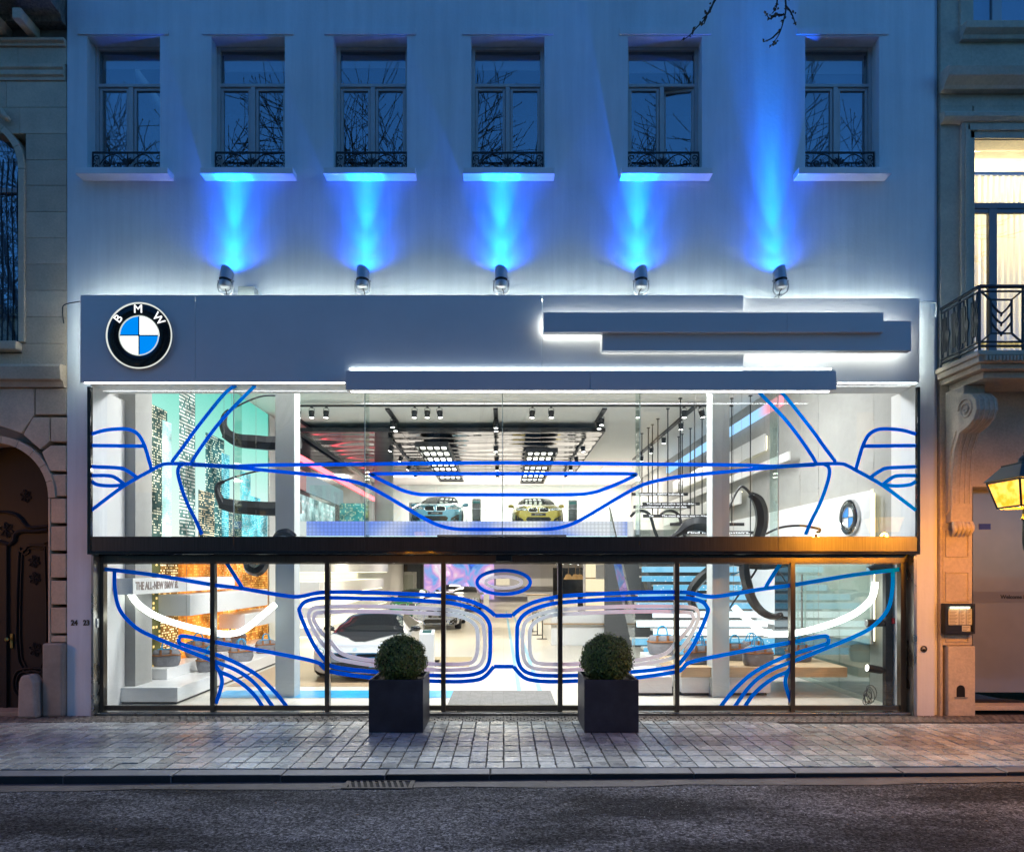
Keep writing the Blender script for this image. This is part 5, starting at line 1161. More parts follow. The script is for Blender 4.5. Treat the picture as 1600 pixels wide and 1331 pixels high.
cr = N.new('ShaderNodeValToRGB'); cr.color_ramp.interpolation = 'CONSTANT'; L.new(v.outputs['Fac'], cr.inputs[0]); q = cr.color_ramp.elements; q[0].position = 0; q[0].color = (.62,.62,.62,1); q[1].position = .54; q[1].color = (.04,.13,.50,1); a = q.new(.60); a.color = (.62,.62,.62,1); a = q.new(.40); a.color = (.12,.28,.62,1); a = q.new(.45); a.color = (.62,.62,.62,1)
L.new(cr.outputs[0], N['Principled BSDF'].inputs['Base Color'])
make_car('light blue coupe facing the street on the upper floor', (XX(680,13.4),13.4,FL2+.085), blue_p, sedan)
make_car('gold coupe facing the street on the upper floor', (XX(841.5,13.9),13.9,FL2+.085), gold_p, sedan)
MB().box(-4.6, 3.2, 12.6, 19, FL2+.001, FL2+.085).build('car_podium', white_gloss, label='low white podium under the blue and gold cars', cat='podium')
make_car('white coupe wrapped in blue camouflage, behind the white sports car', (XX(680,15.3),15.3,.02), camo, sedan)
make_car('green coupe far back on the left of the ground floor', (XX(637,20.5),20.5,.02), green_p, sedan)
make_car('small white coupe far back by the video wall', (XX(724,27),27,.02), white_p, sedan)
make_car('black coupe farthest back in front of the video wall', (XX(703,33),33,.02), paint('black_paint', (.01,.01,.012)), sedan)
def sport_front(t, patch, paint):
    patch('hood_panel', [(0,.62),(.10,.60),(.24,.78),(.34,1.0),(.66,1.34),(.70,1.5),(0,1.5)], M('satin_black', (.012,.012,.014), .55, spec=.2), off=.010, axis='z', step=.06)
    patch('headlight', [(.60,.585),(.64,.64),(.86,.70),(.90,.66),(.83,.60),(.70,.57)], lamp_glass)
    patch('lamp_ring', [(.64,.60),(.66,.625),(.85,.675),(.86,.655),(.70,.61)], lamp_ring, off=.014, step=.03)
    patch('grille_rim', [(.03,.50),(.06,.475),(.44,.50),(.60,.55),(.58,.585),(.40,.595),(.08,.585),(.035,.565)], M('blue_rim', (.05,.35,.7), .3), off=.010)
    patch('grille', [(.05,.51),(.07,.49),(.43,.515),(.57,.555),(.55,.573),(.40,.582),(.09,.572),(.055,.555)], black_gloss, off=.018)
    patch('lower_intake', [(-.55,.20),(-.72,.33),(-.60,.42),(-.3,.40),(.3,.40),(.60,.42),(.72,.33),(.55,.20)], black_gloss, mirror=False)
    patch('blue_blade', [(.30,.30),(.32,.335),(.66,.37),(.70,.345)], M('blue_blade', (.05,.35,.7), .3), off=.016)
    patch('number_plate', [(-.26,.30),(-.26,.38),(.26,.38),(.26,.30)], plate_m, off=.016, mirror=False)
    patch('side_fin', [(.80,.20),(.84,.40),(.93,.50),(.955,.44),(.90,.2)], black_gloss)
    patch('emblem', [(.045*math.cos(a*math.pi/8), .655+.028*math.sin(a*math.pi/8)) for a in range(16)], M('bonnet_badge', (.3,.4,.6), .2), off=.008, mirror=False, step=.03)
sport = dict(len=4.69, hw=[(0,.66),(.05,.74),(.17,.84),(.38,.92),(.7,.965),(1.3,.955),(2.3,.94),(3.6,.97),(4.3,.93),(4.69,.80)],
    zb=[(0,.20),(.1,.15),(.4,.13),(4.2,.15),(4.69,.30)], zs=[(0,.56),(.05,.59),(.26,.67),(.7,.78),(1.1,.83),(1.6,.84),(3.4,.92),(4.3,.93),(4.69,.86)],
    zt=[(0,.60),(.05,.64),(.17,.69),(.4,.735),(.9,.79),(1.45,.86),(1.9,1.06),(2.4,1.25),(2.75,1.29),(3.2,1.27),(4.0,1.10),(4.5,.98),(4.69,.92)],
    rw=[(0,.45),(.4,.58),(1.0,.66),(1.4,.80),(1.7,.74),(2.4,.60),(3.0,.56),(3.8,.58),(4.69,.55)], glass=(1.42,2.5,3.3,4.1), wheel=.345, axles=(.95,3.75), mirror=(1.95,.93), front=sport_front, mirror_mat=black_gloss)
make_car('white sports car with black bonnet panel parked behind the left planter', (XX(553,3.05),3.05,.025), white_p, sport)
# ================================================================== STREET
def kerb_y(x): return -3.05+.012*x            # front line of the kerb, slightly askew
def road_z(x): return -.074+.0046*x
asphalt = bpy.data.materials.new('asphalt'); asphalt.use_nodes = True
N, L = nodes_of(asphalt); b = N['Principled BSDF']; g = N.new('ShaderNodeNewGeometry')
def nz(sc, det=6, ro=.6, mp=None):
    n = N.new('ShaderNodeTexNoise'); n.inputs['Scale'].default_value = sc; n.inputs['Detail'].default_value = det; n.inputs['Roughness'].default_value = ro
    if mp: m_ = N.new('ShaderNodeMapping'); m_.inputs['Scale'].default_value = mp; L.new(g.outputs['Position'], m_.inputs[0]); L.new(m_.outputs[0], n.inputs['Vector'])
    else: L.new(g.outputs['Position'], n.inputs['Vector'])
    return n.outputs['Fac']
def mrg(s_, a, b_, c, d):
    m_ = N.new('ShaderNodeMapRange'); L.new(s_, m_.inputs[0]); m_.inputs[1].default_value = a; m_.inputs[2].default_value = b_; m_.inputs[3].default_value = c; m_.inputs[4].default_value = d; return m_.outputs[0]
def mu(a, b_, op='MULTIPLY'):
    m_ = N.new('ShaderNodeMath'); m_.operation = op; L.new(a, m_.inputs[0]); L.new(b_, m_.inputs[1]); return m_.outputs[0]
val = mu(mu(mrg(nz(.8,5,.6,(.5,1.6,1)),.40,.60,.45,1.65), mrg(nz(40,3,.9),.42,.58,.30,1.75)), mrg(nz(16,4,.8),.38,.62,.72,1.3))
vc = N.new('ShaderNodeTexVoronoi'); vc.inputs['Scale'].default_value = 42; L.new(g.outputs['Position'], vc.inputs['Vector']); sc_ = N.new('ShaderNodeSeparateColor'); L.new(vc.outputs['Color'], sc_.inputs[0]); val = mu(val, mrg(sc_.outputs[0], 0, 1, .38, 1.62))
vor = N.new('ShaderNodeTexVoronoi'); vor.inputs['Scale'].default_value = 22; L.new(g.outputs['Position'], vor.inputs['Vector'])
chip = mrg(vor.outputs['Distance'], .05, .065, 6.0, 1.0)
spc = mu(chip, mrg(nz(.7,2),.55,.62,.0,1.0)); 
mxm = N.new('ShaderNodeMath'); mxm.operation = 'MAXIMUM'; L.new(spc, mxm.inputs[0]); mxm.inputs[1].default_value = 1
val = mu(val, mxm.outputs[0])
vm = N.new('ShaderNodeVectorMath'); vm.operation = 'SCALE'; vm.inputs[0].default_value = (.064,.065,.068); L.new(val, vm.inputs['Scale']); L.new(vm.outputs[0], b.inputs['Base Color'])
b.inputs['Roughness'].default_value = .9; b.inputs['Specular IOR Level'].default_value = .12
bp = N.new('ShaderNodeBump'); bp.inputs['Strength'].default_value = .8; bp.inputs['Distance'].default_value = .008
v2 = N.new('ShaderNodeTexVoronoi'); v2.inputs['Scale'].default_value = 38; L.new(g.outputs['Position'], v2.inputs['Vector'])
L.new(mu(nz(60,4,.7), v2.outputs['Distance'], 'ADD'), bp.inputs['Height']); L.new(bp.outputs[0], b.inputs['Normal'])
# ground sheet far out, road sheet in front of the kerb
MB().add([(-300,-300,-.45),(300,-300,-.45),(300,60,-.45),(-300,60,-.45)], [(0,1,2,3)]).build('ground', M('far_ground', (.06,.06,.06), .8), kind='structure')
rd = MB(); gx = [-60,-30,-14]+[-10+i*.5 for i in range(41)]+[14,30,60]; gy = [0,-.35,-.8,-2,-4,-8,-14,-20]
vs = []
for yy in gy:
    for x in gx:
        xc = max(-12, min(12, x)); camb = .05*min(1, -yy/3.0)
        vs.append((x, kerb_y(xc)+yy, road_z(xc)+camb+(-.012 if yy == 0 else 0)))
fs = [(r*len(gx)+c, r*len(gx)+c+1, (r+1)*len(gx)+c+1, (r+1)*len(gx)+c) for r in range(len(gy)-1) for c in range(len(gx)-1)]
rd.add(vs, fs).build('road', asphalt, kind='structure', smooth=60)
gut_m = M('gutter_mortar', (.10,.092,.085), .75, noise=(2.5,.35,6), bump=(60,.5,.01))
gt = MB(); n = 50
for i in range(n+1):
    x = -12.5+25*i/n; w = .27+.03*math.sin(x*2.1)+.02*math.sin(x*5.3)
    gt.v += [(x, kerb_y(x)+.02, road_z(x)+.0), (x, kerb_y(x)-w, road_z(x)+.05*w/3+.004)]
gt.f = [(2*i,2*i+1,2*i+3,2*i+2) for i in range(n)]; gt.mi = [0]*n
gt.build('gutter', gut_m, kind='structure', smooth=60)
# pavement bed with single slabs
slab_m = M('blue_stone_slab', (.34,.355,.345), .26, spec=.7, noise=(4,.22,6), noise2=(60,.10,4), rnd=.3, bump=(24,.28,.010), rough_noise=(5,.16,.40))
pave = MB().add([(-60,.6,-.012),(60,.6,-.012),(60,kerb_y(12),-.012),(12,kerb_y(12),-.012),(-12,kerb_y(-12),-.012),(-60,kerb_y(-12),-.012)], [(0,5,4,3,2,1)]).build('pavement', M('joint_mortar', (.022,.020,.018), .9, noise=(20,.4,4)), kind='structure')
def slab_mesh(sx, sy, seed, h=.03):
    rn = random.Random(seed); m_ = .0055
    c4 = []
    for (a, b_) in ((-1,-1),(1,-1),(1,1),(-1,1)):
        c4.append((a*(sx/2-m_-abs(rn.gauss(0,.0015))), b_*(sy/2-m_-abs(rn.gauss(0,.0015)))))
    pts = []
    for i in range(4):
        a, b_ = c4[i], c4[(i+1) % 4]; pts.append(a)
        for t_ in (.33,.66):
            nx, ny = (b_[1]-a[1]), -(b_[0]-a[0]); ll = math.hypot(nx, ny); d_ = -abs(rn.gauss(0,.0018))
            if rn.random() < .08: d_ -= .012
            pts.append((a[0]+(b_[0]-a[0])*t_+nx/ll*d_, a[1]+(b_[1]-a[1])*t_+ny/ll*d_))
    k = len(pts); top = [(x*.975, y*.975, h+rn.gauss(0,.0012)) for x, y in pts]; mid = [(x,y,h-.006) for x, y in pts]; bot = [(x,y,0) for x, y in pts]
    v = top+mid+bot; f = [tuple(range(k))]
    for q in (0,k): f += [(q+k+i, q+k+(i+1) % k, q+(i+1) % k, q+i) for i in range(k)]
    return v, f
SW, SD = .205, .245; rows = 9; y_start = -.42; KW = .23
cands = []
for r in range(rows+1):
    for c in range(-60, 60):
        x = (c+.5)*SW
        yk = kerb_y(x)+KW; yy = yk+SD*(r+.5)
        if yy+SD/2 > y_start+.1: continue
        d_ = math.hypot(x, yy+D); vis = abs(x)/(yy+D) < .80
        cands.append((0 if vis else 1, d_, x, yy, r, c))
cands.sort()
protos = [slab_mesh(SW, SD, s_) for s_ in range(14)]
pm = []
for v, f in protos:
    me = bpy.data.meshes.new('paving_slab'); me.from_pydata(v, [], f); me.materials.append(slab_m); me.update(); pm.append(me)
rest = MB(); rn = random.Random(3)
po = ORG[pave]
for i, (vis, d_, x, yy, r, c) in enumerate(cands):
    k = rn.randrange(14); fl = rn.choice((0, math.pi)); z = -.031+rn.gauss(0,.0018)
    tx_, ty_ = rn.gauss(0,.006), rn.gauss(0,.006)
    if i < 300:
        o = bpy.data.objects.new('paving_slab', pm[k]); C.objects.link(o); o.parent = pave; o.location = (x-po.x, yy-po.y, z-po.z); o.rotation_euler = (tx_, ty_, fl+rn.gauss(0,.006))
    else:
        v, f = protos[k]; s_ = -1 if fl else 1
        rest.add([(x+s_*a, yy+s_*b_, z+h_+a*ty_+b_*tx_) for a, b_, h_ in v], f)
rest.build('paving_slabs', slab_m, pave, kind='stuff')
cob = MB(); cm_ = M('cobble', (.17,.15,.125), .55, rnd=.3, noise=(20,.3,4))
for c in range(-90, 91):
    for r in range(5):
        x = (c+(.5 if r % 2 else 0))*.105+rn.gauss(0,.004); yb_ = y_start+.05+r*.10
        if yb_ > -.03 and abs(x) < 6.44 and yb_ > .02: continue
        v, f = protos[rn.randrange(14)]; sx, sy = .097/SW, .095/SD
        cob.add([(x+a*sx, yb_+b_*sy, -.030+h_*1.0+rn.gauss(0,.0012)) for a, b_, h_ in v], f)
cob.build('cobble_strip', cm_, pave, kind='stuff')
kerb_m = M('kerb_stone', (.165,.17,.18), .5, noise=(3,.2,6), noise2=(50,.1,4), rnd=.08, bump=(30,.3,.008))
kerb_shade_dirt = M('kerb_shade_grime', (.022,.021,.022), .8, noise=(4,.4,6), bump=(30,.4,.01)); x = -13.2; kn = 0; kob = None  # kerb front face: its shade painted in together with the grime
while x < 13:
    ln = 1.12+.1*rn.random(); a, b_ = x+.004, x+ln-.004
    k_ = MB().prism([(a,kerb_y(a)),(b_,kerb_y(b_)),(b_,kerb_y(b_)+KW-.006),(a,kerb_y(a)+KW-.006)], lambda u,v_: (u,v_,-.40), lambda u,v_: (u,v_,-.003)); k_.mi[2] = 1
    ko = k_.build('kerb_stone', [kerb_m, kerb_shade_dirt], pave, bevel=.018, seg=3); ko.location = (0, rn.gauss(0,.006), rn.gauss(-.002,.003)); x += ln
# drain grate
t = thing('drain_grate', 'rusty iron drain grate in the gutter left of the left planter', 'drain', (XX(563,-3),-3.2,-.12))
gx0, gx1 = -1.69, -1.03; gyb = kerb_y(-1.36)-.02; gz = road_z(-1.36)+.010
rust = M('rusty_iron', (.05,.04,.036), .6, noise=(12,.4,5))
MB().box(gx0-.05, gx1+.05, gyb-.28, gyb, gz-.001, gz+.001).build('pit', M('drain_dark',(.004,.004,.004),.9), t)
MB().box(gx0-.05,gx1+.05,gyb-.03,gyb+.002,gz,gz+.009).box(gx0-.05,gx1+.05,gyb-.282,gyb-.25,gz,gz+.009).box(gx0-.05,gx0,gyb-.25,gyb-.03,gz,gz+.009).box(gx1,gx1+.05,gyb-.25,gyb-.03,gz,gz+.009).build('frame', rust, t, bevel=.003)
for k in range(10):
    xx = gx0+.03+k*.066; MB().add([(xx,gyb-.25,gz+.0015),(xx+.03,gyb-.25,gz+.0015),(xx-.03,gyb-.03,gz+.0015),(xx-.06,gyb-.03,gz+.0015),(xx,gyb-.25,gz+.008),(xx+.03,gyb-.25,gz+.008),(xx-.03,gyb-.03,gz+.008),(xx-.06,gyb-.03,gz+.008)], [(0,1,2,3),(7,6,5,4),(0,4,5,1),(1,5,6,2),(2,6,7,3),(3,7,4,0)]).build('bar', rust, t)
# litter: gravel, glass crumbs and dry leaf bits on the road
lit = MB()
for k in range(420):
    x = rn.uniform(-5.8,5.8); yy = rn.uniform(-5.6,-3.4); s_ = rn.uniform(.003,.007)
    if k > 120: x = rn.gauss(.8,1.2); yy = rn.gauss(-4.1,.3); s_ *= .8
    z = road_z(x)+.05*min(1,(kerb_y(x)-yy)/3)+.002
    a = rn.uniform(0,3); lit.add([(x+s_*math.cos(a),yy+s_*math.sin(a),z),(x+s_*math.cos(a+2.1),yy+s_*math.sin(a+2.1),z),(x+s_*math.cos(a+4.2),yy+s_*math.sin(a+4.2),z),(x,yy,z+s_*1.1)], [(0,1,3),(1,2,3),(2,0,3),(2,1,0)])
lit.build('grit', M('grit', (.34,.34,.33), .3, rnd=.5), label='pale grit and glass crumbs scattered on the asphalt', cat='grit', kind='stuff')

lv = MB()
for k in range(150):
    if k < 60: x = rn.uniform(-6.5,6.5); yy = kerb_y(x)-abs(rn.gauss(0,.10))-.03; z = road_z(x)+.012
    elif k < 110: x = rn.uniform(-7.5,7.5); yy = rn.uniform(-2.8,-.2); z = .004
    else: x = rn.uniform(-5.5,5.5); yy = rn.uniform(-5.6,-3.4); z = road_z(x)+.05*min(1,(kerb_y(x)-yy)/3)+.004
    s_ = rn.uniform(.010,.024); a = rn.uniform(0,6.3); c_, d_ = math.cos(a)*s_, math.sin(a)*s_
    lv.add([(x-c_,yy-d_,z),(x+d_*.5,yy-c_*.5,z+.005),(x+c_,yy+d_,z+.002),(x-d_*.5,yy+c_*.5,z+.006)], [(0,1,2,3)])
lv.build('dry_leaves', M('dry_leaf', (.13,.075,.035), .8, rnd=.5), label='small dry leaf scraps along the gutter and pavement', cat='leaf litter', kind='stuff', fixn=False)
# ------------------------------------------------------------------ planters and box balls
plant_m = M('zinc_planter', (.035,.035,.045), .5, metal=.25, noise=(3,.35,6), noise2=(1.2,.2,4))
soil = M('soil', (.03,.022,.015), .95)
def leafball(ctr, rad, seed):
    r_ = random.Random(seed); mb = MB()
    nlf = 12500
    for i in range(nlf):
        z = r_.uniform(-1,1); a = r_.uniform(0,2*math.pi); s_ = math.sqrt(1-z*z); d_ = Vector((s_*math.cos(a), s_*math.sin(a), z))
        lump = 1+.05*math.sin(7*d_.x+seed)*math.sin(6*d_.z+2*d_.y)+.02*math.sin(13*d_.y+5*d_.x)
        rr = rad*lump*(r_.uniform(.86,1.0) if r_.random() < .8 else r_.uniform(.98,1.09))
        p = Vector(ctr)+Vector((d_.x*rr, d_.y*rr, d_.z*rr*.97))
        nrm = (d_+Vector((r_.gauss(0,.55),r_.gauss(0,.55),r_.gauss(0,.55)+.25))).normalized()
        u = nrm.orthogonal().normalized(); u.rotate(Quaternion(nrm, r_.uniform(0,6.28))); v = nrm.cross(u)
        L_ = r_.uniform(.013,.025); w_ = L_*.5
        mb.add([p-u*L_, p+v*w_+nrm*.002, p+u*L_, p-v*w_+nrm*.002], [(0,1,2,3)])
    return mb
leaf_m = bpy.data.materials.new('box_leaf'); leaf_m.use_nodes = True
N, L = nodes_of(leaf_m); b = N['Principled BSDF']; g = N.new('ShaderNodeNewGeometry'); cr = N.new('ShaderNodeValToRGB'); L.new(g.outputs['Random Per Island'], cr.inputs[0])
q = cr.color_ramp.elements; q[0].position = 0; q[0].color = (.034,.06,.012,1); q[1].position = .97; q[1].color = (.17,.25,.045,1); a = q.new(.985); a.color = (.16,.10,.03,1); L.new(cr.outputs[0], b.inputs['Base Color']); b.inputs['Roughness'].default_value = .45
b.inputs['Transmission Weight'].default_value = 0
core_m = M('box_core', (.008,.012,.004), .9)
for k, (a, b_, cx_, nm) in enumerate(((576,661,627,'left'),(913,998,948,'right'))):
    yf = -1.12; x0, x1 = XX(a,yf), XX(b_,yf); dp = .84; zt_ = ZZ(1062,yf)
    t = thing('planter', f'dark square zinc planter on the pavement, {nm} of the entrance door', 'planter', ((x0+x1)/2, yf+dp/2, 0), 'two square planters by the door')
    w_ = .035; mb = MB()
    mb.box(x0,x1,yf,yf+w_,.003,zt_).box(x0,x1,yf+dp-w_,yf+dp,.003,zt_).box(x0,x0+w_,yf+w_,yf+dp-w_,.003,zt_).box(x1-w_,x1,yf+w_,yf+dp-w_,.003,zt_)
    mb.build('box', plant_m, t, bevel=.004)
    MB().box(x0+w_,x1-w_,yf+w_,yf+dp-w_,.02,zt_-.07).build('soil', soil, t)
    ctr = W(cx_, 1029, yf+.42); rad = .352+.012*k
    t2 = thing('box_ball', f'clipped round box bush in the {nm} planter', 'bush', (ctr.x, ctr.y, zt_-.07), 'two clipped box bushes')
    leafball(ctr, rad, 11+k).build('foliage', leaf_m, t2, fixn=False)
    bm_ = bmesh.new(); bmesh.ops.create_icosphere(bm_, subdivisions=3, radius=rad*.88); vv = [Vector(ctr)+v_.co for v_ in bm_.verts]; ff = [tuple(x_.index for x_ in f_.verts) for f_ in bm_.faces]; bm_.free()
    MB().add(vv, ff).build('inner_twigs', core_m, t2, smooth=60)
    MB().cyl((ctr.x,ctr.y,zt_-.07),(ctr.x,ctr.y,ctr.z),.03,8).build('stem', M('bark',(.06,.045,.03),.9), t2)
# house numbers, pipe mouth
for px, nm in ((116,'24'),(135,'23')):
    mb = MB(); add_text(mb, nm, .115, W(px,973,-.004), depth=.003, bold=.004, sx=.9); mb.build('house_number', M('brass_dark',(.10,.075,.045),.4,metal=.6), label=f'dark metal house number {"twenty four on the white pier, next to the stone house" if nm == "24" else "twenty three on the white pier, next to the shop window"}', cat='house number')
t = MB().lathe([(.05,.0),(.052,.012),(.034,.014),(.032,-.03),(0,-.03)], W(1443,1013.5,0)-Vector((0,.0,0)), (0,-1,0), 24); t.build('wall_vent', M('vent_metal',(.08,.07,.06),.5,metal=.5), label='small round metal outlet low on the white right pier', cat='vent', smooth=40)
ROOM_W, LANT_W = 420, 480
# ================================================================== NEIGHBOUR ON THE LEFT (pale stone, arched window and door)
stone = M('pale_stone', (.62,.47,.33), .85, noise=(2.2,.14,7), noise2=(30,.10,5), rnd=.09, bump=(30,.4,.01))
stone_d = M('dark_stone', (.30,.265,.215), .85, noise=(3,.2,7), bump=(30,.4,.01))
sooty = M('sooty_stone', (.17,.15,.125), .9, noise=(9,.5,6,(3,3,1)), bump=(20,.8,.03))
lh = thing('stone_house', 'pale stone house with arched window and dark carved door left of the showroom', 'building', (-9.5,0,0))
XA = XL-.012
MB().box(-17, XA, .46, 9, -.1, 14).build('core_wall', stone_d, lh)
MB().box(-17, -9.2, .05, .455, -.1, 14).box(-9.2, XA, .10, .455, ZZ(135), 14).build('side_wall', stone_d, lh)
def sblk(x0, x1, py0, py1, yf=0.0, nm='stone_block', mt=None, bev=.006):
    return MB().box(x0+.002, x1-.002, yf, .45, ZZ(py1)+.002, ZZ(py0)-.002).build(nm, mt or stone, lh, bevel=bev)
rowsp = [127,168,209,250,290,331,372,413,454,495]
for r, (a, b_) in enumerate(zip(rowsp, rowsp[1:])):
    jx = XX(40) if a >= 209 else XX(10+22*(r % 2))
    if a < 209:
        sblk(XX(10) if r == 0 else XX(31), XA, a, b_); sblk(-9.2 if r == 0 else XX(-10), XX(10) if r == 0 else XX(31), a, b_)
    else:
        sblk(jx, XA, a, b_)
sblk(XX(28), XA, 74, 101); sblk(-9.2, XX(28), 74, 101)
sblk(XX(40), XA, 495, 537); sblk(XX(34), XA, 537, 573); sblk(-9.2, XX(34), 552, 573)
# arched window: architrave ring, glass, blinds
def arch_ring(cx, cz, r0, r1, a0, a1, yf, yb, nm, mt, par, n=10, gap=.003):
    for k in range(n):
        t0, t1 = a0+(a1-a0)*k/n, a0+(a1-a0)*(k+1)/n; q = 5; g_ = gap/r1
        th = [t0+g_+(t1-t0-2*g_)*i/q for i in range(q+1)]
        poly = [(cx+r0*math.cos(a), cz+r0*math.sin(a)) for a in th]+[(cx+r1*math.cos(a), cz+r1*math.sin(a)) for a in reversed(th)]
        MB().extr(poly, 'y', yf, yb).build(nm, mt, par, bevel=.006)
cxw, czw, rw_ = XX(-45), ZZ(265), .75
arch_ring(cxw, czw, rw_, rw_+.10, 0, math.pi, -.03, .30, 'arch_stone', stone, lh, 7)
MB().box(XX(30), XX(40)-.002, -.03, .30, ZZ(535), czw-.003).build('jamb', stone, lh, bevel=.01)
MB().tube(smoothpath([W(0,172,-.06),W(6,181,-.07),W(12,186,-.06),W(16,189,-.04)],4), [.05]*5+[.045]*4+[.03]*4, 7).build('carved_scroll', stone, lh, smooth=60)
aw = MB().extr([(cxw+rw_*math.cos(a*math.pi/16), czw+rw_*math.sin(a*math.pi/16)) for a in range(17)]+[(cxw-rw_, ZZ(535)),(cxw+rw_, ZZ(535))], 'y', .215, .222).build('arched_window', win_glass, lh)
for k in range(14): MB().box(cxw-.7+k*.1, cxw-.7+k*.1+.07, .26, .265, ZZ(535), czw+.5).build('blind_slat', M('blue_blind', (.55,.58,.60), .8), aw)
MB().box(cxw-rw_, cxw+rw_, .18, .26, ZZ(291), ZZ(284)).build('transom', frame_grey, aw)
ir = MB()
for k in range(9):
    x = cxw+.02+k*.085; ir.tube(smoothpath([(x,.16,ZZ(535)),(x+.02,.15,ZZ(420)),(x-.01,.16,ZZ(300)),(x+.03,.15,ZZ(240))],5), .009, 5)
    for zz in (320,400,480): ir.tube([(x+.03*math.cos(a*.6), .15, ZZ(zz)+.06*math.sin(a*.6)) for a in range(11)], .006, 4)
ir.build('window_grille', iron, aw, smooth=60)
MB().box(-9.2, XX(34), -.13, .10, ZZ(550), ZZ(536)).build('window_sill', stone, lh, bevel=.02)
# mouldings and cornices: profiled bars
def mould(prof, x0, x1, nm, mt, par): return MB().extr(prof, 'x', x0, x1).build(nm, mt, par, bevel=.004)
def pz(py): return ZZ(py)
mould([(.09,pz(127)),(-.02,pz(127)),(-.02,pz(122)),(-.05,pz(120)),(-.05,pz(114)),(-.03,pz(112)),(-.06,pz(109)),(-.06,pz(104)),(-.02,pz(102)),(.09,pz(102))], -17, XA-.02, 'moulding', stone, lh)
mould([(.09,pz(74)),(-.03,pz(74)),(-.03,pz(70)),(-.07,pz(68)),(-.07,pz(64)),(.09,pz(63))], -17, XA-.002, 'moulding', stone, lh)
mould([(.09,pz(40)),(-.08,pz(40)),(-.10,pz(32)),(-.45,pz(30)),(-.50,pz(22)),(-.55,pz(8)),(-.60,pz(2)),(.09,pz(-8))], -17, XA-.02, 'cornice', sooty, lh)
for k in range(5):
    x = XX(58)-k*.44; MB().box(x-.14, x, -.36, .09, pz(58), pz(41)).build('modillion', stone, lh, bevel=.02)
mould([(.09,pz(606)),(-.06,pz(606)),(-.08,pz(598)),(-.14,pz(596)),(-.16,pz(577)),(-.14,pz(573)),(.09,pz(570))], -17, XA-.002, 'string_course', stone, lh)
MB().box(-17, XA-.1, -.35, .1, 11.2, 14).build('balcony_front', stone_d, lh)
# lower arch, door
cxd, czd, rd_ = XX(-9), ZZ(778), .86
arch_ring(cxd, czd, rd_, rd_+.11, R(0), R(180), -.03, .45, 'arch_stone', stone, lh, 11)
# rusticated stones radiating from the arch
for (poly) in ([(1,607),(54,607),(54,648),(34,677),(-4,664)], [(56,607),(104,607),(104,648),(56,648)], [(52,652),(78,652),(78,690),(63,702),(37,679)], [(80,652),(104,652),(104,690),(80,690)], [(66,706),(80,696),(104,696),(104,736),(78,736)], [(80,741),(104,741),(104,775),(80,775)]):
    MB().extr([(XX(a), ZZ(b_)) for a, b_ in poly], 'y', -.012, .45).build('stone_block', stone, lh, bevel=.012)
for a, b_ in ((779,817),(822,860),(865,902),(907,944),(949,989),(993,1003)):
    MB().box(XX(80), XA-.002, -.012, .45, ZZ(b_), ZZ(a)).build('stone_block', stone, lh, bevel=.012)
MB().box(XX(76.5), XX(79.5), -.02, .45, ZZ(1112), czd-.003).build('jamb', stone, lh, bevel=.006)
MB().box(XX(72), XA-.002, -.10, .45, 0, ZZ(1004)-.0).build('plinth', stone_d, lh, bevel=.03)
mp = [(x, z) for x, z in ((0,0),(.30,0),(.27,.55),(.20,.66),(.06,.66),(.02,.55))]
MB().prism([(XX(40)+a, b_) for a, b_ in mp], lambda u,v: (u,-.20,v), lambda u,v: (u,.04,v)).build('guard_stone', M('guard_stone', (.38,.33,.28), .8, noise=(5,.2,6), bump=(30,.5,.01)), label='worn guard stone at the foot of the left door jamb', cat='guard stone', bevel=.04, seg=3)
door_m = M('dark_oak', (.007,.004,.003), .7, noise=(4,.3,6,(12,12,1)))
dr = MB().extr([(cxd+rd_*math.cos(a*math.pi/20), czd+rd_*math.sin(a*math.pi/20)) for a in range(21)]+[(cxd-rd_,.05),(cxd+rd_,.05)], 'y', .36, .42).build('door', door_m, lh)
def relief(pts, r, y=.35, closed=True): return MB().tube(smoothpath([W(a,b_,y) for a, b_ in pts], 4, closed), r, 6, closed=closed)
for off in (0, 5):
    relief([(29+off,1033-off),(29+off,870+off),(33+off,862+off),(40+off,858+off),(46,852+off),(72-off,853+off),(75-off,860),(75-off,1033-off)], .022-.008*(off > 0)).build('panel_moulding', door_m, dr, smooth=60)
for off in (0, 4): relief([(27+off,1048+off),(73-off,1048+off),(73-off,1086-off),(27+off,1086-off)], .02).build('panel_moulding', door_m, dr, smooth=60)
relief([(-20,845),(0,846),(14,850),(22,844),(24,835),(34,830),(55,830),(75,828)], .035, closed=False).build('rail_moulding', door_m, dr, smooth=60)
relief([(-10,800),(10,800),(28,806),(40,820),(50,824),(75,822)], .03, closed=False).build('rail_moulding', door_m, dr, smooth=60)
for (cx0, cy0, s0) in ((53,877,9),(54,903,9),(55,1014,10),(10,828,11),(40,775,9)):
    pp = []
    for k in range(6):
        a = k*2*math.pi/6+.3
        pp += [W(cx0,cy0,.352), W(cx0+s0*.6*math.cos(a-.35),cy0+s0*.8*math.sin(a-.35),.345), W(cx0+s0*math.cos(a),cy0+s0*1.1*math.sin(a),.352), W(cx0+s0*.6*math.cos(a+.35),cy0+s0*.8*math.sin(a+.35),.345)]
    MB().tube(smoothpath(pp, 3, True), .008, 5, closed=True).build('carving', door_m, dr, smooth=60)
for px in (8,): MB().box(XX(px,.33)-.03, XX(px,.33)+.03, .32, .36, .05, ZZ(850)).build('astragal', door_m, dr, bevel=.008)
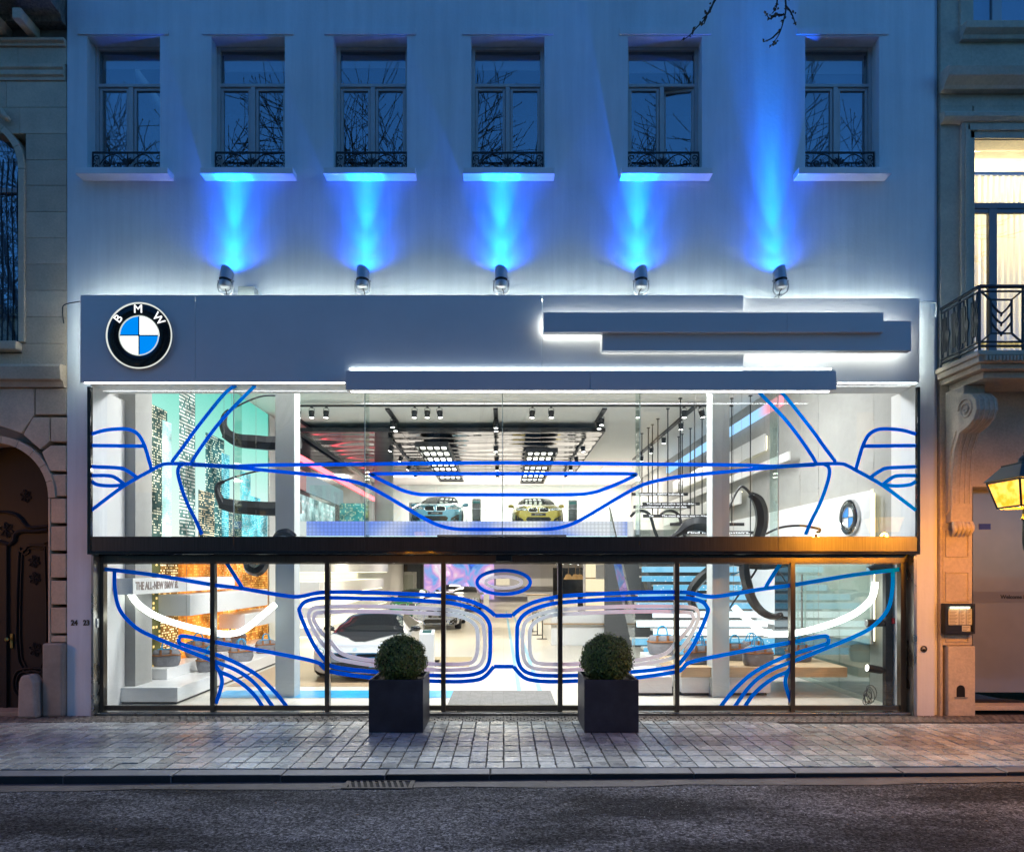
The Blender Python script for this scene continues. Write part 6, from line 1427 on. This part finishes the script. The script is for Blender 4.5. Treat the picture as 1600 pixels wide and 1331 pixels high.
MB().box(XX(16,.34), XX(20,.34), .335, .36, ZZ(1012,.34), ZZ(990,.34)).lathe([(.012,0),(.012,.05),(.03,.055),(.034,.075),(.02,.09)], W(15,998,.34), (0,-1,0), 12).build('handle', M('brass', (.55,.33,.10), .3, metal=1), dr, smooth=40)
MB().box(cxd-rd_, XX(76), .0, .36, -.02, .06).build('door_step', stone_d, lh, bevel=.01)

# ================================================================== NEIGHBOUR ON THE RIGHT (stone house with balcony)
stone_r = M('grey_stone', (.56,.46,.34), .85, noise=(1.6,.16,7), noise2=(24,.12,6), bump=(26,.4,.012))
rh = thing('corner_house', 'grey stone house with balcony and lit window right of the showroom', 'building', (9,0,0))
X0 = XX(1471)
YR_ = .02
# wall pieces around openings (window 1523-.. and top window)
def rb(px0, px1, py0, py1, yf=YR_, yb=.5, nm='wall', mt=None, bev=.004, X1=None):
    x1 = X1 if X1 is not None else XX(px1)
    return MB().box(XX(px0), x1, yf, yb, ZZ(py1), ZZ(py0)).build(nm, mt or stone_r, rh, bevel=bev)
rb(1471, 1521, 165, 560); rb(1523, 0, 165, 218, X1=16); rb(1471, 1519, -120, 165); rb(1519, 0, 60, 165, X1=16)
rb(1471, 0, 560, 760, X1=16, yf=.04)
rb(1521, 1523, 218, 560)
MB().box(9.6, 16, YR_, .5, ZZ(560), ZZ(218)).build('wall', stone_r, rh); MB().box(9.4, 16, YR_, .5, ZZ(60), ZZ(-120)).build('wall', stone_r, rh)
MB().box(XX(1471), 16, 2.6, 9, 0, 12.4).build('core_wall', stone_d, rh)
MB().box(XX(1471), 16, -.3, 9, ZZ(-120), ZZ(-160)).build('cornice', stone_r, rh)
def mouldr(prof, x0, nm='moulding'): return MB().extr(prof, 'x', x0, 16).build(nm, stone_r, rh, bevel=.004)
mouldr([(.018,pz(146)),(-.10,pz(146)),(-.12,pz(142)),(-.22,pz(133)),(-.24,pz(120)),(-.2,pz(117)),(.018,pz(115))], XX(1468), 'string_course')
mouldr([(.018,pz(194)),(-.06,pz(193)),(-.10,pz(188)),(-.10,pz(182)),(-.06,pz(178)),(.018,pz(177))], XX(1470), 'moulding')
mouldr([(.018,pz(65)),(-.05,pz(65)),(-.07,pz(60)),(-.14,pz(54)),(-.15,pz(44)),(.018,pz(42))], XX(1500), 'window_sill')
rb(1500, 1506, -60, 42, yf=-.02, yb=.1, nm='pilaster_edge'); rb(1506, 1521, -60, 42, yf=-.0, yb=.1, nm='window_surround')
# lit window with vertical blinds
for px0, px1, yf in ((1501,1506,-.03),(1506,1513,-.045),(1513,1522,-.015)): rb(px0, px1, 191 if px0 < 1506 else 197+(px0-1506)*1.2, 560, yf=yf, yb=.35, nm='window_surround')
for py0, py1, yf in ((192,197,-.03),(197,206,-.045),(206,217,-.015)): rb(1506+(py0-192)*.7, 0, py0, py1, yf=yf, yb=.35, nm='window_surround', X1=9.6)
lw = MB().box(XX(1523), XX(1527), .26, .33, ZZ(545), ZZ(219)).box(XX(1523), 9.6, .255, .33, ZZ(312), ZZ(303)).box(XX(1564), XX(1577), .26, .33, ZZ(545), ZZ(312)).box(XX(1527)+.0, XX(1564), .27, .32, ZZ(319), ZZ(312)).box(XX(1577), 9.6, .27, .32, ZZ(319), ZZ(312)).build('window', M('grey_paint', (.20,.21,.23), .5), rh, bevel=.005)
lw['label'] = 'lit balcony window with cream vertical blinds'
MB().box(XX(1523), 9.6, .29, .296, ZZ(545), ZZ(219)).build('pane', win_glass, lw)
slat = bpy.data.materials.new('blind_fabric'); slat.use_nodes = True; N, L = nodes_of(slat); N.remove(N['Principled BSDF'])
d_ = N.new('ShaderNodeBsdfDiffuse'); d_.inputs[0].default_value = (.7,.62,.45,1); tr = N.new('ShaderNodeBsdfTranslucent'); tr.inputs[0].default_value = (.75,.65,.42,1); ad = N.new('ShaderNodeMixShader'); ad.inputs[0].default_value = .6
L.new(d_.outputs[0], ad.inputs[1]); L.new(tr.outputs[0], ad.inputs[2]); L.new(ad.outputs[0], N['Material Output'].inputs[0])
for k in range(24):
    x = XX(1524)+k*.094; a = R(28)
    MB().add([(x,.42,ZZ(545)),(x+.10*math.cos(a),.42+.10*math.sin(a),ZZ(545)),(x+.10*math.cos(a),.42+.10*math.sin(a),ZZ(250)),(x,.42,ZZ(250))], [(0,1,2,3)]).build('blind_slat', slat, lw)
MB().box(XX(1523), 9.6, .40, .5, ZZ(250), ZZ(245)).build('blind_rail', blind_m, lw)
room = M('lit_room', (.7,.62,.45), .9)
MB().box(6.9, 9.9, 2.5, 2.55, 5.2, 9.2).box(6.9, 9.9, .5, 2.5, 9.2, 9.25).box(6.88, 6.9, .5, 2.5, 5.2, 9.2).box(9.9, 9.95, .5, 2.5, 5.2, 9.2).build('room_wall', room, rh)
pl = bpy.data.lights.new('room_lamp', 'POINT'); pl.energy = ROOM_W; pl.color = (1,.84,.54); pl.shadow_soft_size = .15; po_ = bpy.data.objects.new('room_lamp', pl); C.objects.link(po_); po_.parent = rh; po_.location = Vector((8.3,1.5,8.3))-ORG[rh]
# upper window: sky reflecting panes
uw = MB().box(XX(1521), XX(1524), .12, .2, ZZ(42), ZZ(-60)).box(XX(1559), XX(1574), .12, .2, ZZ(42), ZZ(-60)).build('window', M('pale_frame',(.45,.46,.48),.5), rh, bevel=.004)
MB().box(XX(1524), 9.4, .15, .156, ZZ(42), ZZ(-60)).build('pane', win_glass, uw); MB().box(XX(1522), 9.4, .22, .225, ZZ(42), ZZ(-60)).build('curtain', M('pale_curtain',(.4,.42,.45),.9), uw)
# balcony slab, consoles and iron rail
yb_ = -.97
xs0 = 6.745
bz0, bz1 = 4.95, 5.40
bal_t = rh
def slabprof(off, z0, z1): 
    return MB().prism([(xs0-off,.015),(xs0-off,yb_-off),(16,yb_-off),(16,.015)], lambda u,v,z=z0: (u,v,z), lambda u,v,z=z1: (u,v,z))
for off, z0, z1 in ((0,5.33,5.40),(-.03,5.24,5.329),(-.10,5.16,5.239),(-.22,5.06,5.159)): slabprof(off, z0, z1).build('balcony_slab', stone_r, rh, bevel=.012)
dent = MB()
for k in range(60): dent.box(xs0+.1+k*.05, xs0+.1+k*.05+.03, yb_-.012, yb_+.03, 5.25, 5.325)
dent.build('leaf_moulding', stone_r, rh, bevel=.006)
prof = [(.03,3.0),(-.10,3.02),(-.13,3.3),(-.14,3.75),(-.18,4.1),(-.30,4.35),(-.5,4.42),(-.62,4.5),(-.68,4.62),(-.66,4.78),(-.56,4.88),(-.40,4.93),(-.4,5.055),(.03,5.055)]
cs = MB().extr(prof, 'x', 6.92, 7.24).build('console', stone_r, rh, bevel=.015, seg=3)
sc_ = MB(); 
for sx_ in (6.915,): sc_.tube([(sx_, -.45+.17*(1-k/40)*math.cos(k*.38), 4.68+.17*(1-k/40)*math.sin(k*.38)) for k in range(34)], .016, 6); sc_.tube([(sx_,.0,3.15),(sx_,-.07,3.2),(sx_,-.08,3.8),(sx_,-.13,4.15),(sx_,-.24,4.4)], .014, 6)
for q in range(4): sc_.tube([(6.965+q*.075, p[0]-.004, p[1]) for p in prof[2:11]], .012, 5)
sc_.build('console_scroll', stone_r, cs, smooth=60)
lf = MB()
for q in range(5): lf.tube(smoothpath([(6.95+q*.065,-.13,3.02),(6.95+q*.065,-.16,2.9),(6.96+q*.06,-.10,2.8)],3), [.03,.04,.045,.04,.03,.02,.01], 6)
lf.build('console_leaf', stone_r, cs, smooth=60)
rail = thing('balcony_rail', 'black wrought iron balcony railing in front of the lit window', 'railing', (7.5,yb_,5.4))
def pbar(p0, p1, r=.010, n=5): return MB().tube([p0,p1], r, n)
cA = Vector((xs0+.05,-.06,0)); cB = Vector((xs0+.05,-.5,0)); cC = Vector((xs0+.05,yb_+.05,0)); cD = Vector((10.5,yb_+.05,0))
zr0, zr1 = 5.47, 6.32
for a, b_ in ((cA,cB),(cB,cC),(cC,cD)):
    for z, r_ in ((zr1,.028),(zr1-.07,.015),(zr0,.018),(zr0+.06,.015)): pbar(a+Vector((0,0,z)), b_+Vector((0,0,z)), r_).build('rail_bar', iron, rail)
for p in (cA,cB,cC)+tuple(cC+Vector((d,0,0)) for d in (.62,.74,1.36,1.48)): pbar(p+Vector((0,0,5.40)), p+Vector((0,0,zr1)), .02, 6).build('post', iron, rail)
def fret(a, b_):
    u = (b_-a); l = u.length; u = u/l; mb = MB(); P = lambda s_, z: a+u*(s_*l)+Vector((0,0,z))
    z0, z1 = zr0+.06, zr1-.07
    for s0 in (.12,.62):
        mb.tube([P(s0,z0),P(s0,z1-.1),P(s0+.16,z1-.1),P(s0+.16,z0+.1),P(s0+.08,z0+.1),P(s0+.08,z1)], .015, 4); mb.tube([P(s0+.26,z0),P(s0+.26,z1)], .014, 4)
        zm = (z0+z1)/2; mb.tube([P(s0+.26,zm-.16),P(s0+.33,zm),P(s0+.26,zm+.16),P(s0+.20,zm),P(s0+.26,zm-.16)], .015, 4)
    return mb
for a, b_ in ((cA,cB),(cB,cC)): fret(a, b_).build('fretwork', iron, rail)
for k in range(2):
    o = cC+Vector((.02+k*.74,0,0)); x0, x1 = o.x, o.x+.58; yy = cC.y; z0, z1 = zr0+.06, zr1-.07; mb = MB()
    xi0, xi1, zi0, zi1 = x0+.14, x1-.14, z0+.12, z1-.12
    for p, q in (((x0,z0),(xi0,zi0)),((x1,z0),(xi1,zi0)),((x0,z1),(xi0,zi1)),((x1,z1),(xi1,zi1)),((xi0,zi0),(xi0,zi1)),((xi1,zi0),(xi1,zi1)),((xi0,zi0),(xi1,zi0)),((xi0,zi1),(xi1,zi1))): mb.tube([(p[0],yy,p[1]),(q[0],yy,q[1])], .015, 4)
    for w_ in range(3):
        zz = zi1-.12-w_*.14; mb.tube(smoothpath([(xi0,yy,zz+.08),(x0+.22,yy,zz-.02),((x0+x1)/2,yy,zz-.07),(x1-.22,yy,zz-.02),(xi1,yy,zz+.08)],4), .016, 5); mb.lathe([(.0,-.05),(.018,-.02),(.0,.02)], ((x0+x1)/2,yy,zz-.08), (0,0,1), 6)
    mb.build('panel_ornament', iron, rail)
# ground storey: panelled pilaster, plinth, shop recess
MB().box(XX(1475), XX(1518), .02, .5, ZZ(1008), ZZ(760)).build('pilaster', stone_r, rh, bevel=.004)
for py0, py1 in ((772,803),(828,870),(893,940),(990,1003)):
    for q in ((1478,1515,py0,py0+1.6),(1478,1515,py1-1.6,py1),(1478,1480,py0+1.7,py1-1.7),(1513,1515,py0+1.7,py1-1.7)): rb(*q, yf=.002, yb=.019, nm='panel_bead')
hx = XX(1499); 
pts = [(XX(1480),0),(XX(1480),ZZ(1008)),(XX(1523),ZZ(1008)),(XX(1523),0)]
MB().box(XX(1480), XX(1522), -.03, .5, .0, ZZ(1009)).build('plinth', stone_r, rh, bevel=.012)
ho = MB().extr([(hx-.065,.30)]+[(hx+.065*math.cos(a*math.pi/8), .42+.065*math.sin(a*math.pi/8)) for a in range(8,-1,-1)]+[(hx+.065,.30)], 'y', -.034, -.031); ho.build('vent_hole', M('hole_black',(.008,.006,.005),.9), rh)
MB().box(hx-.1, hx+.1, -.045, -.031, .285, .30).build('vent_lip', stone_d, rh)
rb(1471, 1475, 760, 1120, yf=.03, nm='wall'); rb(1519, 1522.5, 760, 1008, yf=.05, nm='jamb')
shop_r = M('screen_glass_film', (.24,.235,.225), .18, noise=(1,.1,3), coat=.5)
sw = MB().box(XX(1520,.5), 16, .5, .52, .28, ZZ(765,.5)).build('shop_screen', shop_r, rh)
MB().box(XX(1520,.5), 16, .493, .499, ZZ(941,.5), ZZ(924,.5)).build('film_band', M('film_band', (.17,.155,.14), .3), sw)
mb = MB(); add_text(mb, 'Welcome Enjoy', .088, W(1596,932.5,.488), depth=.001, bold=.002, sx=1.0); xs_ = min(v[0] for v in mb.v); sh = XX(1563,.488)-xs_; mb.v = [(v[0]+sh,v[1],v[2]) for v in mb.v]; mb.build('lettering', black_m, sw)
MB().box(XX(1530,.49), XX(1548,.49), .49, .499, ZZ(827,.49), ZZ(818,.49)).build('sticker', M('blue_sticker', (.04,.06,.30), .5), sw)
MB().extr([(XX(1520,.4),.28),(XX(1560,.4),.20),(XX(1620,.4),.13),(16,.12),(16,0),(XX(1520,.4),0)], 'y', .44, .49).build('dark_base', black_gloss, rh)
MB().box(XX(1520), 16, .15, .5, .05, .12).build('door_step', stone_r, rh, bevel=.01)
# menu case
mc = thing('menu_case', 'lit black menu case on the orange stone pilaster', 'menu case', W(1500,990,-.1))
MB().box(XX(1477,-.1), XX(1524,-.1), -.06, .0, ZZ(990,-.1), ZZ(943,-.1)).build('back', black_m, mc)
fr = MB(); y0_, y1_ = -.1, -.06
fr.box(XX(1477,-.1), XX(1480,-.1), y0_, y1_, ZZ(990,-.1), ZZ(943,-.1)).box(XX(1521,-.1), XX(1524,-.1), y0_, y1_, ZZ(990,-.1), ZZ(943,-.1)).box(XX(1480,-.1), XX(1521,-.1), y0_, y1_, ZZ(947,-.1), ZZ(943,-.1)).box(XX(1480,-.1), XX(1521,-.1), y0_, y1_, ZZ(990,-.1), ZZ(987,-.1)); fr.build('frame', black_m, mc, bevel=.003)
for k, (a, b_, c_, d_) in enumerate(((1482,1498,951,976),(1499,1509,951,976),(1510,1519,951,976),(1503,1516,977,986))):
    pg = MB().box(XX(a,-.062), XX(b_,-.062), -.066, -.0605-.0003*k, ZZ(d_,-.062), ZZ(c_,-.062)).build('menu_page', M('menu_paper', (.62,.58,.45), .8), mc)
    ln = MB(); 
    for q in range(int((d_-c_)/2.4)): ln.box(XX(a+1.5,-.067), XX(b_-1.5-(q*7 % 5),-.067), -.0672, -.0662, ZZ(c_+3+q*2.3,-.067), ZZ(c_+2.2+q*2.3,-.067))
    ln.build('menu_text', M('menu_ink',(.2,.17,.12),.8), pg)
MB().box(XX(1485,-.08), XX(1515,-.08), -.085, -.075, ZZ(950,-.08), ZZ(948,-.08)).build('lamp_tube', E('menu_tube', (.95,1,.75), 9), mc)
MB().box(XX(1479,-.1), XX(1520,-.1), -.09, 0, ZZ(992,-.1), ZZ(990.5,-.1)).build('ledge', black_m, mc)

# ================================================================== STREET LANTERNS
lant_iron = M('lantern_green', (.018,.03,.026), .4)
lant_glass = bpy.data.materials.new('lantern_glass'); lant_glass.use_nodes = True; N, L = nodes_of(lant_glass); N.remove(N['Principled BSDF'])
e = N.new('ShaderNodeEmission'); n_ = N.new('ShaderNodeTexNoise'); n_.inputs['Scale'].default_value = 9; g = N.new('ShaderNodeNewGeometry'); L.new(g.outputs['Position'], n_.inputs['Vector'])
cr = N.new('ShaderNodeValToRGB'); L.new(n_.outputs['Fac'], cr.inputs[0]); cr.color_ramp.elements[0].position = .35; cr.color_ramp.elements[0].color = (1,.33,.02,1); cr.color_ramp.elements[1].position = .65; cr.color_ramp.elements[1].color = (1,.62,.12,1); L.new(cr.outputs[0], e.inputs[0]); e.inputs[1].default_value = 2.2; L.new(e.outputs[0], N['Material Output'].inputs[0])
lant_glass.cycles.emission_sampling = 'NONE'
def lantern(t, c, watts, sc=1.0):
    """four sided tapered lantern, c = centre of its base"""
    c = Vector(c); h = .30*sc; a0, a1 = .185*sc, .26*sc
    q4 = ((-1,-1),(1,-1),(1,1),(-1,1))
    gl_ = MB().add([c+Vector((x*a0,y*a0,0)) for x, y in q4]+[c+Vector((x*a1,y*a1,h)) for x, y in q4], [(0,1,5,4),(1,2,6,5),(2,3,7,6),(3,0,4,7)]).build('lantern_glass', lant_glass, t)
    fr = MB()
    for x, y in q4: fr.tube([c+Vector((x*a0,y*a0,-.01)), c+Vector((x*a1,y*a1,h))], .013*sc, 5)
    for z, a in ((0,a0),(h,a1)): fr.tube([c+Vector((x*a,y*a,z)) for x, y in q4], .016*sc, 4, closed=True)
    fr.build('lantern_frame', lant_iron, t)
    rf = MB().add([c+Vector((x*(a1+.03*sc),y*(a1+.03*sc),h+.015)) for x, y in q4]+[c+Vector((x*.165*sc,y*.165*sc,h+.18*sc)) for x, y in q4]+[c+Vector((x*.165*sc,y*.165*sc,h+.20*sc)) for x, y in q4], [(3,2,1,0),(0,1,5,4),(1,2,6,5),(2,3,7,6),(3,0,4,7),(4,5,9,8),(5,6,10,9),(6,7,11,10),(7,4,8,11),(8,9,10,11)])
    rf.lathe([(.10*sc,0),(.07*sc,.03),(.07*sc,.06),(.04*sc,.09),(.015*sc,.11),(.022*sc,.13),(0,.16)], c+Vector((0,0,h+.20*sc)), (0,0,1), 12); rf.build('lantern_roof', lant_iron, t, bevel=.003)
    lg_ = bpy.data.lights.new('lantern_light', 'POINT'); lg_.energy = watts; lg_.color = (1,.36,.015); lg_.shadow_soft_size = .06; lo = bpy.data.objects.new('lantern_light', lg_); C.objects.link(lo); lo.parent = t; lo.location = c+Vector((0,0,-.06))-ORG[t]
def lamp_post(label, x, y, zl, watts, heads):
    t = thing('street_lantern', label, 'street lamp', (x,y,-.1), 'old street lanterns')
    MB().lathe([(.20,0),(.20,.25),(.15,.3),(.13,.75),(.10,.8),(.065,1.0),(.05,2.2),(.06,2.25),(.045,2.35),(.04,zl+.2)], (x,y,-.1), (0,0,1), 16).build('post', lant_iron, t, smooth=40)
    for dx, dy, dz in heads:
        c = Vector((x+dx, y+dy, zl+dz))
        MB().tube(smoothpath([(x,y,zl-.62+dz*.5),(x+dx*.45,y+dy*.45,zl-.75+dz),(x+dx*.95,y+dy*.95,zl-.55+dz),c-Vector((0,0,.16)),c-Vector((0,0,.02))],5), .028, 8).lathe([(.03,-.16),(.045,-.14),(.03,-.11),(.03,-.02)], c, (0,0,1), 10).build('arm', lant_iron, t, smooth=50)
        lantern(t, c, watts)
    return t
lc = W(1602, 792, -2.75)
lamp_post('glowing old street lantern on a curved arm at the right edge', lc.x+.66, -2.75, lc.z, LANT_W, ((-.66,0,0),(.66,0,0)))
lamp_post('old street lantern beyond the left edge lighting the stone house', -11.6, -2.75, 3.3, LANT_W*.75, ((.55,0,0),(-.55,0,0)))
lamp_post('three headed street lantern across the road, mirrored in the steel beam', XX(650,0)*3.0, -23, 3.35, LANT_W*.16, ((-.55,0,0),(.55,0,0),(0,.1,.55)))

# ================================================================== BARE STREET TREES (behind the viewer, seen mirrored in the windows)
bark = M('tree_bark', (.045,.035,.026), .9)
def grow(mb, p, d, r, ln, lv, rn, buds):
    n = 4; pts = [p.copy()]; rs = [r]
    for i in range(n):
        d = (d+Vector((rn.gauss(0,.10),rn.gauss(0,.10),rn.gauss(.04,.07)))).normalized(); p = p+d*(ln/n); pts.append(p.copy()); rs.append(r*(1-.42*(i+1)/n))
        if lv > 0 and i >= 1:
            for _ in range(2 if lv > 1 else 4):
                a = d.orthogonal().normalized(); a.rotate(Quaternion(d, rn.uniform(0,6.28)))
                grow(mb, p.copy(), (d*.75+a*rn.uniform(.5,.9)).normalized(), rs[-1]*rn.uniform(.45,.62), ln*rn.uniform(.5,.68), lv-1, rn, buds)
    mb.tube(pts, [max(q, .010) for q in rs], 6 if lv > 2 else 4 if lv > 1 else 3)
    if lv == 0:
        for q in pts[1:]: buds.append(q)
def tree_mesh(seed):
    rn = random.Random(seed); tr, tw, buds = MB(), MB(), []
    tr.tube(smoothpath([(0,0,-.1),(.05,0,3),(-.05,.1,6.5),(.05,0,9)],3), [.30,.27,.25,.24,.23,.22,.2,.19,.17,.15], 10)
    for k in range(9):
        z = 5.5+k*.95; a = k*2.4+rn.uniform(0,1)
        grow(tw, Vector((0,0,min(z,9.0))), Vector((math.cos(a)*.75,math.sin(a)*.75,.9)).normalized(), .10, 4.6+.35*k-.02*k*k, 3, rn, buds)
    bd = MB()
    for q in buds:
        s_ = .025; bd.add([q+Vector((s_,0,0)),q+Vector((-s_*.5,s_*.8,0)),q+Vector((-s_*.5,-s_*.8,0)),q+Vector((0,0,s_*2.2))], [(0,1,3),(1,2,3),(2,0,3)])
    return tr, tw, bd
trees = []
def tree(x, y, seed, label):
    tr, tw, bd = tree_mesh(seed); t = thing('street_tree', label, 'tree', (0,0,0), 'bare street trees')
    tr.build('trunk', bark, t, smooth=60); tw.build('branches', bark, t, fixn=False); bd.build('buds', bark, t, fixn=False); t.location = (x,y,-.05); return t
t1 = tree(-9.5,-15.5,5,'bare street tree mirrored in the left upper windows'); t2 = tree(-.8,-16.5,9,'bare street tree mirrored in the middle upper windows')
copy_tree(t1, (8.6,-15.5,-.05), 2.2, 'bare street tree mirrored in the right upper windows'); copy_tree(t2, (-18,-16,-.05), 1.1, 'bare street tree mirrored in the leftmost upper window')
# a nearer tree on the viewer's side whose hanging twigs enter the picture at the top
t = thing('street_tree', 'tree whose budding twigs hang into the top of the view', 'tree', (7.5,-9.5,-.05), 'bare street trees')
MB().tube(smoothpath([(7.5,-9.5,-.1),(7.5,-9.5,4),(7.2,-9.0,8.4)],4), [.24,.23,.22,.21,.2,.19,.18,.16,.14], 10).build('trunk', bark, t, smooth=60)
yt = -4.3
MB().tube(smoothpath([(7.25,-9.05,8.2),(5.2,-7,9.4),(3.2,-5.2,9.2),(2.0,yt,8.7)],5), [.10,.095,.09,.085,.08,.075,.07,.065,.06,.055,.05,.045,.04,.035,.03,.02], 8).build('limb', bark, t, smooth=60)
tw = MB(); bd = MB(); rn = random.Random(4)
tws = [[(1132,-40),(1122,-8),(1112,10),(1100,32),(1090,42),(1076,57),(1064,64)], [(1116,2),(1108,20),(1097,30)], [(1104,26),(1100,38)], [(1226,-50),(1227,-6),(1228,16),(1224,34),(1219,50),(1211,64),(1202,75)], [(1228,10),(1236,20),(1243,38)], [(1222,24),(1212,24),(1203,30),(1196,20)], [(1219,48),(1206,60),(1193,66)], [(1216,-20),(1214,4),(1212,14),(1206,22)]]
for pts in tws:
    pp = smoothpath([W(a,b_,yt+rn.uniform(-.05,.05)) for a, b_ in pts], 4); tw.tube(pp, [.010-.007*i/len(pp) for i in range(len(pp))], 5)
    for q in pp[3:]:
        if rn.random() < .75:
            s_ = rn.uniform(.010,.016); o = Vector((rn.gauss(0,.014),rn.gauss(0,.01),rn.gauss(0,.012))); bd.lathe([(0,-s_),(s_*.8,0),(0,s_*1.3)], q+o, (rn.gauss(0,1),rn.gauss(0,1),rn.gauss(0,1)), 5)
tw.tube(smoothpath([(2.0,yt,8.7),W(1132,-40,yt)],2), .012, 5); tw.tube(smoothpath([(2.6,-4.75,9.0),W(1226,-50,yt)],2), .012, 5)
tw.build('twig', bark, t, smooth=60); bd.build('buds', M('bud_brown', (.10,.07,.03), .7), t, kind='stuff')
# houses across the street, only seen in reflections
for k, (x, w_, h_) in enumerate(((-30,16,19),(-13,15,21.5),(3,16,18.5),(20,17,20.5))):
    t = thing('far_house', f'dark house across the road, seen only in reflections, {["first","second","third","fourth"][k]} from left', 'building', (x,-34,-.4))
    MB().box(x-w_/2+.02, x+w_/2-.02, -46, -34, -.4, h_).build('wall', stone_d, t); MB().box(x-w_/2, x+w_/2, -46.3, -33.6, h_, h_+.5).build('roof', stone_d, t)
    for r in range(5):
        for c in range(5):
            xx = x-w_/2+1.4+c*(w_-2.8)/4; MB().box(xx-.55, xx+.55, -34.0, -33.94, 1+r*3.2, 3+r*3.2).build('window', E('far_window', (1,.7,.35), .5, False) if (r*5+c+k) % 7 == 0 else black_gloss, t)
